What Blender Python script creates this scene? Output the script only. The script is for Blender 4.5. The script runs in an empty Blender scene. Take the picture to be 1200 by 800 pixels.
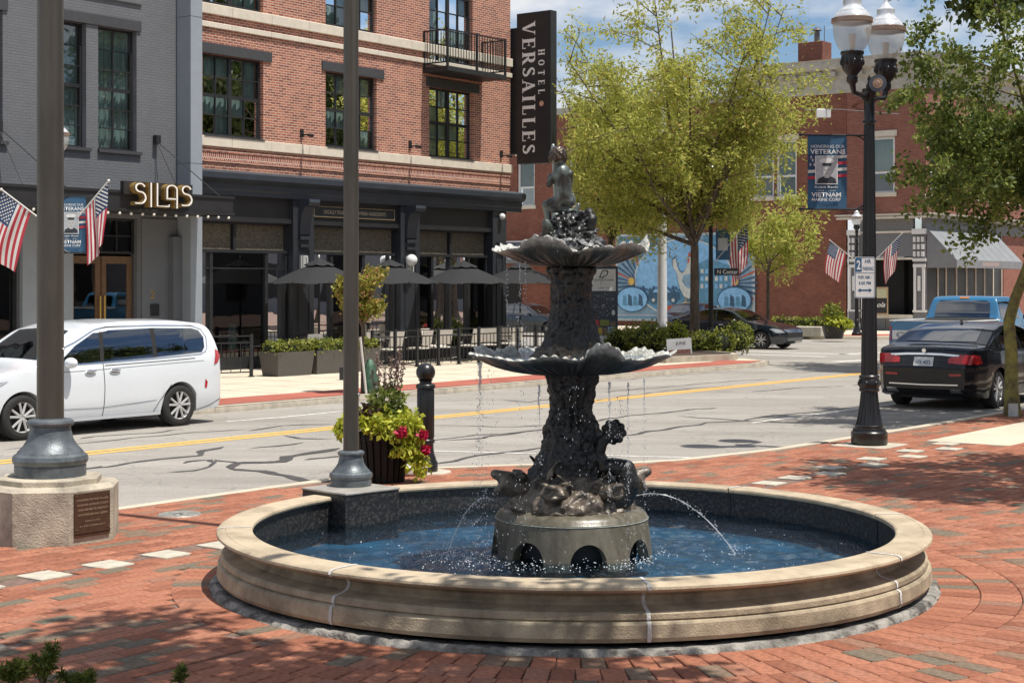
import bpy, math, random
import numpy as np
from mathutils import Vector, Matrix, noise
from mathutils.bvhtree import BVHTree
sc = bpy.context.scene
C = sc.collection
R = math.radians
PI = math.pi
rnd = random.Random(7)

# ------------------------------------------------------------------ camera
cam_d = bpy.data.cameras.new('camera')
cam = bpy.data.objects.new('camera', cam_d)
C.objects.link(cam)
cam.location = (0, 0, 2.25)
cam.rotation_euler = (R(90), 0, 0)
cam_d.sensor_width = 36
cam_d.lens = 57
cam_d.shift_y = -0.0567
cam_d.clip_end = 3000
cam_d.clip_start = 0.05
sc.camera = cam

# ------------------------------------------------------------------ sky, sun, exposure
SUN_AZ = Vector((0.85, -0.53, 0)).normalized()
SUN_EL = R(69)
world = bpy.data.worlds.new('World')
sc.world = world
world.use_nodes = True
nt = world.node_tree
bg = nt.nodes['Background']
sky = nt.nodes.new('ShaderNodeTexSky')
sky.sky_type = 'NISHITA'
sky.sun_disc = False
sky.sun_elevation = SUN_EL
sky.sun_rotation = math.atan2(SUN_AZ.x, SUN_AZ.y)
sky.air_density = 1.2
sky.dust_density = 0.6
sky.ozone_density = 3.0
tc = nt.nodes.new('ShaderNodeTexCoord')
mp = nt.nodes.new('ShaderNodeMapping')
mp.inputs['Scale'].default_value = (1, 1, 2.6)
mp.inputs['Location'].default_value = (0.35, 0.1, 0.0)
nz = nt.nodes.new('ShaderNodeTexNoise')
nz.inputs['Scale'].default_value = 4.2
nz.inputs['Detail'].default_value = 9
nz.inputs['Roughness'].default_value = 0.55
cr = nt.nodes.new('ShaderNodeValToRGB')
cr.color_ramp.elements[0].position = 0.43
cr.color_ramp.elements[0].color = (0, 0, 0, 1)
cr.color_ramp.elements[1].position = 0.55
cr.color_ramp.elements[1].color = (1, 1, 1, 1)
mx = nt.nodes.new('ShaderNodeMix')
mx.data_type = 'RGBA'
nt.links.new(tc.outputs['Generated'], mp.inputs['Vector'])
nt.links.new(mp.outputs['Vector'], nz.inputs['Vector'])
nt.links.new(nz.outputs['Fac'], cr.inputs['Fac'])
nt.links.new(cr.outputs['Color'], mx.inputs['Factor'])
tint = nt.nodes.new('ShaderNodeMix')
tint.data_type = 'RGBA'
tint.blend_type = 'MULTIPLY'
tint.inputs['Factor'].default_value = 1
tint.inputs['B'].default_value = (0.86, 0.98, 1.16, 1)
nt.links.new(sky.outputs['Color'], tint.inputs['A'])
nt.links.new(tint.outputs['Result'], mx.inputs['A'])
mx.inputs['B'].default_value = (9.0, 9.2, 9.6, 1)
nt.links.new(mx.outputs['Result'], bg.inputs['Color'])
bg.inputs['Strength'].default_value = 0.075

sun_d = bpy.data.lights.new('sun', 'SUN')
sun = bpy.data.objects.new('sun', sun_d)
C.objects.link(sun)
sun_d.energy = 4.7
sun_d.angle = R(0.53)
sun_d.color = (1.0, 0.95, 0.87)
sdir = SUN_AZ * math.cos(SUN_EL) + Vector((0, 0, math.sin(SUN_EL)))
sun.rotation_euler = sdir.to_track_quat('Z', 'Y').to_euler()
sun.location = (10, -10, 30)
sc.view_settings.view_transform = 'Standard'
sc.view_settings.look = 'None'
sc.view_settings.exposure = 0.30
sc.view_settings.gamma = 1

# ------------------------------------------------------------------ places
# street frame: s runs along the street (away to the right), t across it towards the hotel
CA, SA = math.cos(R(37)), math.sin(R(37))
ROT = R(53)
def W(s, t, z=0.0): return Vector((s * SA - t * CA, s * CA + t * SA, z))
def ground(x, y, z=0.0):
    d = (2.25 - z) * 1900 / (y - 332)
    X = (x - 600) / 1900 * d
    return (X * SA + d * CA, -X * CA + d * SA)
def on_t(x, y, t):
    k = (x - 600) / 1900; d = t / (SA - CA * k)
    return d * (SA * k + CA), 2.25 - (y - 332) / 1900 * d
def on_s(x, y, s):
    k = (x - 600) / 1900; d = s / (SA * k + CA)
    return d * (SA - CA * k), 2.25 - (y - 332) / 1900 * d

# ------------------------------------------------------------------ mesh helpers
class MB:
    def __init__(self): self.v = []; self.f = []; self.m = []
    def add(self, vs, fs, mi=0, M=None):
        o = len(self.v)
        self.v += [tuple(M @ Vector(p)) for p in vs] if M is not None else [tuple(p) for p in vs]
        self.f += [tuple(i + o for i in f) for f in fs]
        self.m += [mi] * len(fs)
        return self
    def box(self, x0, x1, y0, y1, z0, z1, mi=0, M=None):
        return self.add([(x0,y0,z0),(x1,y0,z0),(x1,y1,z0),(x0,y1,z0),(x0,y0,z1),(x1,y0,z1),(x1,y1,z1),(x0,y1,z1)],
                 [(0,3,2,1),(4,5,6,7),(0,1,5,4),(1,2,6,5),(2,3,7,6),(3,0,4,7)], mi, M)
    def bbox(self, x0, x1, y0, y1, z0, z1, b=0.01, mi=0, M=None):
        # box with chamfered edges
        vs = []; 
        for X, sx in ((x0,1),(x1,-1)):
            for Y, sy in ((y0,1),(y1,-1)):
                for Z, sz in ((z0,1),(z1,-1)):
                    vs += [(X, Y+sy*b, Z+sz*b), (X+sx*b, Y, Z+sz*b), (X+sx*b, Y+sy*b, Z)]
        def i(a, b_, c, k): return ((a*2+b_)*2+c)*3+k
        fs = []
        for a in (0,1): fs.append((i(a,0,0,0), i(a,1,0,0), i(a,1,1,0), i(a,0,1,0)))
        for b_ in (0,1): fs.append((i(0,b_,0,1), i(1,b_,0,1), i(1,b_,1,1), i(0,b_,1,1)))
        for c in (0,1): fs.append((i(0,0,c,2), i(1,0,c,2), i(1,1,c,2), i(0,1,c,2)))
        for a in (0,1):
            for b_ in (0,1): fs.append((i(a,b_,0,0), i(a,b_,1,0), i(a,b_,1,1), i(a,b_,0,1)))
            for c in (0,1): fs.append((i(a,0,c,0), i(a,1,c,0), i(a,1,c,2), i(a,0,c,2)))
        for b_ in (0,1):
            for c in (0,1): fs.append((i(0,b_,c,1), i(1,b_,c,1), i(1,b_,c,2), i(0,b_,c,2)))
        for a in (0,1):
            for b_ in (0,1):
                for c in (0,1): fs.append((i(a,b_,c,0), i(a,b_,c,1), i(a,b_,c,2)))
        return self.add(vs, fs, mi, M)
    def tube(self, pts, rad, n=8, mi=0, caps=True, M=None):
        pts = [Vector(p) for p in pts]
        if not hasattr(rad, '__len__'): rad = [rad] * len(pts)
        vs = []; fs = []
        prev = None
        for k, p in enumerate(pts):
            d = (pts[min(k+1, len(pts)-1)] - pts[max(k-1, 0)])
            d = d.normalized() if d.length > 1e-9 else Vector((0,0,1))
            if prev is None:
                a = d.orthogonal().normalized()
            else:
                a = (prev - d * prev.dot(d))
                a = a.normalized() if a.length > 1e-6 else d.orthogonal().normalized()
            prev = a
            b = d.cross(a)
            for j in range(n):
                t = 2*PI*j/n
                vs.append(p + (a*math.cos(t) + b*math.sin(t)) * rad[k])
        for k in range(len(pts)-1):
            for j in range(n):
                fs.append((k*n+j, k*n+(j+1)%n, (k+1)*n+(j+1)%n, (k+1)*n+j))
        if caps:
            fs.append(tuple(range(n))[::-1]); fs.append(tuple((len(pts)-1)*n+j for j in range(n)))
        return self.add(vs, fs, mi, M)
    def lathe(self, prof, n=32, a0=0, a1=2*PI, c=(0,0,0), mi=0, close=False, fn=None, M=None):
        full = abs(a1-a0-2*PI) < 1e-6
        na = n if full else n+1
        vs = []; fs = []
        for j in range(na):
            a = a0 + (a1-a0)*j/n
            for (r, z) in prof:
                if fn: r, z = fn(r, z, a)
                vs.append((c[0]+r*math.cos(a), c[1]+r*math.sin(a), c[2]+z))
        m = len(prof)
        for j in range(n):
            j2 = (j+1) % na
            for k in range(m-1 + (1 if close else 0)):
                k2 = (k+1) % m
                fs.append((j*m+k, j2*m+k, j2*m+k2, j*m+k2))
        if close and not full:
            fs.append(tuple(range(m))); fs.append(tuple((na-1)*m+k for k in range(m))[::-1])
        return self.add(vs, fs, mi, M)
    def ball(self, c, r, nu=12, nv=8, mi=0, M=None):
        if not hasattr(r, '__len__'): r = (r, r, r)
        vs = [(c[0], c[1], c[2]-r[2])]; fs = []
        for k in range(1, nv):
            p = -PI/2 + PI*k/nv
            for j in range(nu):
                t = 2*PI*j/nu
                vs.append((c[0]+r[0]*math.cos(p)*math.cos(t), c[1]+r[1]*math.cos(p)*math.sin(t), c[2]+r[2]*math.sin(p)))
        vs.append((c[0], c[1], c[2]+r[2]))
        for j in range(nu): fs.append((0, 1+(j+1)%nu, 1+j))
        for k in range(nv-2):
            for j in range(nu):
                fs.append((1+k*nu+j, 1+k*nu+(j+1)%nu, 1+(k+1)*nu+(j+1)%nu, 1+(k+1)*nu+j))
        T = len(vs)-1
        for j in range(nu): fs.append((T, 1+(nv-2)*nu+j, 1+(nv-2)*nu+(j+1)%nu))
        return self.add(vs, fs, mi, M)
    def prism(self, pts, a, b, axis='y', mi=0, M=None):
        # pts 2-d outline, extruded from a to b along axis
        n = len(pts)
        def P(p, w):
            return (p[0], w, p[1]) if axis == 'y' else ((w, p[0], p[1]) if axis == 'x' else (p[0], p[1], w))
        vs = [P(p, a) for p in pts] + [P(p, b) for p in pts]
        fs = [tuple(range(n)), tuple(range(n, 2*n))[::-1]] + [(i, i+n, (i+1)%n+n, (i+1)%n) for i in range(n)]
        return self.add(vs, fs, mi, M)
    def build(self, name, mat, parent=None, ang=35, smooth=True, attr=None):
        me = bpy.data.meshes.new(name)
        me.from_pydata(self.v, [], self.f)
        mats = mat if isinstance(mat, (list, tuple)) else [mat]
        for m in mats: me.materials.append(m)
        if len(mats) > 1: me.polygons.foreach_set('material_index', self.m)
        if attr is not None:
            at = me.attributes.new('tone', 'FLOAT', 'POINT'); at.data.foreach_set('value', attr)
        fix_normals(me)
        if smooth:
            me.polygons.foreach_set('use_smooth', [True]*len(me.polygons))
            me.set_sharp_from_angle(angle=R(ang))
        o = bpy.data.objects.new(name, me)
        C.objects.link(o)
        if parent is not None: o.parent = parent
        return o
import bmesh
def fix_normals(me):
    if len(me.polygons) > 60000: return
    bm = bmesh.new(); bm.from_mesh(me)
    bmesh.ops.recalc_face_normals(bm, faces=bm.faces)
    bm.to_mesh(me); bm.free()
def raw(name, verts, faces, mat, parent=None, tone=None, smooth=False):
    # fast path for large numpy meshes; verts (N,3), faces (M,k)
    me = bpy.data.meshes.new(name)
    verts = np.asarray(verts, dtype=np.float32); faces = np.asarray(faces, dtype=np.int32)
    M, k = faces.shape
    me.vertices.add(len(verts)); me.vertices.foreach_set('co', verts.ravel())
    me.loops.add(M*k); me.loops.foreach_set('vertex_index', faces.ravel())
    me.polygons.add(M); me.polygons.foreach_set('loop_start', np.arange(0, M*k, k, dtype=np.int32))
    me.update(calc_edges=True)
    me.materials.append(mat)
    if tone is not None:
        at = me.attributes.new('tone', 'FLOAT', 'POINT'); at.data.foreach_set('value', np.asarray(tone, dtype=np.float32))
    if smooth: me.polygons.foreach_set('use_smooth', [True]*M)
    o = bpy.data.objects.new(name, me); C.objects.link(o)
    if parent is not None: o.parent = parent
    return o
def tag(o, label=None, cat=None, group=None, kind=None):
    if label: o['label'] = label
    if cat: o['category'] = cat
    if group: o['group'] = group
    if kind: o['kind'] = kind
    return o
def thing(name, label, cat, loc=(0,0,0), rz=0.0, group=None, kind=None):
    o = bpy.data.objects.new(name, None); o.empty_display_size = 0.2
    C.objects.link(o); o.location = loc; o.rotation_euler = (0, 0, rz)
    return tag(o, label, cat, group, kind)
def street_thing(name, label, cat, s, t, z=0.0, rot=0.0, group=None, kind=None):
    return thing(name, label, cat, W(s, t, z), ROT + rot, group, kind)
def copy_tree(o, label=None, loc=None, rz=None, group=None, parent=None):
    c = o.copy(); C.objects.link(c)
    if parent is not None: c.parent = parent
    for ch in list(o.children): copy_tree(ch, parent=c)
    if label: c['label'] = label
    if group: c['group'] = group
    if loc is not None: c.location = loc
    if rz is not None: c.rotation_euler = (0, 0, rz)
    return c

# ------------------------------------------------------------------ materials
def newmat(name):
    m = bpy.data.materials.new(name); m.use_nodes = True
    return m, m.node_tree, m.node_tree.nodes['Principled BSDF']
def mat(name, col, rough=0.6, metal=0.0, var=0.15, scale=8.0, bump=0.0, bscale=60.0, col2=None, spec=None, coat=0.0, streak=0.0, ramp=(0.35, 0.65), detail=6):
    m, nt, b = newmat(name)
    b.inputs['Roughness'].default_value = rough
    b.inputs['Metallic'].default_value = metal
    if spec is not None: b.inputs['Specular IOR Level'].default_value = spec
    if coat: b.inputs['Coat Weight'].default_value = coat; b.inputs['Coat Roughness'].default_value = 0.03
    tc = nt.nodes.new('ShaderNodeTexCoord')
    n = nt.nodes.new('ShaderNodeTexNoise'); n.inputs['Scale'].default_value = scale; n.inputs['Detail'].default_value = detail
    n.inputs['Roughness'].default_value = 0.65
    if streak:
        mp = nt.nodes.new('ShaderNodeMapping'); mp.inputs['Scale'].default_value = (1, 1, streak)
        nt.links.new(tc.outputs['Object'], mp.inputs['Vector']); nt.links.new(mp.outputs['Vector'], n.inputs['Vector'])
    else:
        nt.links.new(tc.outputs['Object'], n.inputs['Vector'])
    cr = nt.nodes.new('ShaderNodeValToRGB')
    c2 = col2 if col2 else tuple(max(0, c*(1-var)) for c in col)
    c1 = col if col2 else tuple(min(1, c*(1+var)) for c in col)
    cr.color_ramp.elements[0].position = ramp[0]; cr.color_ramp.elements[0].color = (*c2, 1)
    cr.color_ramp.elements[1].position = ramp[1]; cr.color_ramp.elements[1].color = (*c1, 1)
    nt.links.new(n.outputs['Fac'], cr.inputs['Fac'])
    nt.links.new(cr.outputs['Color'], b.inputs['Base Color'])
    if bump:
        n2 = nt.nodes.new('ShaderNodeTexNoise'); n2.inputs['Scale'].default_value = bscale; n2.inputs['Detail'].default_value = 5
        nt.links.new(tc.outputs['Object'], n2.inputs['Vector'])
        bp = nt.nodes.new('ShaderNodeBump'); bp.inputs['Strength'].default_value = bump; bp.inputs['Distance'].default_value = 0.02
        nt.links.new(n2.outputs['Fac'], bp.inputs['Height']); nt.links.new(bp.outputs['Normal'], b.inputs['Normal'])
    return m
def attr_mat(name, stops, rough=0.85, bump=0.25, bscale=60.0, transl=0.0, grain=0.25, gscale=25.0, spec=0.3, const=False):
    # colour looked up from the per-piece 'tone' attribute, with a little grain
    m, nt, b = newmat(name)
    b.inputs['Roughness'].default_value = rough; b.inputs['Specular IOR Level'].default_value = spec
    a = nt.nodes.new('ShaderNodeAttribute'); a.attribute_name = 'tone'
    cr = nt.nodes.new('ShaderNodeValToRGB')
    if const: cr.color_ramp.interpolation = 'CONSTANT'
    e = cr.color_ramp.elements
    e[0].position = stops[0][0]; e[0].color = (*stops[0][1], 1)
    e[1].position = stops[1][0]; e[1].color = (*stops[1][1], 1)
    for p, c in stops[2:]:
        q = e.new(p); q.color = (*c, 1)
    nt.links.new(a.outputs['Fac'], cr.inputs['Fac'])
    tc = nt.nodes.new('ShaderNodeTexCoord')
    n = nt.nodes.new('ShaderNodeTexNoise'); n.inputs['Scale'].default_value = gscale; n.inputs['Detail'].default_value = 5
    nt.links.new(tc.outputs['Object'], n.inputs['Vector'])
    mr = nt.nodes.new('ShaderNodeMapRange'); mr.inputs['From Min'].default_value = 0.25; mr.inputs['From Max'].default_value = 0.75
    mr.inputs['To Min'].default_value = 1-grain; mr.inputs['To Max'].default_value = 1+grain
    nt.links.new(n.outputs['Fac'], mr.inputs['Value'])
    mu = nt.nodes.new('ShaderNodeMix'); mu.data_type = 'RGBA'; mu.blend_type = 'MULTIPLY'; mu.inputs['Factor'].default_value = 1
    nt.links.new(cr.outputs['Color'], mu.inputs['A']); nt.links.new(mr.outputs['Result'], mu.inputs['B'])
    nt.links.new(mu.outputs['Result'], b.inputs['Base Color'])
    if bump:
        bp = nt.nodes.new('ShaderNodeBump'); bp.inputs['Strength'].default_value = bump; bp.inputs['Distance'].default_value = 0.01
        n2 = nt.nodes.new('ShaderNodeTexNoise'); n2.inputs['Scale'].default_value = bscale
        nt.links.new(tc.outputs['Object'], n2.inputs['Vector'])
        nt.links.new(n2.outputs['Fac'], bp.inputs['Height']); nt.links.new(bp.outputs['Normal'], b.inputs['Normal'])
    if transl:
        tr = nt.nodes.new('ShaderNodeBsdfTranslucent'); ms = nt.nodes.new('ShaderNodeMixShader'); ms.inputs['Fac'].default_value = transl
        nt.links.new(mu.outputs['Result'], tr.inputs['Color'])
        nt.links.new(b.outputs['BSDF'], ms.inputs[1]); nt.links.new(tr.outputs['BSDF'], ms.inputs[2])
        nt.links.new(ms.outputs['Shader'], nt.nodes['Material Output'].inputs['Surface'])
    return m
def brick_mat(name, c1, c2, mortar, bw=0.203, bh=0.068, ms=0.006, rough=0.85, bump=0.5, patch=0.25):
    m, nt, b = newmat(name)
    b.inputs['Roughness'].default_value = rough; b.inputs['Specular IOR Level'].default_value = 0.25
    tc = nt.nodes.new('ShaderNodeTexCoord')
    sx = nt.nodes.new('ShaderNodeSeparateXYZ'); nt.links.new(tc.outputs['Object'], sx.inputs[0])
    ad = nt.nodes.new('ShaderNodeMath'); ad.operation = 'ADD'
    nt.links.new(sx.outputs['X'], ad.inputs[0]); nt.links.new(sx.outputs['Y'], ad.inputs[1])
    cx = nt.nodes.new('ShaderNodeCombineXYZ')
    nt.links.new(ad.outputs[0], cx.inputs['X']); nt.links.new(sx.outputs['Z'], cx.inputs['Y'])
    br = nt.nodes.new('ShaderNodeTexBrick')
    br.inputs['Scale'].default_value = 1.0
    br.inputs['Brick Width'].default_value = bw; br.inputs['Row Height'].default_value = bh
    br.inputs['Mortar Size'].default_value = ms; br.inputs['Mortar Smooth'].default_value = 0.1; br.inputs['Bias'].default_value = -0.1
    br.inputs['Color1'].default_value = (*c1, 1); br.inputs['Color2'].default_value = (*c2, 1); br.inputs['Mortar'].default_value = (*mortar, 1)
    nt.links.new(cx.outputs[0], br.inputs['Vector'])
    n = nt.nodes.new('ShaderNodeTexNoise'); n.inputs['Scale'].default_value = 0.9; n.inputs['Detail'].default_value = 8; n.inputs['Roughness'].default_value = 0.7
    nt.links.new(tc.outputs['Object'], n.inputs['Vector'])
    mr = nt.nodes.new('ShaderNodeMapRange'); mr.inputs['From Min'].default_value = 0.3; mr.inputs['From Max'].default_value = 0.7
    mr.inputs['To Min'].default_value = 1-patch; mr.inputs['To Max'].default_value = 1+patch
    nt.links.new(n.outputs['Fac'], mr.inputs['Value'])
    mu = nt.nodes.new('ShaderNodeMix'); mu.data_type = 'RGBA'; mu.blend_type = 'MULTIPLY'; mu.inputs['Factor'].default_value = 1
    nt.links.new(br.outputs['Color'], mu.inputs['A']); nt.links.new(mr.outputs['Result'], mu.inputs['B'])
    nt.links.new(mu.outputs['Result'], b.inputs['Base Color'])
    bp = nt.nodes.new('ShaderNodeBump'); bp.invert = True; bp.inputs['Strength'].default_value = bump; bp.inputs['Distance'].default_value = 0.01
    nt.links.new(br.outputs['Fac'], bp.inputs['Height']); nt.links.new(bp.outputs['Normal'], b.inputs['Normal'])
    return m
def glass_mat(name, tintc=(0.75, 0.8, 0.8), refl=(1, 1, 1), ior=1.6, rough=0.01, wob=0.0, base=0.06):
    m, nt, b = newmat(name)
    nt.nodes.remove(b)
    tr = nt.nodes.new('ShaderNodeBsdfTransparent'); tr.inputs['Color'].default_value = (*tintc, 1)
    gl = nt.nodes.new('ShaderNodeBsdfGlossy'); gl.inputs['Color'].default_value = (*refl, 1); gl.inputs['Roughness'].default_value = rough
    fr = nt.nodes.new('ShaderNodeFresnel'); fr.inputs['IOR'].default_value = ior
    ad = nt.nodes.new('ShaderNodeMath'); ad.operation = 'ADD'; ad.use_clamp = True; ad.inputs[1].default_value = base
    nt.links.new(fr.outputs[0], ad.inputs[0])
    ms = nt.nodes.new('ShaderNodeMixShader')
    nt.links.new(ad.outputs[0], ms.inputs['Fac']); nt.links.new(tr.outputs[0], ms.inputs[1]); nt.links.new(gl.outputs[0], ms.inputs[2])
    if wob:
        tc = nt.nodes.new('ShaderNodeTexCoord'); n = nt.nodes.new('ShaderNodeTexNoise'); n.inputs['Scale'].default_value = 1.2
        bp = nt.nodes.new('ShaderNodeBump'); bp.inputs['Strength'].default_value = wob; bp.inputs['Distance'].default_value = 0.05
        nt.links.new(tc.outputs['Object'], n.inputs['Vector']); nt.links.new(n.outputs['Fac'], bp.inputs['Height'])
        nt.links.new(bp.outputs['Normal'], gl.inputs['Normal'])
    nt.links.new(ms.outputs[0], nt.nodes['Material Output'].inputs['Surface'])
    return m

BL = mat('black_painted_iron', (0.012, 0.012, 0.013), 0.32, var=0.25, scale=5, bump=0.05)
BLK_MATTE = mat('matt_black_paint', (0.016, 0.017, 0.019), 0.55, var=0.2, scale=3)
CHARCOAL = mat('charcoal_paint', (0.024, 0.027, 0.033), 0.5, var=0.12, scale=3)
NAVYBLK = mat('blue_black_paint', (0.030, 0.036, 0.048), 0.45, var=0.12, scale=2)
CANOPYBLK = mat('canopy_black', (0.018, 0.018, 0.02), 0.5, var=0.15, scale=3)
BRONZE_POLE = mat('dark_bronze_pole', (0.105, 0.094, 0.078), 0.40, metal=0.55, var=0.22, scale=2.0, bump=0.04, bscale=120, streak=0.25)
VERDI = mat('weathered_bronze_base', (0.16, 0.18, 0.19), 0.42, metal=0.35, var=0.3, scale=7, bump=0.15, col2=(0.07, 0.085, 0.095))
CONC = mat('concrete', (0.46, 0.42, 0.34), 0.9, var=0.18, scale=6, bump=0.3, bscale=90, detail=10)
CONC_OLD = mat('stained_concrete', (0.50, 0.44, 0.34), 0.92, scale=3.5, bump=0.5, bscale=70, col2=(0.20, 0.175, 0.14), ramp=(0.3, 0.6), detail=12)
LIMESTONE = mat('limestone', (0.62, 0.56, 0.46), 0.8, var=0.08, scale=4, bump=0.1)
SANDSTONE = mat('tan_cast_stone', (0.49, 0.40, 0.28), 0.72, scale=3.0, bump=0.25, bscale=80, col2=(0.27, 0.21, 0.14), ramp=(0.30, 0.58), detail=10)
SAND_WALL = mat('stained_cast_stone', (0.44, 0.36, 0.245), 0.75, scale=3.2, bump=0.3, bscale=70, col2=(0.17, 0.135, 0.09), ramp=(0.33, 0.62), detail=12)
MORTAR = mat('white_mortar', (0.55, 0.53, 0.50), 0.9, var=0.2, scale=20, bump=0.5)
MORTAR_DIRTY = mat('crumbling_grey_mortar', (0.34, 0.32, 0.285), 0.95, scale=7, bump=0.9, bscale=45, col2=(0.07, 0.065, 0.058), ramp=(0.38, 0.62), detail=12)
GRANITE = mat('speckled_black_granite', (0.075, 0.070, 0.064), 0.5, scale=38, bump=0.3, bscale=60, col2=(0.012, 0.012, 0.013), ramp=(0.48, 0.68), detail=8)
CAST = mat('black_wet_iron', (0.027, 0.025, 0.019), 0.40, scale=16, bump=0.9, bscale=26, col2=(0.006, 0.006, 0.006), ramp=(0.42, 0.72), spec=0.55, detail=12)
BROWNROCK = mat('brown_patina_bronze', (0.17, 0.135, 0.10), 0.42, metal=0.2, scale=9, bump=0.5, bscale=30, col2=(0.035, 0.028, 0.022), ramp=(0.35, 0.62), spec=0.6, detail=12)
DRUM = mat('mossy_drum_stone', (0.17, 0.15, 0.11), 0.34, scale=5, bump=0.12, bscale=30, col2=(0.045, 0.038, 0.024), ramp=(0.34, 0.66), detail=12, spec=0.5, streak=0.22)
SKINBRZ = mat('verdigris_bronze', (0.17, 0.205, 0.19), 0.33, metal=0.4, scale=6, bump=0.2, col2=(0.035, 0.028, 0.022), ramp=(0.40, 0.58), spec=0.6)
WHITE = mat('white_paint', (0.72, 0.72, 0.70), 0.5, var=0.06, scale=3)
OFFWHITE = mat('cream_paint', (0.62, 0.58, 0.50), 0.6, var=0.1, scale=4)
YELLOW = mat('yellow_road_paint', (0.70, 0.40, 0.07), 0.8, scale=9, col2=(0.50, 0.32, 0.10), ramp=(0.3, 0.45), bump=0.2, detail=12)
ROADWHITE = mat('white_road_paint', (0.62, 0.60, 0.56), 0.8, scale=9, col2=(0.36, 0.34, 0.32), ramp=(0.35, 0.52), bump=0.2, detail=12)
TAR = mat('crack_sealant', (0.065, 0.062, 0.060), 0.55, var=0.4, scale=10)
BRASS = mat('brass', (0.62, 0.42, 0.12), 0.3, metal=0.9, var=0.1)
GOLD = mat('gold_sign_returns', (0.55, 0.36, 0.12), 0.35, metal=0.7, var=0.1)
BRONZE_DOOR = mat('bronze_door_frame', (0.17, 0.10, 0.055), 0.4, metal=0.4, var=0.15)
GREYPAINT = mat('light_grey_panel', (0.27, 0.30, 0.335), 0.55, var=0.05, scale=2)
DKGREY = mat('dark_grey_and_shaded_panel', (0.13, 0.14, 0.155), 0.6, var=0.06, scale=2)
LINTEL = mat('charcoal_lintel', (0.052, 0.052, 0.056), 0.6, var=0.1)
CREAM = mat('cream_woven', (0.62, 0.58, 0.52), 0.8, var=0.15, scale=60)
MINT = mat('mint_upholstery', (0.30, 0.48, 0.42), 0.7, var=0.1)
UMB = mat('charcoal_canvas', (0.015, 0.016, 0.018), 0.85, var=0.15, scale=10)
WOVEN = mat('woven_brown_shade', (0.17, 0.145, 0.10), 0.7, scale=45, col2=(0.045, 0.038, 0.026), ramp=(0.42, 0.58), bump=0.3, detail=3)
SOIL = mat('dark_mulch', (0.06, 0.04, 0.028), 0.95, var=0.4, scale=30, bump=0.8)
BARK = mat('grey_brown_bark', (0.16, 0.12, 0.085), 0.9, scale=12, bump=0.9, bscale=30, col2=(0.06, 0.045, 0.035), streak=0.3)
BARK_MOSS = mat('mossy_bark', (0.26, 0.23, 0.06), 0.9, scale=5, bump=0.9, bscale=35, col2=(0.09, 0.07, 0.045), ramp=(0.35, 0.6))
GALV = mat('white_pole_paint', (0.60, 0.61, 0.62), 0.5, var=0.05)
BRICK_HOTEL = brick_mat('hotel_red_brick', (0.40, 0.15, 0.095), (0.19, 0.062, 0.050), (0.58, 0.48, 0.38), ms=0.0072, patch=0.12)
BRICK_SOLDIER = brick_mat('upright_red_brick', (0.42, 0.165, 0.11), (0.20, 0.065, 0.055), (0.68, 0.58, 0.48), bw=0.068, bh=0.21, ms=0.0075, patch=0.12)
BRICK_OLD = brick_mat('old_dark_red_brick', (0.235, 0.085, 0.055), (0.165, 0.060, 0.043), (0.24, 0.135, 0.10), ms=0.006, patch=0.22)
BRICK_NEW = brick_mat('cleaned_red_brick', (0.28, 0.11, 0.08), (0.20, 0.078, 0.058), (0.30, 0.18, 0.14), ms=0.006, patch=0.12)
BRICK_GREY = brick_mat('grey_painted_brick', (0.150, 0.155, 0.165), (0.138, 0.143, 0.153), (0.118, 0.122, 0.131), ms=0.006, patch=0.07, bump=0.7)
PAVER = attr_mat('clay_paver', [(0.0, (0.235, 0.088, 0.052)), (0.35, (0.31, 0.122, 0.072)), (0.68, (0.36, 0.150, 0.090)), (0.84, (0.29, 0.135, 0.088)), (0.90, (0.20, 0.135, 0.092)), (1.0, (0.15, 0.125, 0.090))], grain=0.36, bump=0.5, bscale=90)
SANDJOINT = mat('sanded_joint_bed', (0.17, 0.11, 0.085), 0.95, var=0.4, scale=20, bump=0.5)
STRIP_BRICK = brick_mat('brick_strip', (0.38, 0.12, 0.085), (0.32, 0.10, 0.075), (0.24, 0.11, 0.08), bw=0.28, bh=0.14, ms=0.007)
GLASS = glass_mat('window_glass', (0.62, 0.70, 0.68), ior=1.5, wob=0.03, base=0.08)
SHOPGLASS = glass_mat('shop_glass', (0.50, 0.54, 0.54), ior=1.5, wob=0.02, base=0.02)
CURTAIN = mat('pale_curtain', (0.42, 0.50, 0.50), 0.8, var=0.25, scale=9, streak=0.05)
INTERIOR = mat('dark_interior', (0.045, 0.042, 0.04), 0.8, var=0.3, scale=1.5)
CHROME = mat('chrome', (0.75, 0.75, 0.75), 0.12, metal=1.0, var=0.02)
TYRE = mat('tyre_rubber', (0.022, 0.021, 0.020), 0.8, var=0.2, scale=20)
RIM = mat('alloy_rim', (0.58, 0.57, 0.56), 0.3, metal=0.35, var=0.1)
CARGLASS = glass_mat('tinted_car_glass', (0.10, 0.12, 0.13), ior=1.75, wob=0.05, base=0.10)
UNDER = mat('dark_underbody', (0.012, 0.012, 0.012), 0.8)
REDLENS = mat('red_lens', (0.42, 0.012, 0.015), 0.15, var=0.3, scale=40, coat=0.5)
CLEARLENS = mat('clear_lens', (0.55, 0.56, 0.58), 0.12, var=0.3, scale=30, metal=0.3)
AMBER = mat('amber_lens', (0.6, 0.2, 0.02), 0.2)
WOOD = mat('tan_wood', (0.36, 0.25, 0.15), 0.7, var=0.2)
FLAGRED = mat('flag_red', (0.42, 0.03, 0.05), 0.8, var=0.08)
FLAGWHITE = mat('flag_white', (0.62, 0.60, 0.56), 0.8, var=0.05)
FLAGBLUE = mat('flag_blue', (0.03, 0.055, 0.13), 0.8, var=0.1)
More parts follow.
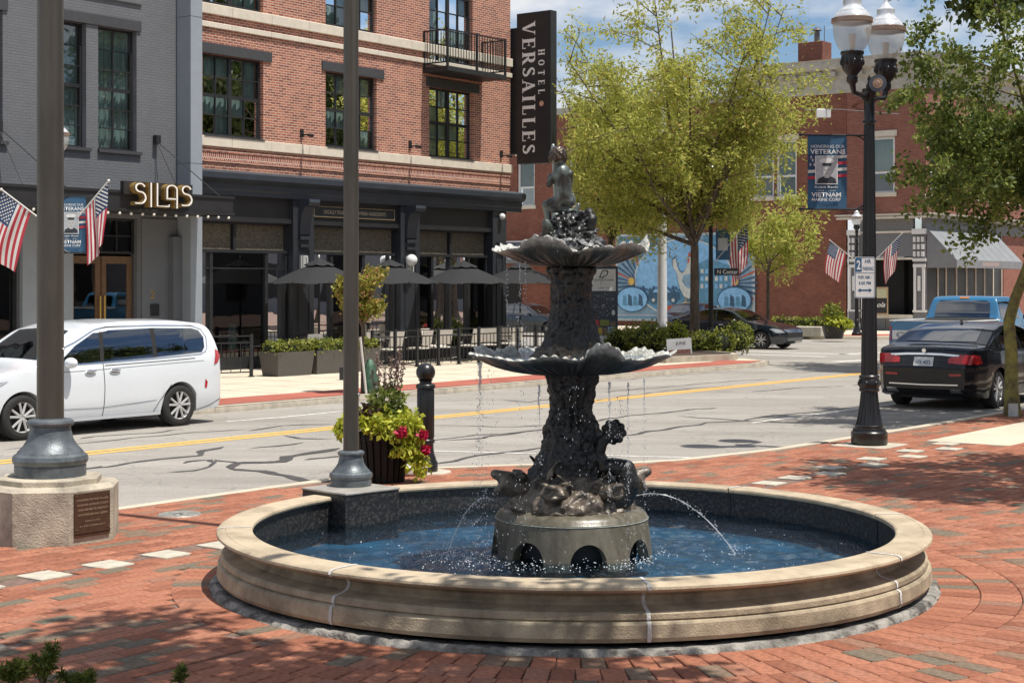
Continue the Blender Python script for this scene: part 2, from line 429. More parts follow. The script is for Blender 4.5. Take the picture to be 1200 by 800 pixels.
BANNERBLUE = mat('banner_blue', (0.035, 0.105, 0.19), 0.7, var=0.12, scale=4)

# ================================================================== GROUND, ROAD, PAVEMENTS
def sheet(name, pts, z, m, label, kind='structure', cat=None, zb=None):
    mb = MB()
    if zb is None:
        mb.add([(p.x, p.y, z) for p in pts], [tuple(range(len(pts)))])
    else:
        n = len(pts)
        mb.add([(p.x, p.y, z) for p in pts] + [(p.x, p.y, zb) for p in pts], [tuple(range(n))] + [(i, (i+1)%n, (i+1)%n+n, i+n) for i in range(n)])
    o = mb.build(name, m, smooth=False)
    return tag(o, label, cat, None, kind)
GROUNDM = mat('dusty_ground', (0.30, 0.28, 0.24), 0.95, var=0.2, scale=0.3)
g = MB(); g.add([(-900,-900,-.2),(900,-900,-.2),(900,1500,-.2),(-900,1500,-.2)], [(0,1,2,3)])
tag(g.build('ground', GROUNDM, smooth=False), 'pale flat ground reaching the horizon beyond the town', 'ground', None, 'structure')

def asphalt():
    m, nt, b = newmat('old_grey_asphalt')
    b.inputs['Roughness'].default_value = 0.88; b.inputs['Specular IOR Level'].default_value = 0.25
    tc = nt.nodes.new('ShaderNodeTexCoord')
    n1 = nt.nodes.new('ShaderNodeTexNoise'); n1.inputs['Scale'].default_value = 0.35; n1.inputs['Detail'].default_value = 12; n1.inputs['Roughness'].default_value = 0.75
    mp = nt.nodes.new('ShaderNodeMapping'); mp.inputs['Rotation'].default_value = (0, 0, -ROT); mp.inputs['Scale'].default_value = (0.35, 1.6, 1)
    nt.links.new(tc.outputs['Object'], mp.inputs[0]); nt.links.new(mp.outputs[0], n1.inputs['Vector'])
    cr = nt.nodes.new('ShaderNodeValToRGB')
    cr.color_ramp.elements[0].position = 0.36; cr.color_ramp.elements[0].color = (0.245, 0.225, 0.20, 1)
    cr.color_ramp.elements[1].position = 0.62; cr.color_ramp.elements[1].color = (0.35, 0.325, 0.29, 1)
    nt.links.new(n1.outputs['Fac'], cr.inputs['Fac'])
    n2 = nt.nodes.new('ShaderNodeTexNoise'); n2.inputs['Scale'].default_value = 45; n2.inputs['Detail'].default_value = 6; n2.inputs['Roughness'].default_value = 0.8
    nt.links.new(tc.outputs['Object'], n2.inputs['Vector'])
    mr = nt.nodes.new('ShaderNodeMapRange'); mr.inputs['From Min'].default_value = 0.3; mr.inputs['From Max'].default_value = 0.7; mr.inputs['To Min'].default_value = 0.72; mr.inputs['To Max'].default_value = 1.25
    nt.links.new(n2.outputs['Fac'], mr.inputs['Value'])
    mu = nt.nodes.new('ShaderNodeMix'); mu.data_type = 'RGBA'; mu.blend_type = 'MULTIPLY'; mu.inputs['Factor'].default_value = 1
    nt.links.new(cr.outputs['Color'], mu.inputs['A']); nt.links.new(mr.outputs['Result'], mu.inputs['B'])
    # fine crack network
    vo = nt.nodes.new('ShaderNodeTexVoronoi'); vo.feature = 'DISTANCE_TO_EDGE'; vo.inputs['Scale'].default_value = 0.55
    nn = nt.nodes.new('ShaderNodeTexNoise'); nn.inputs['Scale'].default_value = 1.4; nn.inputs['Detail'].default_value = 8
    nt.links.new(tc.outputs['Object'], nn.inputs['Vector'])
    vm = nt.nodes.new('ShaderNodeVectorMath'); vm.operation = 'MULTIPLY_ADD'
    vm.inputs[1].default_value = (1.6, 1.6, 1.6)
    nt.links.new(nn.outputs['Color'], vm.inputs[0]); nt.links.new(tc.outputs['Object'], vm.inputs[2])
    nt.links.new(vm.outputs[0], vo.inputs['Vector'])
    lt = nt.nodes.new('ShaderNodeMath'); lt.operation = 'LESS_THAN'; lt.inputs[1].default_value = 0.009
    nt.links.new(vo.outputs['Distance'], lt.inputs[0])
    m2 = nt.nodes.new('ShaderNodeMix'); m2.data_type = 'RGBA'; m2.inputs['B'].default_value = (0.09, 0.085, 0.08, 1)
    sc_ = nt.nodes.new('ShaderNodeMath'); sc_.operation = 'MULTIPLY'; sc_.inputs[1].default_value = 0.30
    nt.links.new(lt.outputs[0], sc_.inputs[0]); nt.links.new(sc_.outputs[0], m2.inputs['Factor'])
    nt.links.new(mu.outputs['Result'], m2.inputs['A'])
    nt.links.new(m2.outputs['Result'], b.inputs['Base Color'])
    bp = nt.nodes.new('ShaderNodeBump'); bp.inputs['Strength'].default_value = 0.5; bp.inputs['Distance'].default_value = 0.01
    nt.links.new(n2.outputs['Fac'], bp.inputs['Height']); nt.links.new(bp.outputs['Normal'], b.inputs['Normal'])
    return m
ASPH = asphalt()
PAVECONC = mat('pale_pavement_concrete', (0.56, 0.49, 0.38), 0.92, var=0.10, scale=1.5, bump=0.25, bscale=80, detail=12)
KERBC = mat('worn_kerb_concrete', (0.44, 0.39, 0.31), 0.9, scale=3.5, bump=0.4, bscale=50, col2=(0.26, 0.23, 0.19), ramp=(0.3, 0.6), detail=12)
road = sheet('road', [W(-60, 5), W(220, 5), W(220, 34), W(62, 34), W(62, 110), W(46, 110), W(46, 34), W(-60, 34)], -0.1, ASPH, 'worn grey asphalt street with sealed cracks and a yellow line', cat='road')

# --- near plaza slab with kerb
edge = [(-60, 13.0), (12.6, 13.0), (13.6, 12.98), (15.3, 12.75), (16.2, 12.1), (16.9, 11.3), (17.8, 10.85), (19.7, 10.5), (22.5, 10.38), (25.5, 10.3), (60, 10.3), (220, 10.3)]
def offs(line, d):
    out = []
    for i, (a, b) in enumerate(line):
        p = line[max(i-1, 0)]; q = line[min(i+1, len(line)-1)]
        dx, dy = q[0]-p[0], q[1]-p[1]; L = math.hypot(dx, dy)
        out.append((a + dy/L*d, b - dx/L*d))
    return out
def densify(line, step=1.0):
    out = []
    for (a, b) in zip(line[:-1], line[1:]):
        n = max(1, int(math.hypot(b[0]-a[0], b[1]-a[1])/step))
        n = min(n, 40)
        for k in range(n): out.append((a[0]+(b[0]-a[0])*k/n, a[1]+(b[1]-a[1])*k/n))
    out.append(line[-1]); return out
plaza = sheet('plaza_paving', [W(*p) for p in edge] + [W(220, -40), W(-60, -40)], -0.012, SANDJOINT, 'red brick plaza paving around the fountain', cat='paving')
def kerb(name, line, width, ztop, zbot, m, label, seg=2.4, parent=None):
    # kerb stones laid end to end along a line in street coordinates; the road lies to the left of travel
    root = thing(name, label, 'kerb', kind='structure')
    line = densify(line, seg)
    inner = offs(line, width)
    for i in range(len(line)-1):
        g_ = 0.004
        def L(p, q, f): return (p[0]+(q[0]-p[0])*f, p[1]+(q[1]-p[1])*f)
        Ln = max(0.05, math.hypot(line[i+1][0]-line[i][0], line[i+1][1]-line[i][1]))
        e = g_/Ln
        a, b_ = W(*L(line[i], line[i+1], e)), W(*L(line[i], line[i+1], 1-e))
        c, d = W(*L(inner[i], inner[i+1], e)), W(*L(inner[i], inner[i+1], 1-e))
        t1 = W(*L(L(line[i], line[i+1], e), L(inner[i], inner[i+1], e), 0.12)); t2 = W(*L(L(line[i], line[i+1], 1-e), L(inner[i], inner[i+1], 1-e), 0.12))
        mb = MB()
        def z(p, h): return (p.x, p.y, h)
        mb.add([z(a, zbot), z(b_, zbot), z(a, ztop-.02), z(b_, ztop-.02), z(t1, ztop), z(t2, ztop), z(c, ztop), z(d, ztop), z(c, zbot), z(d, zbot)],
               [(0,1,3,2), (2,3,5,4), (4,5,7,6), (6,7,9,8), (0,2,4,6,8), (1,3,5,7,9)])
        mb.build('kerb_stone', m, root, ang=60)
    return root
kerb('near_kerb', [(-15, 13.0)] + [p for p in edge if -20 < p[0] < 61] , 0.17, 0.004, -0.13, PAVECONC, 'pale concrete kerb edging the brick plaza along the street')

# --- pavers: field laid along the street, rings of radial bricks round the fountain
FX, FY = 0.46, 12.5
def ring_sector(a): return -2.25 < a < 0.75
RING0 = 2.745; PITCH = 0.287
obstacles = []   # (kind, data)
plates = []
bw, bl, jt = 0.139, 0.280, 0.006
stones = []      # square pale stones, in street coords
for k in range(-12, 14):
    s_ = 9.05 + k*0.61*1.0
    for row, t_ in ((0, 10.42), (1, 8.70)):
        if row == 0 and s_ > 9.9: continue
        if row == 1 and 6.45 < s_ < 12.5: continue
        p = W(s_, t_)
        if math.hypot(p.x-FX, p.y-FY) > 2.95: stones.append((s_, t_))
for k in range(14, 34):
    stones.append((9.05 + k*0.61, 8.70 + (0.15 if k % 2 else -0.15)))
def in_stone(s_, t_):
    for a, b in stones:
        if abs(s_-a) < 0.155+bl*0.36 and abs(t_-b) < 0.155+bw*0.36: return True
    return False
slab_poly = (22.1, 60.0, 8.02, 9.22)
pads = []
def blocked(x, y):
    s_ = x*SA + y*CA; t_ = -x*CA + y*SA
    if slab_poly[0] < s_ < slab_poly[1] and slab_poly[2] < t_ < slab_poly[3]: return True
    for (px, py, hx, hy) in pads:
        if abs(s_-px) < hx and abs(t_-py) < hy: return True
    return False
LPx, LPy = 4.98, 22.6
lps, lpt = LPx*SA+LPy*CA, -LPx*CA+LPy*SA
pads.append((lps, lpt, 0.40, 0.40))
def edge_t(s_):
    for (a, b), (c, d) in zip(edge[:-1], edge[1:]):
        if a <= s_ <= c: return b + (d-b)*(s_-a)/(c-a)
    return 10.3
cand = []   # (x, y, angle, length, width, tone)
def tone(r): 
    v = r.random()
    return v
r2 = random.Random(11)
nrow = int((13.2 + 2)/ (bw+jt))
for i in range(-40, nrow+1):
    t_ = i*(bw+jt)
    for j in range(-10, 112):
        s_ = j*(bl+jt) + (0.143 if i % 2 else 0) + 0.02*math.sin(i*1.7)
        x, y = s_*SA - t_*CA, s_*CA + t_*SA
        if y < 7.6 or y > 29 or abs(x) > 0.3158*y + 0.9: continue
        if t_ > edge_t(s_) - 0.17 - bw*0.5: continue
        dx, dy = x-FX, y-FY; rr = math.hypot(dx, dy); a = math.atan2(dy, dx)
        lim = RING0 + PITCH*(10 if ring_sector(a) else 1)
        if rr < lim - 0.03: continue
        if in_stone(s_, t_) or blocked(x, y): continue
        cand.append((x, y, ROT, bl, bw, 0.0, r2.random()))
for k in range(10):
    rin = RING0 + k*PITCH; rc = rin + bl/2
    n = int(2*PI*(rin+0.08)/(bw+jt))
    off = r2.random()
    for j in range(n):
        a = (j+off)/n*2*PI
        a = (a+PI) % (2*PI) - PI
        if k > 0 and not ring_sector(a): continue
        x, y = FX+rc*math.cos(a), FY+rc*math.sin(a)
        if y < 7.6 or abs(x) > 0.3158*y+0.9: continue
        s_ = x*SA + y*CA; t_ = -x*CA + y*SA
        if t_ > edge_t(s_) - 0.17 - bw*0.5 or blocked(x, y): continue
        if rc > 2.95 and in_stone(s_, t_): continue
        if math.hypot(x+1.47, y-14.75) < 0.75: continue
        cand.append((x, y, a, bl, 2*PI*rc/n - jt - 0.003, 0.004, r2.random()))
def pv_geo(L_, w, h0=-0.03, c=0.005):
    a, b = L_/2, w/2
    vs = [(-a,-b,h0),(a,-b,h0),(a,b,h0),(-a,b,h0), (-a,-b,-c),(a,-b,-c),(a,b,-c),(-a,b,-c), (-a+c,-b+c,0),(a-c,-b+c,0),(a-c,b-c,0),(-a+c,b-c,0)]
    fs = [(8,9,10,11),(4,5,9,8),(5,6,10,9),(6,7,11,10),(7,4,8,11),(0,1,5,4),(1,2,6,5),(2,3,7,6),(3,0,4,7)]
    return vs, fs
def inframe(x, y): return y > 8.95 and abs(x) < 0.3158*y - 0.02
def hidden(x, y):
    # behind the fountain as the camera sees it
    if math.hypot(x-FX, y-FY) < 2.7: return True
    return False
vis = sorted([c for c in cand if inframe(c[0], c[1]) and not hidden(c[0], c[1])], key=lambda c: math.hypot(c[0], c[1]))
near = set(id(c) for c in vis[:300])
shared = {}
vv = []; ff = []; tt = []
for c in cand:
    x, y, ang, L_, w, dz, tn = c
    if id(c) in near:
        key = (round(w, 3), int(tn*24))
        if key not in shared:
            vs, fs = pv_geo(L_, key[0]); me = bpy.data.meshes.new('brick'); me.from_pydata(vs, [], fs); me.materials.append(PAVER)
            at = me.attributes.new('tone', 'FLOAT', 'POINT'); at.data.foreach_set('value', [tn]*len(vs)); shared[key] = me
        o = bpy.data.objects.new('brick', shared[key]); C.objects.link(o); o.parent = plaza
        o.location = (x, y, dz + r2.uniform(-.002, .002)); o.rotation_euler = (r2.uniform(-.008, .008), r2.uniform(-.005, .005), ang + r2.uniform(-.012, .012))
    else:
        vs, fs = pv_geo(L_, w)
        ang += r2.uniform(-.012, .012); ca, sa = math.cos(ang), math.sin(ang); tx, ty = r2.uniform(-.005, .005), r2.uniform(-.008, .008); zz = dz + r2.uniform(-.002, .002)
        o0 = len(vv)
        for p in vs: vv.append((x+p[0]*ca-p[1]*sa, y+p[0]*sa+p[1]*ca, zz + p[2] + p[0]*tx + p[1]*ty))
        for f in fs: ff.append(tuple(i+o0 for i in f))
        tt += [tn]*len(vs)
o = raw('bricks', vv, ff, PAVER, plaza, tt); o['kind'] = 'stuff'
for (a, b) in stones:
    p = W(a, b)
    if not (7.6 < p.y < 34 and abs(p.x) < 0.32*p.y+0.9) or blocked(p.x, p.y): continue
    mb = MB(); mb.bbox(-.15, .15, -.15, .15, -.03, 0.003, .005)
    o = mb.build('paving_stone', CONC, plaza, smooth=False); o.location = p + Vector((0, 0, r2.uniform(-.001, .003))); o.rotation_euler = (0, 0, ROT + r2.uniform(-.02, .02))
for k in range(12):
    mb = MB(); mb.bbox(slab_poly[0]+k*3.1, slab_poly[0]+k*3.1+3.09, slab_poly[2], slab_poly[3], -.03, 0.004, .006)
    o = mb.build('concrete_slab', PAVECONC, plaza, smooth=False); o.rotation_euler = (0, 0, ROT)
mb = MB(); mb.bbox(-.4, .4, -.4, .4, -.03, .008, .008)
o = mb.build('concrete_pad', CONC, plaza, smooth=False); o.location = (LPx, LPy, 0); o.rotation_euler = (0, 0, ROT)
mb = MB()
mb.lathe([(0.0, 0.006), (0.10, 0.006), (0.105, 0.010), (0.20, 0.010), (0.21, 0.0), (0.21, -0.02)], 28)
for k in range(8):
    a = k*PI/4; mb.box(-.02, .02, .03, .18, .010, .014, M=Matrix.Rotation(a, 4, 'Z'))
o = mb.build('manhole_cover', mat('galvanised_cover', (0.32, 0.31, 0.28), 0.6, metal=0.4, var=0.3, scale=30), plaza); o.location = (-3.24, 15.8, 0)

# --- far pavement, bulb-out, red strip
fe = [(-60, 22.6), (17.6, 22.6), (18.6, 22.45), (19.3, 22.1), (20.2, 21.95), (24, 21.9), (30, 21.88), (36.5, 21.85), (40.2, 21.75), (41.6, 22.1), (42.6, 23.1), (43.4, 24.6), (44.2, 27.0), (44.8, 31), (45, 110)]
far = sheet('far_pavement', [W(*p) for p in fe] + [W(41.2, 110), W(41.2, 31.6), W(-60, 31.6)][0:3], 0.016, PAVECONC, 'pale concrete pavement in front of the hotel and restaurant', cat='pavement')
kerb('far_kerb', [(-15, 22.6)] + [x for x in fe if x[0] > -20][:14], -0.18, 0.022, -0.13, KERBC, 'worn concrete kerb along the far side of the street')
# red brick strip just behind the kerb
st_in = offs(densify([p for p in fe if -20 < p[0]][:9], 2.0), -0.22); st_out = offs(densify([p for p in fe if -20 < p[0]][:9], 2.0), -1.45)
mb = MB()
n = len(st_in)
mb.add([(a, b, 0.026) for a, b in st_in] + [(a, b, 0.026) for a, b in st_out], [(i, i+1, i+1+n, i+n) for i in range(n-1)])
o = mb.build('red_brick_strip', STRIP_BRICK, smooth=False); o.rotation_euler = (0, 0, ROT)
tag(o, 'red brick strip between the far kerb and pale pavement', 'paving', None, 'structure')
# expansion joints across the far pavement, thin strips of a darker colour
mb = MB()
for k in range(0, 30):
    s_ = 10 + k*1.5; mb.box(s_-.006, s_+.006, 23.7, 31.2, 0.0165, 0.0185)
for t_ in (25.2, 26.7): mb.box(-20, 41, t_-.006, t_+.006, 0.0165, 0.0188)
o = mb.build('pavement_joint', mat('dull_brown_joint', (0.22, 0.19, 0.15), 0.9), far, smooth=False); o.rotation_euler = (0, 0, ROT); 
o['kind'] = 'stuff'
# the nose bed with raised kerb, hedge and mulch
bed = [(38.9, 23.9), (41.6, 23.2), (42.5, 23.6), (43.1, 24.6), (44.0, 27.4), (44.3, 30.5), (40.8, 30.6), (39.2, 27.0)]
mb = MB(); n = len(bed); P2 = [W(*p) for p in bed]; ce = sum(P2, Vector())/n; P3 = [p+(ce-p).normalized()*0.2 for p in P2]
mb.add([(p.x, p.y, 0.0) for p in P2]+[(p.x, p.y, 0.19) for p in P2]+[(p.x, p.y, 0.19) for p in P3]+[(p.x, p.y, 0.1) for p in P3],
       [(i, (i+1)%n, (i+1)%n+n, i+n) for i in range(n)]+[(i+n, (i+1)%n+n, (i+1)%n+2*n, i+2*n) for i in range(n)]+[(i+2*n, (i+1)%n+2*n, (i+1)%n+3*n, i+3*n) for i in range(n)])
pb = mb.build('planting_bed', KERBC, ang=30); tag(pb, 'raised concrete kerbed planting bed at the far street corner', 'planting bed', None, 'structure')
mb = MB(); mb.add([(p.x, p.y, 0.15) for p in P3], [tuple(range(n))]); mb.build('mulch', SOIL, pb, smooth=False)
# pavement beyond the cross street, in front of the brick shop
sheet('corner_pavement', [W(*p) for p in [(62, 110), (62, 32.4), (62.4, 30.2), (63.4, 28.6), (65, 27.3), (67, 26.4), (72, 25.2), (80, 24.6), (220, 24.6), (220, 34), (73, 34), (73, 110)]], 0.02, PAVECONC, 'pale corner pavement in front of the brick shop', cat='pavement', zb=-0.12)
sheet('corner_brick_paving', [W(*p) for p in [(62.6, 31.6), (63.2, 30.2), (64.2, 28.9), (65.4, 27.8), (67.2, 26.9), (72, 25.8), (100, 25.0), (100, 26.6), (73, 27.3), (68.6, 28.5), (66.6, 30.0)]], 0.026, STRIP_BRICK, 'red brick strip along the far corner kerb', cat='paving')

# --- road markings and sealed cracks
def ribbon(pts, w, z, name, m, parent, jitter=0.0, taper=False):
    P = [Vector((p[0], p[1], 0)) for p in pts]; vs = []; fs = []
    for i, p in enumerate(P):
        d = P[min(i+1, len(P)-1)] - P[max(i-1, 0)]; d.normalize(); nrm = Vector((-d.y, d.x, 0))
        ww = w * (1 + rnd.uniform(-jitter, jitter))
        if taper and i in (0, len(P)-1): ww *= 0.15
        vs += [(p.x+nrm.x*ww/2, p.y+nrm.y*ww/2, z), (p.x-nrm.x*ww/2, p.y-nrm.y*ww/2, z)]
    for i in range(len(P)-1): fs.append((2*i, 2*i+1, 2*i+3, 2*i+2))
    mb = MB(); mb.add(vs, fs); return mb.build(name, m, parent, smooth=False)
def sline(a, b, n=2): return [W(a[0]+(b[0]-a[0])*k/(n-1), a[1]+(b[1]-a[1])*k/(n-1)) for k in range(n)]
ribbon(sline((-40, 18.13), (56, 18.01), 60), 0.15, -0.096, 'yellow_line', YELLOW, road, 0.06)
ribbon(sline((-40, 18.38), (56, 18.26), 60), 0.15, -0.096, 'yellow_line', YELLOW, road, 0.06)
ribbon(sline((17.1, 15.5), (19.1, 10.8), 8), 0.10, -0.096, 'white_line', ROADWHITE, road, 0.05)
ribbon(sline((24.2, 13.2), (35, 12.9), 8), 0.11, -0.095, 'white_line', ROADWHITE, road, 0.05)
ribbon(sline((26.6, 13.2), (29.0, 10.6), 8), 0.11, -0.096, 'white_line', ROADWHITE, road, 0.05)
ribbon([W(*ground(x, y, -.1)) for x, y in [(265, 494), (330, 489), (400, 482)]], 0.12, -0.096, 'white_line', ROADWHITE, road, 0.1)
ribbon(sline((47.5, 23.2), (47.5, 29), 4), 0.35, -0.096, 'crossing_line', ROADWHITE, road)
ribbon(sline((49.6, 23.0), (49.6, 30), 4), 0.35, -0.096, 'crossing_line', ROADWHITE, road)
ribbon([W(*ground(x, y, -.1)) for x, y in [(978, 424), (1030, 421), (1100, 420)]], 0.4, -0.096, 'crossing_line', ROADWHITE, road)
ribbon([W(*ground(x, y, -.1)) for x, y in [(985, 415), (1040, 413)]], 0.35, -0.096, 'crossing_line', ROADWHITE, road)
cracks = [
 ([(105, 549), (150, 543), (190, 538), (232, 534), (246, 526), (262, 523.5)], .10),
 ([(190, 554), (222, 551), (248, 547), (252, 542), (246, 538), (234, 539), (215, 543)], .07),
 ([(275, 550), (283, 544), (300, 542.5), (322, 541), (338, 537), (352, 533.5), (370, 530), (398, 525)], .17),
 ([(275, 549), (292, 552), (315, 554), (340, 557), (360, 563), (383, 566)], .13),
 ([(252, 538), (265, 541), (280, 543), (300, 541)], .08),
 ([(290, 526.5), (320, 522.5), (356, 518.5)], .07), ([(330, 511), (355, 514), (395, 515)], .07),
 ([(358, 540), (380, 536.5), (400, 534)], .10), ([(0, 558), (40, 554), (90, 551), (120, 546)], .08), ([(0, 528), (60, 522), (130, 516), (210, 508), (290, 503.5)], .05),
 ([(95, 514), (120, 511), (160, 508.5), (215, 503)], .05), ([(395, 497), (330, 499), (290, 505)], .05),
 ([(418, 529), (450, 523), (505, 516), (560, 510), (640, 504)], .05), ([(502, 544), (540, 538), (580, 532), (640, 524), (700, 516)], .10),
 ([(506, 498), (560, 499), (600, 501), (645, 498)], .05), ([(590, 469), (620, 471), (660, 466)], .07),
 ([(520, 516), (560, 513), (590, 509), (625, 505), (690, 495), (735, 487), (770, 485), (800, 480.5), (815, 479), (840, 478)], .08),
 ([(725, 511), (780, 503), (830, 495.5), (870, 492.5), (905, 487), (960, 482), (1005, 477)], .09),
 ([(793, 487.5), (830, 490), (870, 493), (905, 495), (950, 497)], .07),
 ([(700, 460), (760, 455), (850, 447.5), (900, 444)], .05), ([(640, 451), (720, 446), (800, 439), (900, 431.5)], .04), ([(1000, 452), (1035, 447)], .07),
 ([(880, 459), (930, 455), (990, 452)], .05), ([(690, 470), (740, 463), (790, 457), (860, 452)], .04)]
for pl, w in cracks:
    G_ = [W(*ground(x, y, -.1)) for x, y in pl]
    out = []
    for a, b in zip(G_[:-1], G_[1:]):
        n = max(2, int((b-a).length/0.22))
        for k in range(n):
            p = a.lerp(b, k/n); nv = noise.noise_vector(p*1.7)*0.16; out.append(p + Vector((nv.x, nv.y, 0)))
    out.append(G_[-1])
    ribbon(out, w*.98, -0.0945 + rnd.uniform(0, .0008), 'sealed_crack', TAR, road, 0.38, True)

# ================================================================== FOUNTAIN
ft = thing('fountain', 'black tiered cast iron fountain in a round tan stone pool', 'fountain', (FX, FY, 0))
JA = [R(a) for a in (-82, -37, 8, 53, 98, 143, 188, 233)]
wall_prof = [(2.46, .10), (2.46, .385), (2.55, .385), (2.605, .368), (2.545, .352), (2.515, .325), (2.512, .300), (2.535, .275), (2.575, .262), (2.648, .252), (2.662, .238), (2.664, .208), (2.650, .199), (2.676, .190), (2.686, .178), (2.694, .10), (2.676, .072), (2.56, .070)]
cop_prof = [(2.435, .385), (2.428, .40), (2.432, .416), (2.445, .424), (2.625, .424), (2.63, .420), (2.635, .424), (2.672, .420), (2.692, .408), (2.695, .393), (2.68, .378), (2.645, .366), (2.62, .366), (2.60, .385)]
gap = 0.0035
def jig(r, z, a): 
    q = noise.noise(Vector((math.cos(a)*6, math.sin(a)*6, z*3)))
    return r + q*0.002, z + (q*0.0015 if z > .2 else 0)
for i, a in enumerate(JA):
    b = a + R(45)
    mb = MB(); mb.lathe(wall_prof, 26, a+gap, b-gap, close=True, fn=jig); mb.build('wall_stone', SAND_WALL, ft, ang=28)
    mb = MB(); mb.lathe(cop_prof, 26, a+gap, b-gap, close=True, fn=jig); mb.build('coping_stone', SANDSTONE, ft, ang=28)
    def seam(r, z, t): 
        q = noise.noise(Vector((z*22+i*9, r*9, i*3.3)))
        return r + (.004 if r > 2.5 else -.003) + abs(q)*.002, z + (.003 if z > .40 else 0)
    mb = MB()
    prof = [p for p in (cop_prof[3:11] + wall_prof[4:17])]
    ang_w = []
    vs = []; fs = []
    wl = 0.0045
    for k, (r, z) in enumerate(prof):
        q = .5*noise.noise(Vector((k*.5, i*5.1, 2)))
        for sgn in (-1, 1):
            t = a + sgn*(wl + abs(q)*.004) + q*.002 * (1 if z < .38 else .3)
            rr, zz = seam(r, z, t)
            vs.append((rr*math.cos(t), rr*math.sin(t), zz))
    for k in range(len(prof)-1): fs.append((2*k, 2*k+1, 2*k+3, 2*k+2))
    mb.add(vs, fs); mb.build('mortar_joint', MORTAR, ft, ang=50)
mb = MB()
def rough(r, z, a):
    q = noise.noise(Vector((math.cos(a)*14, math.sin(a)*14, z*20))); q2 = noise.noise(Vector((math.cos(a)*50, math.sin(a)*50, z*60)))
    k = 1 if r > 2.66 else 0
    return r + k*(q*.022 + q2*.01), max(0, z + k*(q2*.012 + q*.008))
mb.lathe([(2.56, .030), (2.60, .034), (2.66, .036), (2.69, .040), (2.705, .040), (2.728, .028), (2.742, .0), (2.75, -.02)], 360, fn=rough)
mb.build('mortar_footing', MORTAR_DIRTY, ft, ang=60)
mb = MB(); mb.lathe([(2.458, .02), (2.456, .10), (2.458, .385)], 96); mb.build('granite_lining', GRANITE, ft)
# white grout line on the lining
for a in JA:
    mb = MB(); mb.lathe([(2.452, .1), (2.452, .384)], 2, a-.004, a+.004); mb.build('lining_joint', MORTAR if False else mat('dark_grout', (0.03, 0.03, 0.03), 0.9), ft)
POOLBLUE = mat('blue_pool_floor', (0.012, 0.14, 0.25), 0.6, scale=1.3, col2=(0.008, 0.045, 0.085), ramp=(0.45, 0.75), detail=4)
mb = MB(); mb.lathe([(0.0, .03), (1.2, .03), (2.46, .03)], 64); mb.build('pool_floor', POOLBLUE, ft)
# water surface with ripples
def water_mat():
    m, nt, b = newmat('blue_pool_water'); nt.nodes.remove(b)
    tr = nt.nodes.new('ShaderNodeBsdfTransparent'); tr.inputs['Color'].default_value = (0.70, 0.86, 0.93, 1)
    gl = nt.nodes.new('ShaderNodeBsdfGlossy'); gl.inputs['Roughness'].default_value = 0.06; gl.inputs['Color'].default_value = (0.9, 0.95, 1, 1)
    fr = nt.nodes.new('ShaderNodeFresnel'); fr.inputs['IOR'].default_value = 1.34
    tc = nt.nodes.new('ShaderNodeTexCoord')
    n = nt.nodes.new('ShaderNodeTexNoise'); n.inputs['Scale'].default_value = 9; n.inputs['Detail'].default_value = 6; n.inputs['Roughness'].default_value = 0.65
    bp = nt.nodes.new('ShaderNodeBump'); bp.inputs['Strength'].default_value = 0.75; bp.inputs['Distance'].default_value = 0.05
    nt.links.new(tc.outputs['Object'], n.inputs['Vector']); nt.links.new(n.outputs['Fac'], bp.inputs['Height'])
    nt.links.new(bp.outputs['Normal'], gl.inputs['Normal']); nt.links.new(bp.outputs['Normal'], fr.inputs['Normal'])
    ms = nt.nodes.new('ShaderNodeMixShader')
    nt.links.new(fr.outputs[0], ms.inputs['Fac']); nt.links.new(tr.outputs[0], ms.inputs[1]); nt.links.new(gl.outputs[0], ms.inputs[2])
    nt.links.new(ms.outputs[0], nt.nodes['Material Output'].inputs['Surface'])
    return m
WATER = water_mat()
WZ = 0.185
drops_c = [(-.55, -.75), (.0, -.95), (1.25, -.75), (-.9, .2), (.9, .4), (-.75, -.35), (1.0, -.2)]
nr, na = 90, 220
rs = np.linspace(0, 2.457, nr); an = np.linspace(0, 2*PI, na, endpoint=False)
RR, AA = np.meshgrid(rs, an, indexing='ij'); XX = RR*np.cos(AA); YY = RR*np.sin(AA); ZZ = np.full_like(XX, WZ)
for k, (cx, cy) in enumerate(drops_c):
    d = np.hypot(XX-cx, YY-cy); ZZ += 0.0050*np.sin(d*38 + k)*np.exp(-d*1.3)
for k in range(14):
    th = k*2.4; fq = 6+k*1.3; ZZ += 0.0020*np.sin((XX*math.cos(th)+YY*math.sin(th))*fq*2 + k*1.9)
V = np.stack([XX.ravel(), YY.ravel(), ZZ.ravel()], 1)
F = []
for i in range(nr-1):
    for j in range(na):
        j2 = (j+1) % na; F.append((i*na+j, (i+1)*na+j, (i+1)*na+j2, i*na+j2))
raw('water', V, F, WATER, ft, smooth=True)

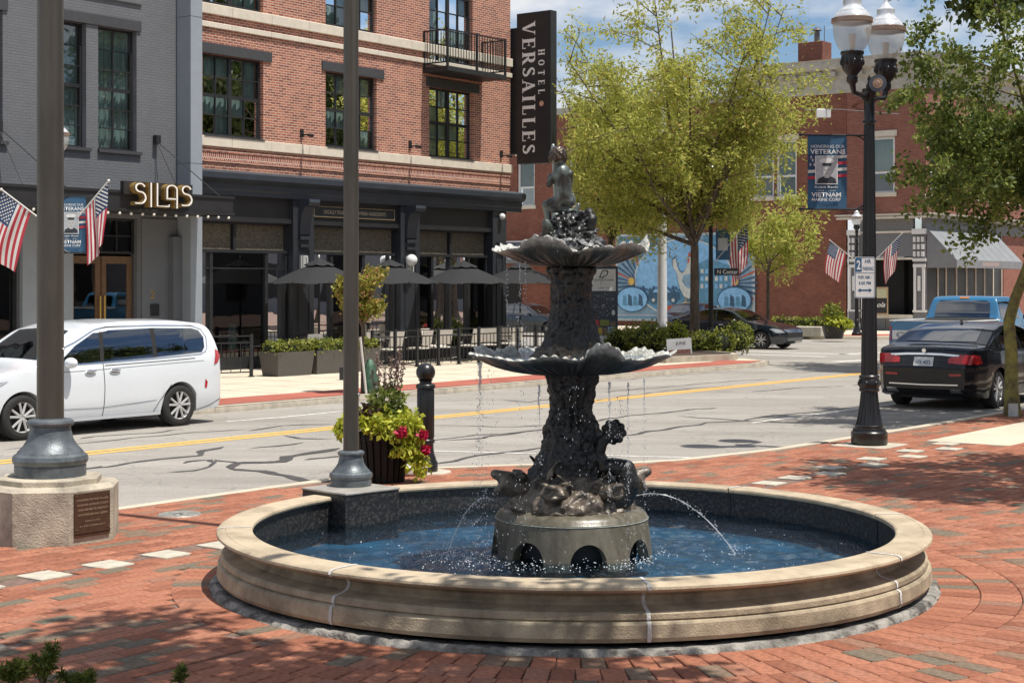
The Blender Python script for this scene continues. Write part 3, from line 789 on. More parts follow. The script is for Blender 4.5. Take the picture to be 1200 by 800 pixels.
def hashn(p, s): return noise.noise(p*s)
def rocky(name, prof, n, m, amp, fr_, parent, seed=0, zs=1.0, ridge=0.0, detail=0.35):
    # turned shape broken up into rock by layered noise
    P = []
    for (r0, z0), (r1, z1) in zip(prof[:-1], prof[1:]):
        k = max(1, int(math.hypot(r1-r0, z1-z0)/0.014))
        for i in range(k): P.append((r0+(r1-r0)*i/k, z0+(z1-z0)*i/k))
    P.append(prof[-1])
    mb = MB()
    def fn(r, z, a):
        v = Vector((math.cos(a)*r, math.sin(a)*r, z*zs)) + Vector((seed, seed*2, 0))
        d = noise.noise(v*fr_)*amp + noise.noise(v*fr_*2.7)*amp*0.6 + noise.noise(v*fr_*7)*amp*detail
        if ridge: d += (abs(noise.noise(Vector((a*3.0+seed, z*4, seed))))-.2)*ridge
        c = noise.voronoi(v*fr_*1.3)[0]; d += (c[1]-c[0])*amp*0.8 - amp*.25
        return max(0.002, r+d), z + d*0.25
    mb.lathe(P, n, fn=fn)
    return mb.build(name, m, parent, ang=50)
# drum with arched openings: a ring of wall pieces around eight arches
mb = MB()
arch_n = 8; a_off = R(8-90)+R(2)
Rb, Rt, z0_, z1_ = 0.625, 0.585, 0.13, 0.455
ns = 96; zz = 9
vs = []; fs = []
hole = R(13.0)
def arch_top(a):
    best = 9
    for k in range(arch_n):
        c = a_off + k*2*PI/arch_n; d = abs((a-c+PI) % (2*PI)-PI)
        if d < hole: best = min(best, d)
    if best > 8: return z0_
    return 0.185 + 0.145*math.sqrt(max(0, 1-(best/hole)**2))
ns = 288
for i in range(ns):
    a = 2*PI*i/ns; zb = arch_top(a)
    for k in range(zz):
        z = zb + (z1_-zb)*k/(zz-1); f = (z-z0_)/(z1_-z0_); r = Rb+(Rt-Rb)*f + noise.noise(Vector((math.cos(a)*9, math.sin(a)*9, z*12)))*.003
        vs.append((r*math.cos(a), r*math.sin(a), z))
for i in range(ns):
    for k in range(zz-1): fs.append((i*zz+k, ((i+1)%ns)*zz+k, ((i+1)%ns)*zz+k+1, i*zz+k+1))
o0 = len(vs)
# arch soffits
for i in range(ns):
    a = 2*PI*i/ns; zb = arch_top(a); r = Rb - 0.09
    vs.append((r*math.cos(a), r*math.sin(a), zb))
for i in range(ns): fs.append((i*zz, o0+i, o0+(i+1)%ns, ((i+1)%ns)*zz))
mb.add(vs, fs)
mb.lathe([(Rt, z1_), (Rt+.004, z1_+.008), (Rt-.003, z1_+.014), (Rt-.012, z1_+.035), (Rt-.045, z1_+.062), (Rt-.12, z1_+.078), (Rt-.3, z1_+.09), (0.0, z1_+.09)], 96)
mb.build('stone_drum', DRUM, ft, ang=40)
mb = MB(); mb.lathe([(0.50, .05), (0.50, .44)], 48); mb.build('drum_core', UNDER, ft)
mb = MB(); mb.lathe([(Rt+.001, z1_-.004), (Rt+.006, z1_), (Rt+.001, z1_+.004)], 96); mb.build('drum_rim_line', mat('lime_scale', (0.34, 0.36, 0.31), 0.6, var=0.3, scale=30), ft)
ZD = z1_+.085
# rock mound over the drum and trunk-like pillar
rocky('lower_pillar', [(0.0, ZD-.02), (.40, ZD-.01), (.39, ZD+.06), (.345, ZD+.17), (.29, ZD+.31), (.25, ZD+.46), (.21, ZD+.62), (.17, ZD+.74), (.175, ZD+.86), (.20, ZD+.98), (.22, ZD+1.06), (0, ZD+1.08)], 150, CAST, .030, 7.0, ft, 3, .8, ridge=.04, detail=.5)
rocky('rock_mound', [(0.48, ZD-.06), (.50, ZD), (.47, ZD+.06), (.40, ZD+.14), (.32, ZD+.22), (.24, ZD+.27), (0, ZD+.28)], 170, BROWNROCK, .05, 5.0, ft, 9, 1, detail=.35)
# big dolphin-fish masks spouting water
def remesh(o, vox, smooth=2):
    md = o.modifiers.new('r', 'REMESH'); md.mode = 'VOXEL'; md.voxel_size = vox; md.use_smooth_shade = True
    if smooth: s_ = o.modifiers.new('s', 'SMOOTH'); s_.iterations = smooth; s_.factor = 0.5
    dg = bpy.context.evaluated_depsgraph_get(); me = bpy.data.meshes.new_from_object(o.evaluated_get(dg)); o.modifiers.clear()
    old = o.data; ms = [m for m in old.materials]; o.data = me
    me.materials.clear()
    for m in ms: me.materials.append(m)
    return o
def capsule(mb, p, q, r0, r1, n=10):
    p, q = Vector(p), Vector(q); d = (q-p)
    mb.ball(p, r0, n, 7); mb.ball(q, r1, n, 7); mb.tube([p, q], [r0, r1], n)
def fish_head(parent, ang, name='fish_mask', k_=1.35):
    mb = MB()
    capsule(mb, (0.05, 0, 0.02), (.17, 0, .075), .075, .06)
    capsule(mb, (.17, 0, .09), (.245, 0, .115), .045, .028)       # upper lip
    capsule(mb, (.15, 0, .03), (.225, 0, .02), .036, .026)        # lower jaw
    for sg in (-1, 1):
        capsule(mb, (.19, sg*.03, .10), (.21, sg*.05, .05), .018, .016); capsule(mb, (.21, sg*.05, .05), (.205, sg*.03, .02), .016, .014)
        mb.ball((.10, sg*.06, .11), (.032, .026, .03)); mb.ball((.125, sg*.068, .125), (.016, .014, .016))
        for k in range(4):
            a = -.5 + k*.42; capsule(mb, (.0, sg*.06, .04), (-.03+.06*math.cos(a+1.6), sg*(.16+.02*k), .0+.07*k), .024, .010, 8)
            capsule(mb, (.05, sg*.05, -.01), (.12-.05*k, sg*(.14), -.075+.01*k), .022, .009, 8)
    for k in range(3): capsule(mb, (.03-.04*k, 0, .08), (-.02-.05*k, 0, .16-.01*k), .03, .012)
    o = mb.build(name, BROWNROCK, parent); o.location = (.27*math.cos(ang), .27*math.sin(ang), ZD+.085); o.rotation_euler = (0, R(-2), ang); o.scale = (k_, k_, k_)
    remesh(o, .009, 2)
    return o
fish_head(ft, R(188)); fish_head(ft, R(8)); fish_head(ft, R(98)); 
fish_head(ft, R(-48), 'shell_rosette').scale = (1.0, 1.5, .9)
fish_head(ft, R(-110), 'shell_rosette').scale = (1.0, 1.6, .9)
# putto with raised conch, sitting against the pillar on the right
def figure(name, parent, caps, m, loc, rz=0, sc_=1.0, vox=.008, sm=3, balls=()):
    mb = MB()
    for c in caps: capsule(mb, *c)
    for c, r in balls: mb.ball(c, r, 14, 10)
    o = mb.build(name, m, parent); remesh(o, vox/1.0, sm); o.location = loc; o.rotation_euler = (0, 0, rz); o.scale = (sc_,)*3
    return o
tail = []
pts = [(.18, .0, .0), (.25, 0, .05), (.30, 0, .13), (.285, 0, .215), (.21, 0, .235), (.155, 0, .22), (.13, 0, .30), (.15, 0, .38), (.20, 0, .42)]
rr_ = [.085, .085, .072, .062, .052, .040, .034, .034, .03]
for a, b, r0, r1 in zip(pts[:-1], pts[1:], rr_[:-1], rr_[1:]): tail.append((a, b, r0, r1))
for k in range(7):
    a = R(160 - k*42); tail.append(((.215, 0, .435), (.215+.055*math.cos(a), .01*(-1)**k, .435+.055*math.sin(a)), .028, .024))
figure('dolphin_tail', ft, tail, CAST, (.035, -.16, ZD+.02), R(-10), 1.30, .009, 2)
# water bowls
def lobed(lobes, rb, a):
    best = rb
    for (ca_, dd, rr) in lobes:
        da = a-ca_; disc = rr*rr - (dd*math.sin(da))**2
        if disc > 0:
            v = dd*math.cos(da) + math.sqrt(disc)
            if v > best: best = v
    return best
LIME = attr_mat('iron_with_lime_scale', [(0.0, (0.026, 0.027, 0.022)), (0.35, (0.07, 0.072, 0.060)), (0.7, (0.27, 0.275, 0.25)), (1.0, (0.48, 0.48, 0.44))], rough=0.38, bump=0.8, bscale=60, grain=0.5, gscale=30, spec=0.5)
def bowl(name, lobes, rb, zc, depth, parent, nf=16, seed=0, thick=.018, scal=.035, wave=.03, curls=()):
    n = 480; prof = []
    K = 16
    vs = []; fs = []; tn = []
    for i in range(n):
        a = 2*PI*i/n; Rm = lobed(lobes, rb, a)
        fl = math.cos(a*nf*3)
        w1 = math.sin(a*nf/2+seed)*wave + noise.noise(Vector((math.cos(a)*3, math.sin(a)*3, seed)))*wave*.8
        curl = 0
        for (ca_, wd, h) in curls:
            d = abs((a-ca_+PI) % (2*PI)-PI)/wd
            if d < 1: curl = max(curl, h*math.cos(d*PI/2)**.6)
        Rm2 = Rm*(1+scal*math.sin(a*nf)*.5 + .012*fl)
        for k in range(K+1):          # under side, from neck out
            f = k/K; r = .10 + (Rm2-.10)*f
            z = zc - depth*(1-f**2.2) + (fl*.012*f*math.sin(PI*min(1, f))) + w1*f**5 + curl*f**7
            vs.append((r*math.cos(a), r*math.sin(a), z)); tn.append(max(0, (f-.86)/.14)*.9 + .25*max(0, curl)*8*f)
        for k in range(K+1):          # upper side back in
            f = 1-k/K; r = .10 + (Rm2-.10)*f - thick*.3
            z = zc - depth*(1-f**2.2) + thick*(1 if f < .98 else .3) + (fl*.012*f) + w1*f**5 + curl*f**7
            vs.append((r*math.cos(a), r*math.sin(a), z)); tn.append(.45+.55*f**3)
    M_ = 2*(K+1)
    for i in range(n):
        i2 = (i+1) % n
        for k in range(M_-1): fs.append((i*M_+k, i2*M_+k, i2*M_+k+1, i*M_+k+1))
    mb = MB(); mb.add(vs, fs)
    return mb.build(name, LIME, parent, ang=70, attr=tn)
L1 = [(R(-140), .41, .46), (R(-24), .40, .41), (R(100), .41, .44)]
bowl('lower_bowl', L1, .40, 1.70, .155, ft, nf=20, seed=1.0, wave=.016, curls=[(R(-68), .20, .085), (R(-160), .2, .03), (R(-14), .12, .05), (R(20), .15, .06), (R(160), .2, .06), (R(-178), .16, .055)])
def pool(lobes, rb, z, parent, f=.86):
    mb = MB(); n = 120; vs = [(0, 0, z)]+[(lobed(lobes, rb, 2*PI*i/n)*f*math.cos(2*PI*i/n), lobed(lobes, rb, 2*PI*i/n)*f*math.sin(2*PI*i/n), z) for i in range(n)]
    mb.add(vs, [(0, 1+i, 1+(i+1) % n) for i in range(n)])
    o = mb.build('bowl_water', mat('bowl_water', (0.05, 0.10, 0.15), 0.06, var=0.3, scale=14, bump=0.5, bscale=30, spec=0.6), parent); return o
pool(L1, .40, 1.685, ft)
rocky('bowl_rock', [(.30, 1.62), (.30, 1.66), (.26, 1.74), (.20, 1.80), (0, 1.83)], 120, BROWNROCK, .05, 8.0, ft, 5, 1)
rocky('upper_pillar', [(.10, 1.62), (.245, 1.66), (.235, 1.74), (.205, 1.86), (.170, 2.0), (.150, 2.14), (.150, 2.26), (.175, 2.36), (.13, 2.42), (0, 2.44)], 130, CAST, .024, 9.0, ft, 14, .8, ridge=.03, detail=.5)
mb = MB()
for k in range(9):
    a = k*2*PI/9+.3; mb.ball((.15*math.cos(a), .15*math.sin(a), 2.345+.01*(k % 2)), (.055, .055, .045), 12, 8)
remesh(mb.build('pillar_capital', CAST, ft), .01, 2)
L2 = [(R(-150), .20, .42), (R(-85), .16, .34), (R(-20), .20, .40), (R(45), .2, .38), (R(110), .2, .38), (R(175), .2, .38)]
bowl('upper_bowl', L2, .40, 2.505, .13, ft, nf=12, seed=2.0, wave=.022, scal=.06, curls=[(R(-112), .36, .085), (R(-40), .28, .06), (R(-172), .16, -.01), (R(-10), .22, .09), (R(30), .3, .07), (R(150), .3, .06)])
rocky('crown_rock', [(.30, 2.50), (.27, 2.53), (.22, 2.60), (.175, 2.66), (.15, 2.73), (.13, 2.80), (0, 2.82)], 120, mat('grey_glinting_iron', (0.16, 0.165, 0.165), 0.35, metal=0.3, scale=12, col2=(0.018, 0.018, 0.018), bump=0.6, bscale=30, ramp=(.42, .6)), .045, 13.0, ft, 21, 2.2, detail=.6)
mb = MB()
for k in range(11):
    a = k*2*PI/11; r = .19+.05*(k % 2)
    M_ = Matrix.Translation((r*math.cos(a), r*math.sin(a), 2.565+.012*(k % 3))) @ Matrix.Rotation(a, 4, 'Z') @ Matrix.Rotation(R(25), 4, 'Y')
    mb.ball((0, 0, 0), (.085, .06, .016), 12, 6, M=M_)
mb.build('crown_leaf', mat('grey_leaf_iron', (0.20, 0.20, 0.20), 0.35, metal=0.3, var=0.5, scale=20, bump=.6), ft)
# kneeling child on top, seen from behind, hugging the spout
ch = [((0, 0, .10), (-.01, .01, .20), .058, .060), ((-.01, .01, .20), (-.015, .02, .285), .060, .062), ((-.015, .02, .285), (-.035, .03, .335), .040, .030),   # trunk and neck
      ((.035, .0, .09), (-.07, .04, .035), .048, .036), ((-.07, .04, .035), (.07, -.04, .0), .033, .024), ((.07, -.04, .0), (.088, -.045, .055), .020, .016),    # near leg folded, foot up
      ((-.035, .03, .09), (-.115, .08, .06), .045, .034), ((-.115, .08, .06), (-.10, .07, -.06), .030, .022),       # far leg
      ((-.062, .03, .27), (-.10, .06, .20), .027, .022), ((-.10, .06, .20), (-.085, .09, .27), .020, .016), ((.035, .0, .275), (.045, .05, .20), .030, .024), ((.045, .05, .20), (-.02, .10, .22), .021, .015)]
fig = figure('child_figure', ft, ch, SKINBRZ, (-.055, -.02, 2.79), R(10), 1.10, .0065, 3, balls=[((-.04, .035, .39), (.055, .062, .066)), ((0.02, 0, .085), (.062, .055, .052)), ((-.062, .088, .385), (.012, .012, .014)), ((-.095, .04, .385), (.010, .014, .018)), ((.012, .03, .385), (.010, .014, .018))])
mb = MB()
for k in range(60):
    a = k*2.399; zf = 1-2*(k+.5)/60
    if zf < -.45: continue
    q = math.sqrt(1-zf*zf); x, y = q*math.cos(a), q*math.sin(a)
    if y > .5 and zf < .35: continue
    mb.ball((-.04+.052*x, .035+.06*y, .395+.062*zf), .019, 8, 6)
h = mb.build('hair', mat('dark_bronze_hair', (0.075, 0.055, 0.04), 0.35, metal=.5, var=.6, scale=30), fig); remesh(h, .006, 1)
mb = MB(); mb.tube([(-.10, .16, 2.75), (-.12, .12, 3.02), (-.14, .10, 3.27)], [.03, .022, .012], 10); mb.ball((-.14, .10, 3.29), (.018, .018, .045)); mb.build('spout', mat('pale_spout', (0.34, 0.38, 0.36), .35, metal=.4, var=.3), ft)
# second small figure's leg and urn low on the crown
figure('crown_figure', ft, [((-.16, -.08, .06), (-.20, -.12, .13), .035, .034), ((-.20, -.12, .13), (-.21, -.13, .0), .028, .024), ((-.10, -.05, .10), (-.12, -.03, .18), .04, .04)], SKINBRZ, (0, 0, 2.58), 0, 1.0, .008, 3)
figure('urn', ft, [((.12, -.07, .02), (.15, -.09, .16), .05, .045), ((.15, -.09, .16), (.13, -.07, .21), .035, .04)], CAST, (0, 0, 2.58), 0, 1.0, .01, 3)

# granite pier carrying the second flagpole
pr = ground(412, 617, .185); pc = W(*pr)
pier = thing('granite_pier', 'dark granite pier with a pale stone top set into the fountain rim', 'pier', (-1.41, 14.17, 0), R(45))
mb = MB(); mb.bbox(-.30, .30, -.30, .30, 0, .448, .006); mb.build('pier_block', GRANITE, pier, smooth=False)
mb = MB(); mb.bbox(-.306, .306, -.306, .306, .4485, .470, .006); mb.build('cap_stone', mat('grey_cap_stone', (.30, .28, .25), .6, var=.2, scale=6), pier, smooth=False)

def flagpole(name, label, x, y, z, r, rb, hb, H, group):
    t = thing(name, label, 'flagpole', (x, y, z), 0)
    mb = MB(); mb.lathe([(r*.97, hb*.7), (r, hb), (r*.9, H)], 28); mb.ball((0, 0, H), r*1.1, 16, 10); mb.build('pole', BRONZE_POLE, t)
    mb = MB()
    prof = [(0, 0), (rb*.97, 0), (rb*.97, hb*.18), (rb*.95, hb*.2), (rb*1.0, hb*.23), (rb*1.03, hb*.29), (rb*1.0, hb*.36), (rb*.9, hb*.40), (rb*.88, hb*.43), (rb*.74, hb*.52), (rb*.62, hb*.64), (rb*.56, hb*.80), (rb*.55, hb*.86), (rb*.62, hb*.88), (rb*.64, hb*.92), (rb*.62, hb*.96), (rb*.56, hb*.985), (r*1.03, hb*1.0)]
    mb.lathe(prof, 48); mb.build('base_flange', VERDI, t, ang=30)
    return t
fp1 = flagpole('flagpole', 'thick bronze flagpole on the tan concrete plinth at the left', -4.10, 14.4, .545, .118, .32, .51, 11.5, 'bronze flagpoles')
fp2 = flagpole('flagpole', 'slim bronze flagpole rising from the granite pier of the fountain', -1.42, 14.30, .470, .069, .186, .31, 10.5, 'bronze flagpoles')
for fp, zz_, r in ((fp1, 1.12, .118), (fp2, .80, .07)):
    mb = MB(); mb.ball((r, -.02, zz_), .014, 8, 6); mb.build('rope_cleat', CHROME, fp)
# concrete plinth with plaque
pl = thing('concrete_plinth', 'octagonal tan concrete plinth with a bronze plaque under the flagpole', 'plinth', (-4.10, 14.4, 0), 0)
def octo(r, rot): return [(r*math.cos(rot+k*PI/4), r*math.sin(rot+k*PI/4)) for k in range(8)]
orot = R(22.5 + 8)
mb = MB(); rO = .615
o1 = octo(rO, orot); o2 = octo(rO, orot); o3 = octo(rO-.035, orot); o4 = octo(.46, orot); o5 = octo(.44, orot)
vs = [(x, y, 0) for x, y in o1]+[(x, y, .46) for x, y in o2]+[(x, y, .49) for x, y in o3]
fs = [(i, (i+1)%8, (i+1)%8+8, i+8) for i in range(8)]+[(i+8, (i+1)%8+8, (i+1)%8+16, i+16) for i in range(8)]+[tuple(range(16, 24))]
mb.add(vs, fs); mb.build('plinth_block', CONC_OLD, pl, ang=20)
mb = MB(); mb.add([(x, y, .488) for x, y in o4]+[(x, y, .535) for x, y in o4]+[(x, y, .547) for x, y in o5], fs); mb.build('upper_step', CONC_OLD, pl, ang=20)
def text_obj(name, s, h, m, parent, M, width=None, bold=0.0, ext=0.0, align='CENTER', lines=1.0, shear=0):
    cu = bpy.data.curves.new(name, 'FONT'); cu.body = s; cu.align_x = align; cu.align_y = 'CENTER'; cu.size = 1.0; cu.extrude = 0.0; cu.offset = bold; cu.resolution_u = 3
    cu.space_line = lines; cu.shear = shear
    o = bpy.data.objects.new(name, cu); C.objects.link(o)
    dg = bpy.context.evaluated_depsgraph_get(); dg.update()
    me = bpy.data.meshes.new_from_object(o.evaluated_get(dg))
    bpy.data.objects.remove(o); bpy.data.curves.remove(cu)
    xs = [v.co.x for v in me.vertices]; ys = [v.co.y for v in me.vertices]
    w0 = max(xs)-min(xs); h0 = max(ys)-min(ys); cx = (max(xs)+min(xs))/2; cy = (max(ys)+min(ys))/2
    sy = h/h0; sx = (width/w0) if width else sy
    me.transform(M @ Matrix.Diagonal((sx, sy, 1, 1)) @ Matrix.Translation((-cx, -cy, 0)))
    me.materials.clear(); me.materials.append(m); me.name = name
    o = bpy.data.objects.new(name, me); C.objects.link(o)
    if parent is not None: o.parent = parent
    return o
def face_M(x, y, z, rz=0): # text standing upright, facing local -y turned by rz
    return Matrix.Translation((x, y, z)) @ Matrix.Rotation(rz, 4, 'Z') @ Matrix.Rotation(R(90), 4, 'X')
# plaque on the facet turned towards the camera's right
fa = orot + (5+.5)*PI/4 + PI/4   # facet normal angle
fa = R(-52+8-0)
best = min([orot+(k+.5)*PI/4 for k in range(8)], key=lambda a: abs(((a-R(-58))+PI) % (2*PI)-PI)); fa = best
ap = rO*math.cos(PI/8)
M0 = Matrix.Translation((ap*math.cos(fa), ap*math.sin(fa), .255)) @ Matrix.Rotation(fa+R(90), 4, 'Z')
PLQ = mat('brown_bronze_plaque', (0.085, 0.045, 0.028), .45, metal=.3, var=.2, scale=20)
mb = MB(); mb.bbox(-.19, .19, -.018, .0, -.19, .19, .004, M=M0); mb.box(-.19, .19, -.024, -.016, -.155, -.148, M=M0)
for sx in (-1, 1):
    for sz in (-1, 1): mb.ball((sx*.17, -.018, sz*.165 if sz > 0 else -.125), .008, 8, 6, M=M0)
pq = mb.build('plaque', PLQ, pl, smooth=False)
PT = mat('plaque_letters', (0.42, 0.30, 0.20), .5, metal=.3, var=.1)
for k, (tx, w) in enumerate([('DONATED TO THE VILLAGE', .33), ('IN HONOR OF THOSE CITIZENS', .33), ('WHO SERVED TO PROTECT', .32), ('OUR FREEDOM AND LIBERTY', .32), ('DEDICATED', .16), ('BY THE COMMUNITY', .28)]):
    text_obj('lettering', tx, .017 if k < 4 else .012, PT, pq, M0 @ Matrix.Translation((0, -.0205, .13-.042*k-(.015 if k > 3 else 0))) @ Matrix.Rotation(R(90), 4, 'X'), width=w, bold=.01)

# fountain spray: jets, dribbles and droplets
def drop_mat():
    m, nt, b = newmat('clear_water_drop'); nt.nodes.remove(b)
    tr = nt.nodes.new('ShaderNodeBsdfTransparent'); gl = nt.nodes.new('ShaderNodeBsdfPrincipled'); gl.inputs['Base Color'].default_value = (.62, .64, .66, 1); gl.inputs['Roughness'].default_value = .1
    ms = nt.nodes.new('ShaderNodeMixShader'); ms.inputs[0].default_value = .62
    nt.links.new(tr.outputs[0], ms.inputs[1]); nt.links.new(gl.outputs[0], ms.inputs[2]); nt.links.new(ms.outputs[0], nt.nodes['Material Output'].inputs['Surface']); return m
DROP = drop_mat()
def spray_mat():
    m, nt, b = newmat('water_spray')
    b.inputs['Base Color'].default_value = (0.85, 0.88, 0.9, 1); b.inputs['Roughness'].default_value = 0.08; b.inputs['Transmission Weight'].default_value = 0.55; b.inputs['IOR'].default_value = 1.33
    return m
SPRAY = spray_mat()
FOAM = mat('white_water', (0.80, 0.84, 0.88), 0.25, var=0.1)
def jet(a0, r0, z0, r1, parent, seed):
    rj = random.Random(seed); mb = MB(); n = 26; pts = []; rad = []
    for i in range(n):
        f = i/(n-1); r = r0+(r1-r0)*f; z = z0 + .05*4*f*(1-f) - (z0-WZ)*f*f
        aa = a0 + rj.uniform(-.006, .006)
        pts.append((r*math.cos(aa), r*math.sin(aa), z)); rad.append(.0035 + rj.uniform(-.002, .0025))
    mb.tube(pts, rad, 6)
    for k in range(120):
        f = rj.random()**.6; r = r0+(r1-r0)*f + rj.gauss(0, .02); z = z0 + .2*f*(1-f)-(z0-WZ)*f*f + rj.gauss(0, .018)
        aa = a0 + rj.gauss(0, .02); mb.ball((r*math.cos(aa), r*math.sin(aa), z), rj.uniform(.002, .005), 5, 4)
    o = mb.build('water_jet', DROP, parent); return o
jet(R(192), .62, .60, .98, ft, 1)
jet(R(-4), .50, .62, 1.25, ft, 2)
mb = MB(); rj = random.Random(5)
tt_ = []
def fall(x, y, z0, z1, n, spread, str_=True, w=.02):
    if str_:
        zt = z0; pts = []; rad = []
        L_ = rj.uniform(.22, .38); w *= .55
        for i in range(9): pts.append((x+rj.uniform(-.006, .006), y+rj.uniform(-.006, .006), z0-L_*i/8)); rad.append(max(.0015, w*(1-i/8)**1.5*rj.uniform(.6, 1.1)))
        mb.tube(pts, rad, 6)
    for i in range(int(n*2.0)):
        f = rj.random()**1.3; z = z0 + (z1-z0)*f; sp = spread*(.18+f*.8)
        s0 = rj.uniform(.0016, .0042)
        mb.ball((x+rj.gauss(0, sp), y+rj.gauss(0, sp), z), (s0, s0, s0*rj.uniform(1, 2.2)), 5, 4)
fall(-.70, -.46, 1.66, WZ, 170, .045, True, .035)
fall(-.62, -.58, 1.62, WZ, 60, .10, False)
fall(-.38, -.66, 1.55, WZ, 60, .09, False); fall(-.26, -.55, 1.5, .9, 30, .02)
fall(.26, -.50, 1.52, WZ, 110, .02, True, .022); fall(.40, -.50, 1.52, WZ, 90, .015, True, .012); fall(.52, -.50, 1.55, WZ, 80, .02, True, .012); fall(.35, -.45, 1.4, WZ, 80, .12, False)
fall(-.50, -.28, 2.44, 1.7, 40, .015, False); fall(-.40, -.35, 2.40, 1.7, 50, .02, True, .008); fall(-.36, -.34, 2.42, 1.72, 30, .012, False)
fall(.0, -.62, 1.5, WZ, 40, .2, False)
o = mb.build('falling_water', DROP, ft); o['kind'] = 'stuff'
mb = MB()
for (cx, cy, n, sp) in [(-.95, -.2, 260, .10), (-.7, -.55, 160, .16), (.62, -.15, 110, .08), (.35, -.66, 130, .10), (1.24, -.08, 60, .06), (-.35, -.72, 130, .14), (-1.1, .35, 60, .35), (1.2, -.7, 50, .2), (.5, -.5, 120, .06), (0, -.65, 90, .14), (-1.0, -.9, 90, .5), (1.4, 0, 80, .6)]:
    for k in range(int(n*.6)):
        x, y = cx+rj.gauss(0, sp), cy+rj.gauss(0, sp)
        if math.hypot(x, y) < .64 or math.hypot(x, y) > 2.4: continue
        s0 = rj.uniform(.0015, .006); mb.ball((x, y, WZ+rj.uniform(0, .004)+(rj.random()**4)*.06), (s0, s0, s0*.6), 5, 4)
o = mb.build('splashes', FOAM, ft); o['kind'] = 'stuff'

# ================================================================== BUILDINGS
def wall_holes(mb, x0, x1, z0, z1, holes, y=0.0, depth=0.25, mi=0):
    # wall sheet in the local xz plane with rectangular openings and their reveals (outside faces -y)
    xs = sorted(set([x0, x1] + [h[0] for h in holes] + [h[1] for h in holes])); zs = sorted(set([z0, z1] + [h[2] for h in holes] + [h[3] for h in holes]))
    xs = [x for x in xs if x0 <= x <= x1]; zs = [z for z in zs if z0 <= z <= z1]
    for a, b in zip(xs[:-1], xs[1:]):
        for c, d in zip(zs[:-1], zs[1:]):
            mx_, mz = (a+b)/2, (c+d)/2
            if any(h[0] < mx_ < h[1] and h[2] < mz < h[3] for h in holes): continue
            mb.add([(a, y, c), (b, y, c), (b, y, d), (a, y, d)], [(0, 1, 2, 3)], mi)
    for h in holes:
        a, b, c, d = h
        mb.add([(a, y, c), (b, y, c), (b, y, d), (a, y, d), (a, y+depth, c), (b, y+depth, c), (b, y+depth, d), (a, y+depth, d)], [(0,4,5,1),(1,5,6,2),(2,6,7,3),(3,7,4,0)], mi)
def window(parent, x0, x1, z0, z1, y, nx, nz, fm, gm, fw=.06, bar=.028, mid=None, curtain=None, M=None, panes=True, name='window', nomid=()):
    # frame with glazing bars; each pane a sub-part
    mb = MB(); d0, d1 = y, y+.07
    mb.box(x0, x1, d0, d1, z0, z0+fw, M=M); mb.box(x0, x1, d0, d1, z1-fw, z1, M=M); mb.box(x0, x0+fw, d0, d1, z0+fw, z1-fw, M=M); mb.box(x1-fw, x1, d0, d1, z0+fw, z1-fw, M=M)
    W_ = (x1-x0-2*fw)/nx; H_ = (z1-z0-2*fw)/nz
    for i in range(1, nx):
        w = bar*2.0 if (mid and i == mid[0]) else bar*.5
        mb.box(x0+fw+i*W_-w, x0+fw+i*W_+w, d0+.005, d1-.005, z0+fw, z1-fw, M=M)
    for j in range(1, nz):
        w = bar*1.6 if (mid and j == mid[1]) else bar*.5
        mb.box(x0+fw, x1-fw, d0+.01, d1-.01, z0+fw+j*H_-w, z0+fw+j*H_+w, M=M)
    f = mb.build(name, fm, parent, smooth=False)
    if panes:
        for i in range(nx):
            for j in range(nz):
                p = MB(); a = x0+fw+i*W_; c = z0+fw+j*H_
                tl = rnd.uniform(-.003, .003); tl2 = rnd.uniform(-.003, .003)
                p.add([(a, y+.045+tl, c), (a+W_, y+.045-tl, c), (a+W_, y+.045-tl+tl2, c+H_), (a, y+.045+tl+tl2, c+H_)], [(0,1,2,3)], M=M)
                p.build('pane', gm, f, smooth=False)
    if curtain:
        p = MB(); n = 40; vs = []; fs = []
        for i in range(n+1):
            x = x0+(x1-x0)*i/n; yy = y+.16+.03*math.sin(i*1.9)+.02*math.sin(i*.7)
            vs += [(x, yy, z0), (x, yy, z1)]
        for i in range(n): fs.append((2*i, 2*i+2, 2*i+3, 2*i+1))
        p.add(vs, fs, M=M); p.build('curtain', curtain, parent, ang=80)
    return f

# ---- hotel
ho = street_thing('hotel_building', 'red brick hotel with stone bands, a balcony and a black shopfront', 'building', 27.64, 31.0)
hx = lambda s: s-27.64
HW = hx(41.05); HG = hx(40.55); HT = 13.6
wins2 = [(hx(28.10), hx(30.22)), (hx(32.60), hx(34.70)), (hx(37.05), hx(39.12))]
holes = [(a, b, 6.02, 8.10) for a, b in wins2] + [(a, b, 9.38, 11.55) for a, b in wins2[:2]] + [(wins2[2][0], wins2[2][1], 8.78, 11.55)]
mb = MB(); wall_holes(mb, 0, HW, 5.75, HT, holes, 0, .22)
mb.add([(HW,0,4.6),(HW,14,4.6),(HW,14,HT),(HW,0,HT)], [(0,1,2,3)]); mb.add([(0,0,HT),(HW,0,HT),(HW,14,HT),(0,14,HT)], [(0,1,2,3)]); mb.add([(0,14,0),(HW,14,0),(HW,14,HT),(0,14,HT)], [(0,3,2,1)])
mb.build('wall', BRICK_HOTEL, ho, smooth=False)
mb = MB(); mb.box(0, HW, -.012, .2, 5.40, 5.60); mb.build('soldier_course', BRICK_SOLDIER, ho, smooth=False)
mb = MB(); mb.box(0, HW, 0, .2, 5.0, 5.395); mb.box(0, HW, 0.0, .2, 5.605, 5.749); mb.box(0, HW, -.03, .1, 5.60, 5.655); mb.box(0, HW, -.03, .1, 5.345, 5.40); mb.build('lower_brick_band', BRICK_HOTEL, ho, smooth=False)
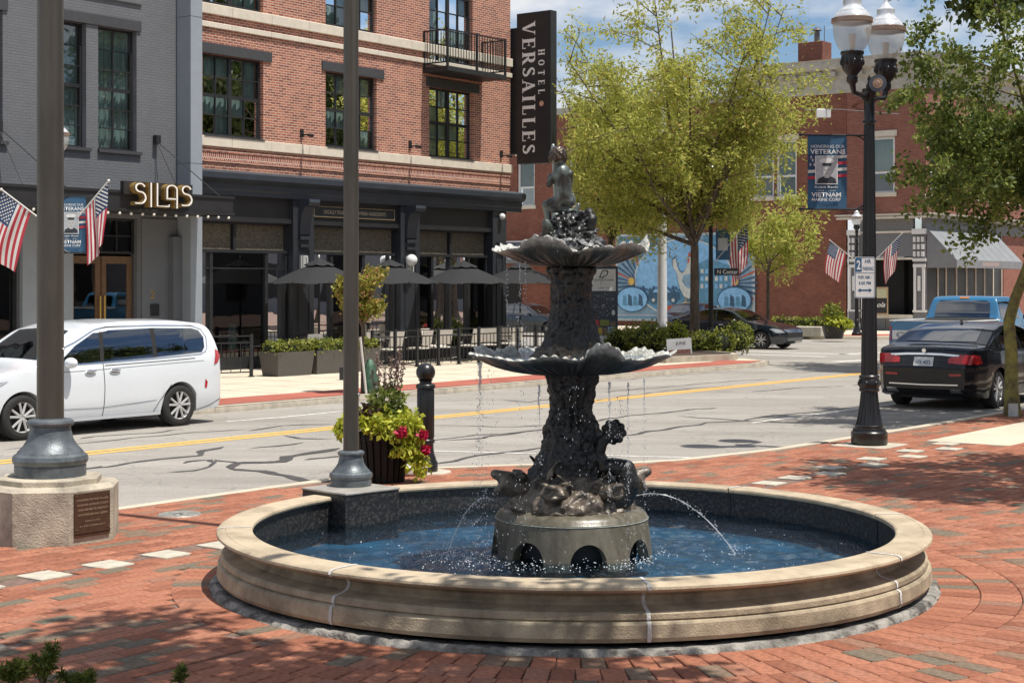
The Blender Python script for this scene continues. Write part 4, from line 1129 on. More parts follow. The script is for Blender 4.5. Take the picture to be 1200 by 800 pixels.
for z0_, z1_, dep, nm in ((5.74, 6.0, .07, 'stone_sill_band'), (9.10, 9.36, .08, 'stone_band'), (8.76, 8.90, .06, 'stone_band')):
    k = 0; x = 0
    while x < HW - .01:
        x2 = min(x+1.42, HW+.04); mb = MB(); mb.bbox(x+.002, x2-.002, -dep, .06, z0_, z1_, .012)
        mb.build(nm, LIMESTONE, ho, smooth=False); x = x2
        if k > 12: break
        k += 1
for a, b in wins2:
    mb = MB(); mb.bbox(a-.16, b+.32 if False else b+.30, -.045, .05, 8.10, 8.37, .008); mb.build('lintel', LINTEL, ho, smooth=False)
    mb = MB(); mb.box(a, b, -.09, .2, 6.0, 6.03); mb.build('window_sill', LINTEL, ho, smooth=False)
    window(ho, a, b, 6.03, 8.10, .12, 4, 4, BLK_MATTE, GLASS, mid=(2, 2), curtain=CURTAIN)
for a, b in wins2[:2]: window(ho, a, b, 9.40, 11.55, .12, 4, 4, BLK_MATTE, GLASS, mid=(2, 2), curtain=CURTAIN)
window(ho, wins2[2][0], wins2[2][1], 8.78, 11.55, .12, 4, 5, BLK_MATTE, GLASS, mid=(2, 4), curtain=CURTAIN)
# balcony
ba = thing('balcony', None, None); del_ = ba; ba.parent = ho
bx0, bx1 = hx(36.75), hx(39.60); bz = 8.62; bd = -.95
mb = MB(); mb.box(bx0, bx1, bd, 0.0, bz-.14, bz); mb.build('balcony_floor', BLK_MATTE, ba, smooth=False)
mb = MB()
for x in (bx0+.03, bx1-.03):
    mb.box(x-.03, x+.03, bd, bd+.06, bz, bz+1.12); mb.box(x-.025, x+.025, -.06, -.01, bz, bz+1.1)
mid_ = (bx0+bx1)/2; mb.box(mid_-.03, mid_+.03, bd+.001, bd+.061, bz, bz+1.11)
for z in (bz+.10, bz+1.05):
    mb.box(bx0, bx1, bd+.012, bd+.048, z, z+.04)
    for x in (bx0+.03, bx1-.03): mb.box(x-.018, x+.018, bd+.05, -.02, z+.001, z+.039)
mb.build('rail', BLK_MATTE, ba, smooth=False)
n = 22
for k in range(1, n):
    x = bx0+.03+(bx1-bx0-.06)*k/n; mb = MB(); mb.box(x-.009, x+.009, bd+.02, bd+.038, bz+.14, bz+1.05); mb.build('baluster', BLK_MATTE, ba, smooth=False)
for x in (bx0+.03, bx1-.03):
    for k in range(1, 8):
        y = bd+.06 + (-.1-bd)*k/8; mb = MB(); mb.box(x-.009, x+.009, y-.009, y+.009, bz+.14, bz+1.05); mb.build('baluster', BLK_MATTE, ba, smooth=False)
# wall lights
for s_ in (31.65, 36.15, 40.55):
    x = hx(s_); mb = MB(); mb.box(x-.05, x+.05, -.05, 0, 6.20, 6.42); mb.box(x-.02, x+.02, -.34, -.05, 6.24, 6.28); mb.tube([(x, -.22, 6.26), (x, -.42, 6.22)], [.035, .05], 10); mb.build('wall_light', BLK_MATTE, ho)
# shopfront: cornice, fascia, pilasters, glazing
mb = MB()
mb.prism([(-.02, 4.5), (-.28, 4.5), (-.28, 4.62), (-.30, 4.66), (-.30, 4.80), (-.40, 4.86), (-.46, 4.92), (-.46, 5.06), (-.40, 5.10), (-.02, 5.16)], 0, HW+.22, 'x')
mb.build('shop_cornice', NAVYBLK, ho, ang=20)
mb = MB(); mb.box(0, HG, -.10, .35, 3.95, 4.5); mb.box(0, HG, -.16, .3, 3.84, 3.95); mb.build('fascia', CANOPYBLK, ho, smooth=False)
pil = [(hx(31.12), hx(31.92)), (hx(35.50), hx(36.35)), (hx(39.86), hx(40.55))]
for i, (a, b) in enumerate(pil):
    p = thing('pilaster', None, None); p.parent = ho
    mb = MB(); mb.box(a, b, -.22, .3, 0, 4.5); mb.box(a-.03, b+.03, -.25, .3, 0, .55); mb.build('shaft', CHARCOAL, p, smooth=False)
    mb = MB(); w = (b-a)
    for z0_, z1_ in ((.95, 3.15),):
        for (x0_, x1_, c, d) in ((a+.18, b-.18, z0_, z0_+.03), (a+.18, b-.18, z1_-.03, z1_), (a+.18, a+.21, z0_, z1_), (b-.21, b-.18, z0_, z1_)): mb.box(x0_, x1_, -.24, -.22, c, d)
    mb.box(a+.2, b-.2, -.3, -.22, 3.42, 3.52); mb.box(a+.2, b-.2, -.3, -.22, 3.42-.2, 3.30); mb.box(a+.15, b-.15, -.29, -.22, .75, .85)
    mb.build('moulding', CHARCOAL, p, smooth=False)
    if i < 2:
        mb = MB(); mb.prism([(-.22, 4.5), (-.62, 4.5), (-.64, 4.42), (-.60, 4.33), (-.45, 4.30), (-.34, 4.1), (-.30, 3.8), (-.28, 3.56), (-.22, 3.52)], a+.2, b-.2, 'x'); mb.build('corbel', NAVYBLK, p, ang=30)
        mb = MB(); mb.box(a+.22, a+.48, -.30, -.22, 2.35, 3.0); mb.box(a+.26, a+.31, -.34, -.30, 2.35, 3.0); mb.box(a+.40, a+.45, -.34, -.30, 2.5, 2.95); mb.build('sconce', mat('pale_sconce', (.45, .45, .43), .4, var=.1), p, smooth=False)
bays = [(0.0, pil[0][0], [hx(29.2)], [hx(28.4), hx(30.35)]), (pil[0][1], pil[1][0], [], [hx(32.85), hx(34.15)]), (pil[1][1], pil[2][0], [hx(38.05)], [hx(37.2), hx(38.05), hx(38.95)])]
for (a, b, tb, mul) in bays:
    cuts = [a]+tb+[b]
    for c, d in zip(cuts[:-1], cuts[1:]):
        mb = MB(); mb.box(c+.05, d-.05, .10, .12, 3.12, 3.78); mb.build('woven_shade', WOVEN, ho, smooth=False)
    mb = MB(); mb.box(a, b, -.02, .2, 3.04, 3.12); mb.box(a, b, -.02, .2, 3.78, 3.84)
    for x in tb: mb.box(x-.05, x+.05, -.01, .2, 3.12, 3.78)
    for x in mul: mb.box(x-.055, x+.055, .0, .16, .0, 3.04)
    for x in (a+.04, b-.04): mb.box(x-.04, x+.04, .0, .16, 0, 3.04)
    mb.box(a, b, -.001, .16, 0, .32)
    mb.box(a, b, .01, .15, 2.62, 2.66) if a == 0.0 else None
    mb.build('shopfront_frame', BLK_MATTE, ho, smooth=False)
    cuts = [a]+mul+[b]
    for c, d in zip(cuts[:-1], cuts[1:]):
        mb = MB(); mb.add([(c, .08, .32), (d, .08+rnd.uniform(-.004, .004), .32), (d, .08, 3.04), (c, .08+rnd.uniform(-.004, .004), 3.04)], [(0,1,2,3)]); mb.build('shop_window', SHOPGLASS, ho, smooth=False)
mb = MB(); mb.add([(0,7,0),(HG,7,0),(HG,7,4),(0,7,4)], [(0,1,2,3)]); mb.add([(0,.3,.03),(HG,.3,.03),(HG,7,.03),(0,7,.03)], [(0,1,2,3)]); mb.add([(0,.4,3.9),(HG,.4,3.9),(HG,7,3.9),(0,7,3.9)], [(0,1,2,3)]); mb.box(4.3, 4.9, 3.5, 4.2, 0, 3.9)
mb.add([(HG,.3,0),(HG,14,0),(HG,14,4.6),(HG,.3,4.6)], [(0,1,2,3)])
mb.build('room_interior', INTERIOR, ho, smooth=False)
mb = MB(); mb.box(hx(37.55), hx(38.15), 3.2, 3.6, 0, 3.9); mb.build('brick_column', BRICK_HOTEL, ho, smooth=False)
SIGNGOLD = mat('thin_brass_line', (.42, .30, .16), .4, metal=.5)
sb = street_thing('restaurant_sign', 'narrow black sign reading locally sourced farm fresh ingredients', 'sign', 33.65, 30.88, 4.21)
mb = MB(); mb.bbox(-1.68, 1.68, -.03, .0, -.16, .16, .006); mb.build('board', BLK_MATTE, sb, smooth=False)
mb = MB()
for q in ((-1.66, 1.66, .135, .15), (-1.66, 1.66, -.15, -.135), (-1.66, -1.645, -.135, .135), (1.645, 1.66, -.135, .135)): mb.box(q[0], q[1], -.038, -.028, q[2], q[3])
mb.build('frame', SIGNGOLD, sb, smooth=False)
text_obj('lettering', 'LOCALLY SOURCED · FARM FRESH INGREDIENTS', .10, mat('tan_letters', (.45, .38, .28), .5), sb, face_M(0, -.034, 0), width=2.55)
text_obj('window_lettering', '1062', .22, WHITE, ho, face_M(hx(38.5), .07, 2.35), width=.5, bold=.02)
mb = MB(); mb.ball((hx(35.75), -.42, 2.92), .17, 20, 14); mb.box(hx(35.70), hx(35.80), -.4, -.2, 2.9, 3.02); mb.build('globe_light', mat('opal_glass', (.75, .75, .73), .25, var=.03), ho)
mb = MB(); mb.ball((hx(40.2), -.33, 4.33), .10, 14, 10); mb.build('security_camera', WHITE, ho)

# ---- projecting hotel sign (blade) with serif lettering
bs = street_thing('hotel_sign', 'tall black blade sign with white vertical serif letters on the hotel corner', 'sign', 41.3, 30.15, 0)
mb = MB(); mb.bbox(-.16, .16, -.67, .67, 6.02, 10.78, .012); mb.build('sign_panel', BLK_MATTE, bs, smooth=False)
mb = MB(); mb.bbox(-.12, .14, .672, 1.05, 6.35, 10.35, .01); mb.build('mounting_box', BLK_MATTE, bs, smooth=False)
# stroke letters: unit height 1; thick stems .20, thin .08, slab serifs
def q(p0, p1, w0, w1=None):
    w1 = w0 if w1 is None else w1
    (x0, y0), (x1, y1) = p0, p1; dx, dy = x1-x0, y1-y0; L_ = math.hypot(dx, dy); nx, ny = -dy/L_, dx/L_
    return [(x0+nx*w0/2, y0+ny*w0/2), (x0-nx*w0/2, y0-ny*w0/2), (x1-nx*w1/2, y1-ny*w1/2), (x1+nx*w1/2, y1+ny*w1/2)]
def arc(cx, cy, rx, ry, a0, a1, wt, wn, n=14):
    out = []
    def wid(a): return wn + (wt-wn)*abs(math.cos(a))
    P = [(R(a0+(a1-a0)*k/n)) for k in range(n+1)]
    for a, b in zip(P[:-1], P[1:]):
        wa, wb = wid(a)/2, wid(b)/2
        out.append([(cx+(rx+wa)*math.cos(a), cy+(ry+wa)*math.sin(a)), (cx+(rx-wa)*math.cos(a), cy+(ry-wa)*math.sin(a)), (cx+(rx-wb)*math.cos(b), cy+(ry-wb)*math.sin(b)), (cx+(rx+wb)*math.cos(b), cy+(ry+wb)*math.sin(b))])
    return out
def ser(x, y, w, h=.06): return [(x-w/2, y-h/2), (x+w/2, y-h/2), (x+w/2, y+h/2), (x-w/2, y+h/2)]
T, N = .21, .08
S_ = arc(.30, .74, .19, .19, 20, 250, T*.75, N) + arc(.30, .28, .21, .21, -160, 70, T*.75, N) + [q((.19, .60), (.42, .42), T*1.0)] + [q((.47, .78), (.47, .98), .05), q((.08, .04), (.08, .24), .05)]
GL = {
 'V': ([q((.14, .98), (.40, .02), T, T*.7), q((.70, .98), (.42, .02), N), ser(.14, .97, .34), ser(.70, .97, .26)], .84),
 'E': ([q((.18, 0), (.18, 1), T), q((.1, .965), (.62, .965), .07), q((.1, .035), (.65, .035), .07), q((.2, .51), (.48, .51), .07), q((.60, .99), (.60, .74), .06), q((.63, .01), (.63, .28), .06), q((.48, .40), (.48, .62), .05), ser(.15, .97, .28), ser(.15, .03, .28)], .72),
 'R': ([q((.18, 0), (.18, 1), T), ser(.18, .03, .36), ser(.15, .97, .28), q((.2, .965), (.42, .965), .07), q((.2, .48), (.42, .48), .07), q((.40, .48), (.66, .04), T*.9), ser(.70, .03, .2)] + arc(.40, .72, .18, .245, -90, 90, T, .07), .80),
 'S': (S_, .60),
 'A': ([q((.42, .98), (.14, .02), N), q((.40, .98), (.68, .02), T*.8, T), q((.24, .33), (.58, .33), .07), ser(.13, .03, .26), ser(.70, .03, .34)], .86),
 'I': ([q((.2, 0), (.2, 1), T), ser(.2, .03, .38), ser(.2, .97, .38)], .42),
 'L': ([q((.18, 0), (.18, 1), T), ser(.18, .97, .36), q((.1, .035), (.60, .035), .07), q((.59, .01), (.59, .30), .06)], .66),
 'H': ([q((.18, 0), (.18, 1), T), q((.66, 0), (.66, 1), T), q((.2, .5), (.64, .5), .08), ser(.18, .03, .36), ser(.66, .03, .36), ser(.18, .97, .36), ser(.66, .97, .36)], .86),
 'O': (arc(.42, .5, .29, .43, 0, 360, T, N, 26), .86),
 'T': ([q((.38, 0), (.38, 1), T), q((.06, .965), (.70, .965), .07), q((.08, .99), (.08, .74), .06), q((.68, .99), (.68, .74), .06), ser(.38, .03, .38)], .78)}
def glyphs(mb, word, M, h, gapf=.10, wscale=1.0, total=None):
    wd = sum(GL[c][1]*wscale for c in word) + gapf*(len(word)-1)
    if total: 
        gapf = (total/h - sum(GL[c][1]*wscale for c in word))/(len(word)-1); wd = total/h
    x = -wd/2
    k = 0
    for c in word:
        for poly in GL[c][0]:
            k += 1
            zz_ = .0002*(k % 9)
            mb.add([(h*(x+p[0]*wscale), h*(p[1]-.5), zz_) for p in poly], [(0,1,2,3)], M=M)
        x += GL[c][1]*wscale + gapf
# on the face towards -x (street direction): reading runs downwards, top of letters to the viewer's right
LETW = mat('white_letters', (.78, .78, .76), .5, var=.02)
def MV(yc, zc):   # local text x -> -z, text y -> -y, normal -> -x
    return Matrix(((0, 0, -1, -.168), (0, -1, 0, yc), (-1, 0, 0, zc), (0, 0, 0, 1)))
mb = MB(); glyphs(mb, 'VERSAILLES', MV(.185, 8.40), .50, total=4.15, wscale=1.0); mb.build('lettering', LETW, bs, smooth=False)
mb = MB(); glyphs(mb, 'HOTEL', MV(-.31, 8.88), .25, total=1.40, wscale=.9); mb.build('lettering', LETW, bs, smooth=False)
mb = MB(); mb.lathe([(0, 0), (.085, 0)], 20, M=MV(-.31, 7.88)); mb.build('dot', mat('copper_dot', (.62, .36, .24), .5), bs, smooth=False)
for yy in (0.45,):
    pass

# ---- grey painted building
gb = street_thing('grey_brick_building', 'grey painted brick building with tall windows and a black canopy', 'building', 10.0, 31.0)
gx = lambda s: s-10.0
gw = [(gx(24.82), gx(25.98)), (gx(23.30), gx(24.47)), (gx(21.0), gx(22.16)), (gx(19.5), gx(20.65)), (gx(17.2), gx(18.3)), (gx(15.7), gx(16.8))]
holes = [(a, b, 5.42, 8.36) for a, b in gw] + [(a, b, 9.12, 12.0) for a, b in gw] + [(gx(24.03), gx(26.0), 0, 3.82), (gx(19.0), gx(22.60), .4, 3.82), (gx(14), gx(18), .4, 3.82)]
mb = MB(); wall_holes(mb, 0, gx(27.26), 0, 14.5, holes, 0, .28); mb.add([(0,0,14.5),(gx(27.6),0,14.5),(gx(27.6),14,14.5),(0,14,14.5)], [(0,1,2,3)]); mb.add([(0,0,0),(0,14,0),(0,14,14.5),(0,0,14.5)], [(0,1,2,3)]); mb.build('wall', BRICK_GREY, gb, smooth=False)
for a, b in gw:
    window(gb, a, b, 5.44, 8.36, .16, 2, 6, BLK_MATTE, GLASS, mid=(9, 3), curtain=CURTAIN)
    window(gb, a, b, 9.14, 12.0, .16, 2, 6, BLK_MATTE, GLASS, mid=(9, 3), curtain=CURTAIN)
    mb = MB(); mb.box(a-.02, b+.12, -.07, .15, 5.36, 5.44); mb.build('window_sill', LINTEL, gb, smooth=False)
for a, b in ((gx(23.18), gx(26.10)), (gx(19.38), gx(22.28))):
    mb = MB(); mb.bbox(a, b, -.04, .05, 8.36, 8.62, .008); mb.build('lintel', LINTEL, gb, smooth=False)
    mb = MB(); mb.bbox(a+.05, b+.02, -.05, .05, 9.02, 9.12, .008); mb.build('sill_band', BRICK_GREY, gb, smooth=False)
mb = MB(); mb.box(gx(27.26), gx(27.64), -.5, .1, 0, 14.5); mb.build('corner_pilaster', GREYPAINT, gb, smooth=False)
for z in (5.22, 8.86):
    mb = MB(); mb.box(gx(27.26)-.002, gx(27.64)+.002, -.502, .1, z, z+.012); mb.build('panel_joint', LINTEL, gb, smooth=False)
mb = MB(); mb.box(gx(22.62), gx(24.02), -.10, .2, 0, 3.83); mb.build('wall_panel', GREYPAINT, gb, smooth=False)
mb = MB(); mb.box(gx(26.12), gx(27.25), -.03, .1, 0, 3.83); mb.build('wall_panel', DKGREY, gb, smooth=False)  # right of the doors: shadow put into the colour as a darker grey
mb = MB(); mb.box(gx(26.97), gx(27.255), -.2, -.03, 0, 3.4); mb.build('wall_panel', DKGREY, gb, smooth=False)
# entry doors
for k in range(2):
    a = gx(24.08)+k*.95; b = a+.92; y = .14
    d = MB(); fw = .14
    d.box(a, b, y, y+.06, 0, .30); d.box(a, b, y, y+.06, 2.72, 2.90); d.box(a, a+fw, y, y+.06, .3, 2.72); d.box(b-fw, b, y, y+.06, .3, 2.72)
    dd = d.build('door', BRONZE_DOOR, gb, smooth=False)
    g_ = MB(); g_.add([(a+fw, y+.03, .3), (b-fw, y+.03, .3), (b-fw, y+.03, 2.72), (a+fw, y+.03, 2.72)], [(0,1,2,3)]); g_.build('pane', SHOPGLASS, dd, smooth=False)
    h = MB(); hx_ = b-.05 if k == 0 else a+.05; h.tube([(hx_, y-.06, .5), (hx_, y-.06, 1.95)], .022, 10); h.build('handle', BRASS, dd)
window(gb, gx(24.03), gx(26.0), 2.96, 3.82, .12, 4, 2, BLK_MATTE, SHOPGLASS)
mb = MB(); mb.box(gx(19), gx(22.6), .1, .18, .4, .5); mb.box(gx(20.8), gx(20.86), .1, .18, .5, 3.82); mb.box(gx(22.52), gx(22.6), .1, .18, .5, 3.82); mb.build('shopfront_frame', BLK_MATTE, gb, smooth=False)
mb = MB(); mb.add([(gx(19), .15, .5), (gx(22.6), .15, .5), (gx(22.6), .15, 3.82), (gx(19), .15, 3.82)], [(0,1,2,3)]); mb.add([(gx(14), .15, .5), (gx(18), .15, .5), (gx(18), .15, 3.82), (gx(14), .15, 3.82)], [(0,1,2,3)]); mb.build('shop_window', SHOPGLASS, gb, smooth=False)
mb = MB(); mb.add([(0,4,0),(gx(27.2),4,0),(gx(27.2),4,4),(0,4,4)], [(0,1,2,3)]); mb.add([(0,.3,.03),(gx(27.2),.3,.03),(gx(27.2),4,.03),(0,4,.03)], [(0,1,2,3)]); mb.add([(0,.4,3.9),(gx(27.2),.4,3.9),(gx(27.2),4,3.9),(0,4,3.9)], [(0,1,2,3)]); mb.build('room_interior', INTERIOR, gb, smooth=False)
text_obj('house_number', '2', .20, BRASS, gb, face_M(gx(26.45), -.035, 1.98), bold=.01)
mb = MB(); mb.bbox(gx(26.38), gx(26.64), -.07, -.03, 1.45, 1.74, .01); mb.build('intercom', BLK_MATTE, gb, smooth=False)
# canopy with hanging rods and bulbs
cn = street_thing('entrance_canopy', 'flat black canopy hung by rods over the restaurant entrance', 'canopy', 22.3, 29.2, 3.9)
cL = 27.46-22.3
cL0 = -8.0
mb = MB(); mb.box(cL0, cL, 0, 1.78, .02, .40); mb.box(cL0, cL+.03, -.03, .05, .0, .06); mb.box(cL0, cL+.03, -.03, .05, .40, .46); mb.box(cL-.02, cL+.03, .05, 1.78, .40, .46); mb.box(cL-.02, cL+.031, .05, 1.78, 0, .06); mb.build('canopy_box', CANOPYBLK, cn, smooth=False)
for s_ in (-.2, 4.35):
    mb = MB(); mb.tube([(s_-.1, 1.75, 1.85), (s_+.62, .25, .46)], .012, 6); mb.tube([(s_-.1, 1.75, 1.85), (s_+.05, 1.0, .46)], .012, 6); mb.box(s_-.17, s_-.03, 1.66, 1.79, 1.78, 1.98); mb.build('hanger_rod', BLK_MATTE, cn)
bulbM = mat('frosted_bulb', (.75, .72, .66), .3)
for k in range(-14, 13):
    mb = MB(); mb.ball((cL-.15-.37*(k+14)*.9, -.0, -.06), .035, 8, 6); mb.build('bulb', bulbM, cn)
# SILAS channel letters: gold returns, pale faces, art-deco strokes
sl = street_thing('silas_sign', 'gold sided channel letters spelling the restaurant name on the canopy', 'sign', 25.05, 29.10, 4.27)
sl['label'] = 'gold and white channel letters standing on the black canopy'
def stroke_path(pts, w):
    # outline polygon strip around a polyline
    L_, R_ = [], []
    for i, p in enumerate(pts):
        a = pts[max(0, i-1)]; b = pts[min(len(pts)-1, i+1)]; dx, dy = b[0]-a[0], b[1]-a[1]; l = math.hypot(dx, dy); nx, ny = -dy/l, dx/l
        L_.append((p[0]+nx*w/2, p[1]+ny*w/2)); R_.append((p[0]-nx*w/2, p[1]-ny*w/2))
    return L_, R_
def arcp(cx, cy, rx, ry, a0, a1, n=12): return [(cx+rx*math.cos(R(a0+(a1-a0)*k/n)), cy+ry*math.sin(R(a0+(a1-a0)*k/n))) for k in range(n+1)]
DS = arcp(.21, .77, .17, .17, 15, 270, 14) + arcp(.21, .37, .19, .23, 90, -75, 12)[1:] + [(.10, .13), (0, .14)]
DECO = [('S', 0.0, [DS], .44), ('I', .56, [[(.06, 0), (.06, 1)]], .12), ('L', .80, [[(.06, 1), (.06, .06), (.52, .06), (.52, .14)]], .46),
        ('A', 1.18, [[(.06, .35)]+arcp(.24, .76, .18, .18, 180, 90, 6)+arcp(.24, .76, .20, .18, 90, 0, 6)[1:]+[(.44, 0)], [(.06, .38), (.40, .38)]], .5), ('S', 1.80, [DS], .44)]
hS = .56; wS = 1.74/2.27
FACE = mat('pale_letter_face', (.85, .80, .72), .4, var=.03)
for nm, x0_, strokes, _ in DECO:
    r_ = thing('letter', None, None); r_.parent = sl
    for w, y0_, y1_, m_, nn in ((.135, -.02, -.16, GOLD, 'gold_return'), (.10, -.155, -.17, BLK_MATTE, 'dark_inlay'), (.05, -.165, -.19, FACE, 'letter_face')):
        mb = MB()
        for st in strokes:
            A_, B_ = stroke_path(st, w)
            for i in range(len(st)-1):
                poly = [A_[i], B_[i], B_[i+1], A_[i+1]]
                mb.prism([((p[0]+x0_)*wS*1.0-.87, (p[1]-.5)*hS*1.0) for p in poly], y0_, y1_-.0006*i, 'y')
        mb.build(nn, m_, r_, smooth=False)
mb = MB(); mb.box(-1.05, 1.0, -.02, .10, -.0, .30); mb.build('backing_box', CANOPYBLK, sl, smooth=False)

# ---- long brick building with the mural, across the side street; its wall faces back along the street
mbd = street_thing('brick_corner_building', 'long old red brick building with white sash windows behind the trees', 'building', 72.0, 62.0, 0, R(-90))
# local x runs towards smaller t (to the right in view), y into the building (+s)
mx_ = lambda t: 62.0 - t
sw = [(mx_(53.9), mx_(52.7)), (mx_(50.4), mx_(49.0)), (mx_(47.4), mx_(46.0)), (mx_(44.6), mx_(43.3)), (mx_(41.8), mx_(40.6)), (mx_(39.2), mx_(38.0)), (mx_(37.9), mx_(36.75))]
holes = [(a, b, 6.55, 9.3) for a, b in sw]
mb = MB(); wall_holes(mb, 0, mx_(34.1), 0, 11.4, holes, 0, .2); mb.build('side_wall', BRICK_OLD, mbd, smooth=False)
hol2 = [(mx_(32.85), mx_(31.60), 6.55, 9.2)]
mb = MB(); wall_holes(mb, mx_(34.1), mx_(30.1), 5.5, 11.4, hol2, -.06, .2); mb.build('corner_wall', BRICK_NEW, mbd, smooth=False)
mb = MB(); mb.box(mx_(34.16), mx_(34.08), -.10, .1, 0, 11.3); mb.build('downpipe', BRICK_OLD, mbd, smooth=False)
WSH = mat('white_window_paint', (.70, .70, .69), .5, var=.05)
PALEGL = glass_mat('upper_window_glass', (.55, .62, .60), ior=1.6, base=.08)
BLIND = mat('grey_green_blind', (.30, .36, .33), .8, var=.1)
def sash(parent, a, b, z0_, z1_, y, M=None, sill=True):
    mb = MB(); fw = .13
    mb.box(a, b, y-.02, y+.06, z0_, z0_+fw*.6, M=M); mb.box(a, b, y-.02, y+.06, z1_-fw, z1_, M=M); mb.box(a, a+fw, y-.02, y+.06, z0_+fw*.6, z1_-fw, M=M); mb.box(b-fw, b, y-.02, y+.06, z0_+fw*.6, z1_-fw, M=M)
    zm = z0_+(z1_-z0_)*.36; mb.box(a+fw, b-fw, y-.01, y+.05, zm-.05, zm+.05, M=M)
    f = mb.build('window', WSH, parent, smooth=False)
    for c, d in ((z0_+fw*.6, zm-.05), (zm+.05, z1_-fw)):
        p = MB(); p.add([(a+fw, y+.02, c), (b-fw, y+.02, c), (b-fw, y+.02, d), (a+fw, y+.02, d)], [(0,1,2,3)], M=M); p.build('pane', PALEGL, f, smooth=False)
    p = MB(); p.add([(a, y+.12, zm), (b, y+.12, zm), (b, y+.12, z1_), (a, y+.12, z1_)], [(0,1,2,3)], M=M); p.build('blind', BLIND, f, smooth=False)
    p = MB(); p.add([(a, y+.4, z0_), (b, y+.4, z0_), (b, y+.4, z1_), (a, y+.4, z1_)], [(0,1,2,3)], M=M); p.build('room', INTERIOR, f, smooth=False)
    if sill:
        s_ = MB(); s_.bbox(a-.1, b+.1, y-.2, y+.04, z0_-.2, z0_, .01, M=M); s_.build('window_sill', LIMESTONE, parent, smooth=False)
        s_ = MB(); s_.bbox(a-.12, b+.12, y-.19, y+.04, z1_, z1_+.28, .01, M=M); s_.build('window_lintel', LIMESTONE, parent, smooth=False)
for a, b in sw: sash(mbd, a, b, 6.55, 9.3, .14)
sash(mbd, mx_(32.85), mx_(31.60), 6.55, 9.2, .06)
CORN = mat('weathered_cornice', (.42, .40, .35), .8, var=.15, scale=3)
cornp = [(0, 11.4), (-.08, 11.4), (-.10, 12.1), (-.18, 12.14), (-.22, 12.4), (-.55, 12.55), (-.62, 12.75), (-.62, 12.95), (-.70, 13.0), (0, 13.05)]
mb = MB(); mb.prism([(a, b) for a, b in cornp], mx_(40.0), mx_(30.1)+.02, 'x'); mb.build('roof_cornice', CORN, mbd, ang=20)
mb = MB()
for k in range(14): mb.box(mx_(39.6)+k*.7, mx_(39.6)+k*.7+.22, -.5, -.1, 12.2, 12.42)
mb.build('cornice_brackets', CORN, mbd, smooth=False)
mb = MB(); mb.box(0, mx_(40.0), -.08, .3, 11.4, 11.75); mb.build('parapet_cap', CORN, mbd, smooth=False)
mb = MB(); mb.bbox(mx_(37.2), mx_(35.85), 1.0, 2.0, 12.9, 14.2, .02); mb.build('chimney', BRICK_OLD, mbd, smooth=False)
mb = MB(); mb.lathe([(.14, 14.2), (.14, 14.75), (.10, 14.75)], 12, c=(mx_(36.4), 1.5, 0)); mb.lathe([(.25, 14.8), (.1, 14.95), (.0, 15.0)], 12, c=(mx_(36.4), 1.5, 0)); mb.tube([(mx_(36.0), 1.5, 14.2), (mx_(36.0), 1.5, 15.0)], .02, 5); mb.build('chimney_pot', mat('grey_metal_pot', (.12, .12, .12), .5, metal=.5), mbd)
mb = MB(); mb.add([(0,.1,11.38),(mx_(30.1),.1,11.38),(mx_(30.1),16,11.38),(0,16,11.38)], [(0,1,2,3)]); mb.build('roof', mat('flat_roof', (.1, .1, .1), .9), mbd, smooth=False)
# diamond brick ornament
mb = MB(); cxm = mx_(33.3); mb.tube([(cxm-.5, -.09, 10.7), (cxm, -.09, 10.95), (cxm+.5, -.09, 10.7), (cxm, -.09, 10.45), (cxm-.5, -.09, 10.7)], .04, 4); mb.build('brick_diamond', BRICK_OLD, mbd, smooth=False)
mb = MB(); mb.box(mx_(34.1)-.35, mx_(30.1)+.35, -.42, .0, 5.30, 5.38); mb.box(mx_(34.1)-.28, mx_(30.1)+.3, -.34, .0, 5.38, 5.46); mb.box(mx_(34.1)-.4, mx_(30.1)+.42, -.48, .0, 5.46, 5.52); mb.build('shop_cornice', OFFWHITE, mbd, smooth=False)
# street facade receding to the right (along s)
Mf = Matrix.Translation((mx_(30.1), 0, 0)) @ Matrix.Rotation(R(90), 4, 'Z')      # local x of the facade = +s
ws2 = [(.55, 1.55), (2.3, 3.3), (4.0, 4.9), (6.2, 7.2), (7.9, 8.9), (9.6, 10.6), (12, 13), (14, 15)]
mb = MB()
tmp = MB(); wall_holes(tmp, 0, 30, 5.5, 11.4, [(a, b, 6.55, 9.2) for a, b in ws2], 0, .2)
mb.add(tmp.v, tmp.f, M=Mf); mb.build('street_wall', BRICK_NEW, mbd, smooth=False)
for a, b in ws2: sash(mbd, a, b, 6.55, 9.2, .14, M=Mf)
mb = MB(); mb.box(-.4, 30, -.48, 0, 5.46, 5.52, M=Mf); mb.box(-.3, 30, -.34, 0, 5.30, 5.46, M=Mf); mb.prism(cornp, 0, 30, 'x', M=Mf); mb.build('street_cornice', CORN, mbd, ang=20)
GREYSH = mat('grey_shop_paint', (.16, .165, .175), .6, var=.1)
mb = MB(); mb.box(mx_(33.4), mx_(30.7), .0, .2, 3.5, 5.3); mb.box(0, 30, .0, .2, 4.7, 5.3, M=Mf); mb.build('fascia', GREYSH, mbd, smooth=False)
mb = MB(); mb.box(mx_(33.35), mx_(30.72), -.03, .0, 3.36, 3.46); mb.box(mx_(33.35), mx_(30.72), -.06, .0, 4.62, 4.72); mb.box(mx_(33.35), mx_(30.72), -.03, .1, .60, .78);
mb.build('trim', OFFWHITE, mbd, smooth=False)
for k in range(4):
    mb = MB(); a = mx_(33.35)+k*.66; mb.box(a, a+.58, 0, .08, .05, .6); mb.build('base_panel', GREYSH, mbd, smooth=False)
mb = MB(); mb.box(mx_(33.36), mx_(30.71), .085, .12, 0, .6); mb.build('base_backing', OFFWHITE, mbd, smooth=False)
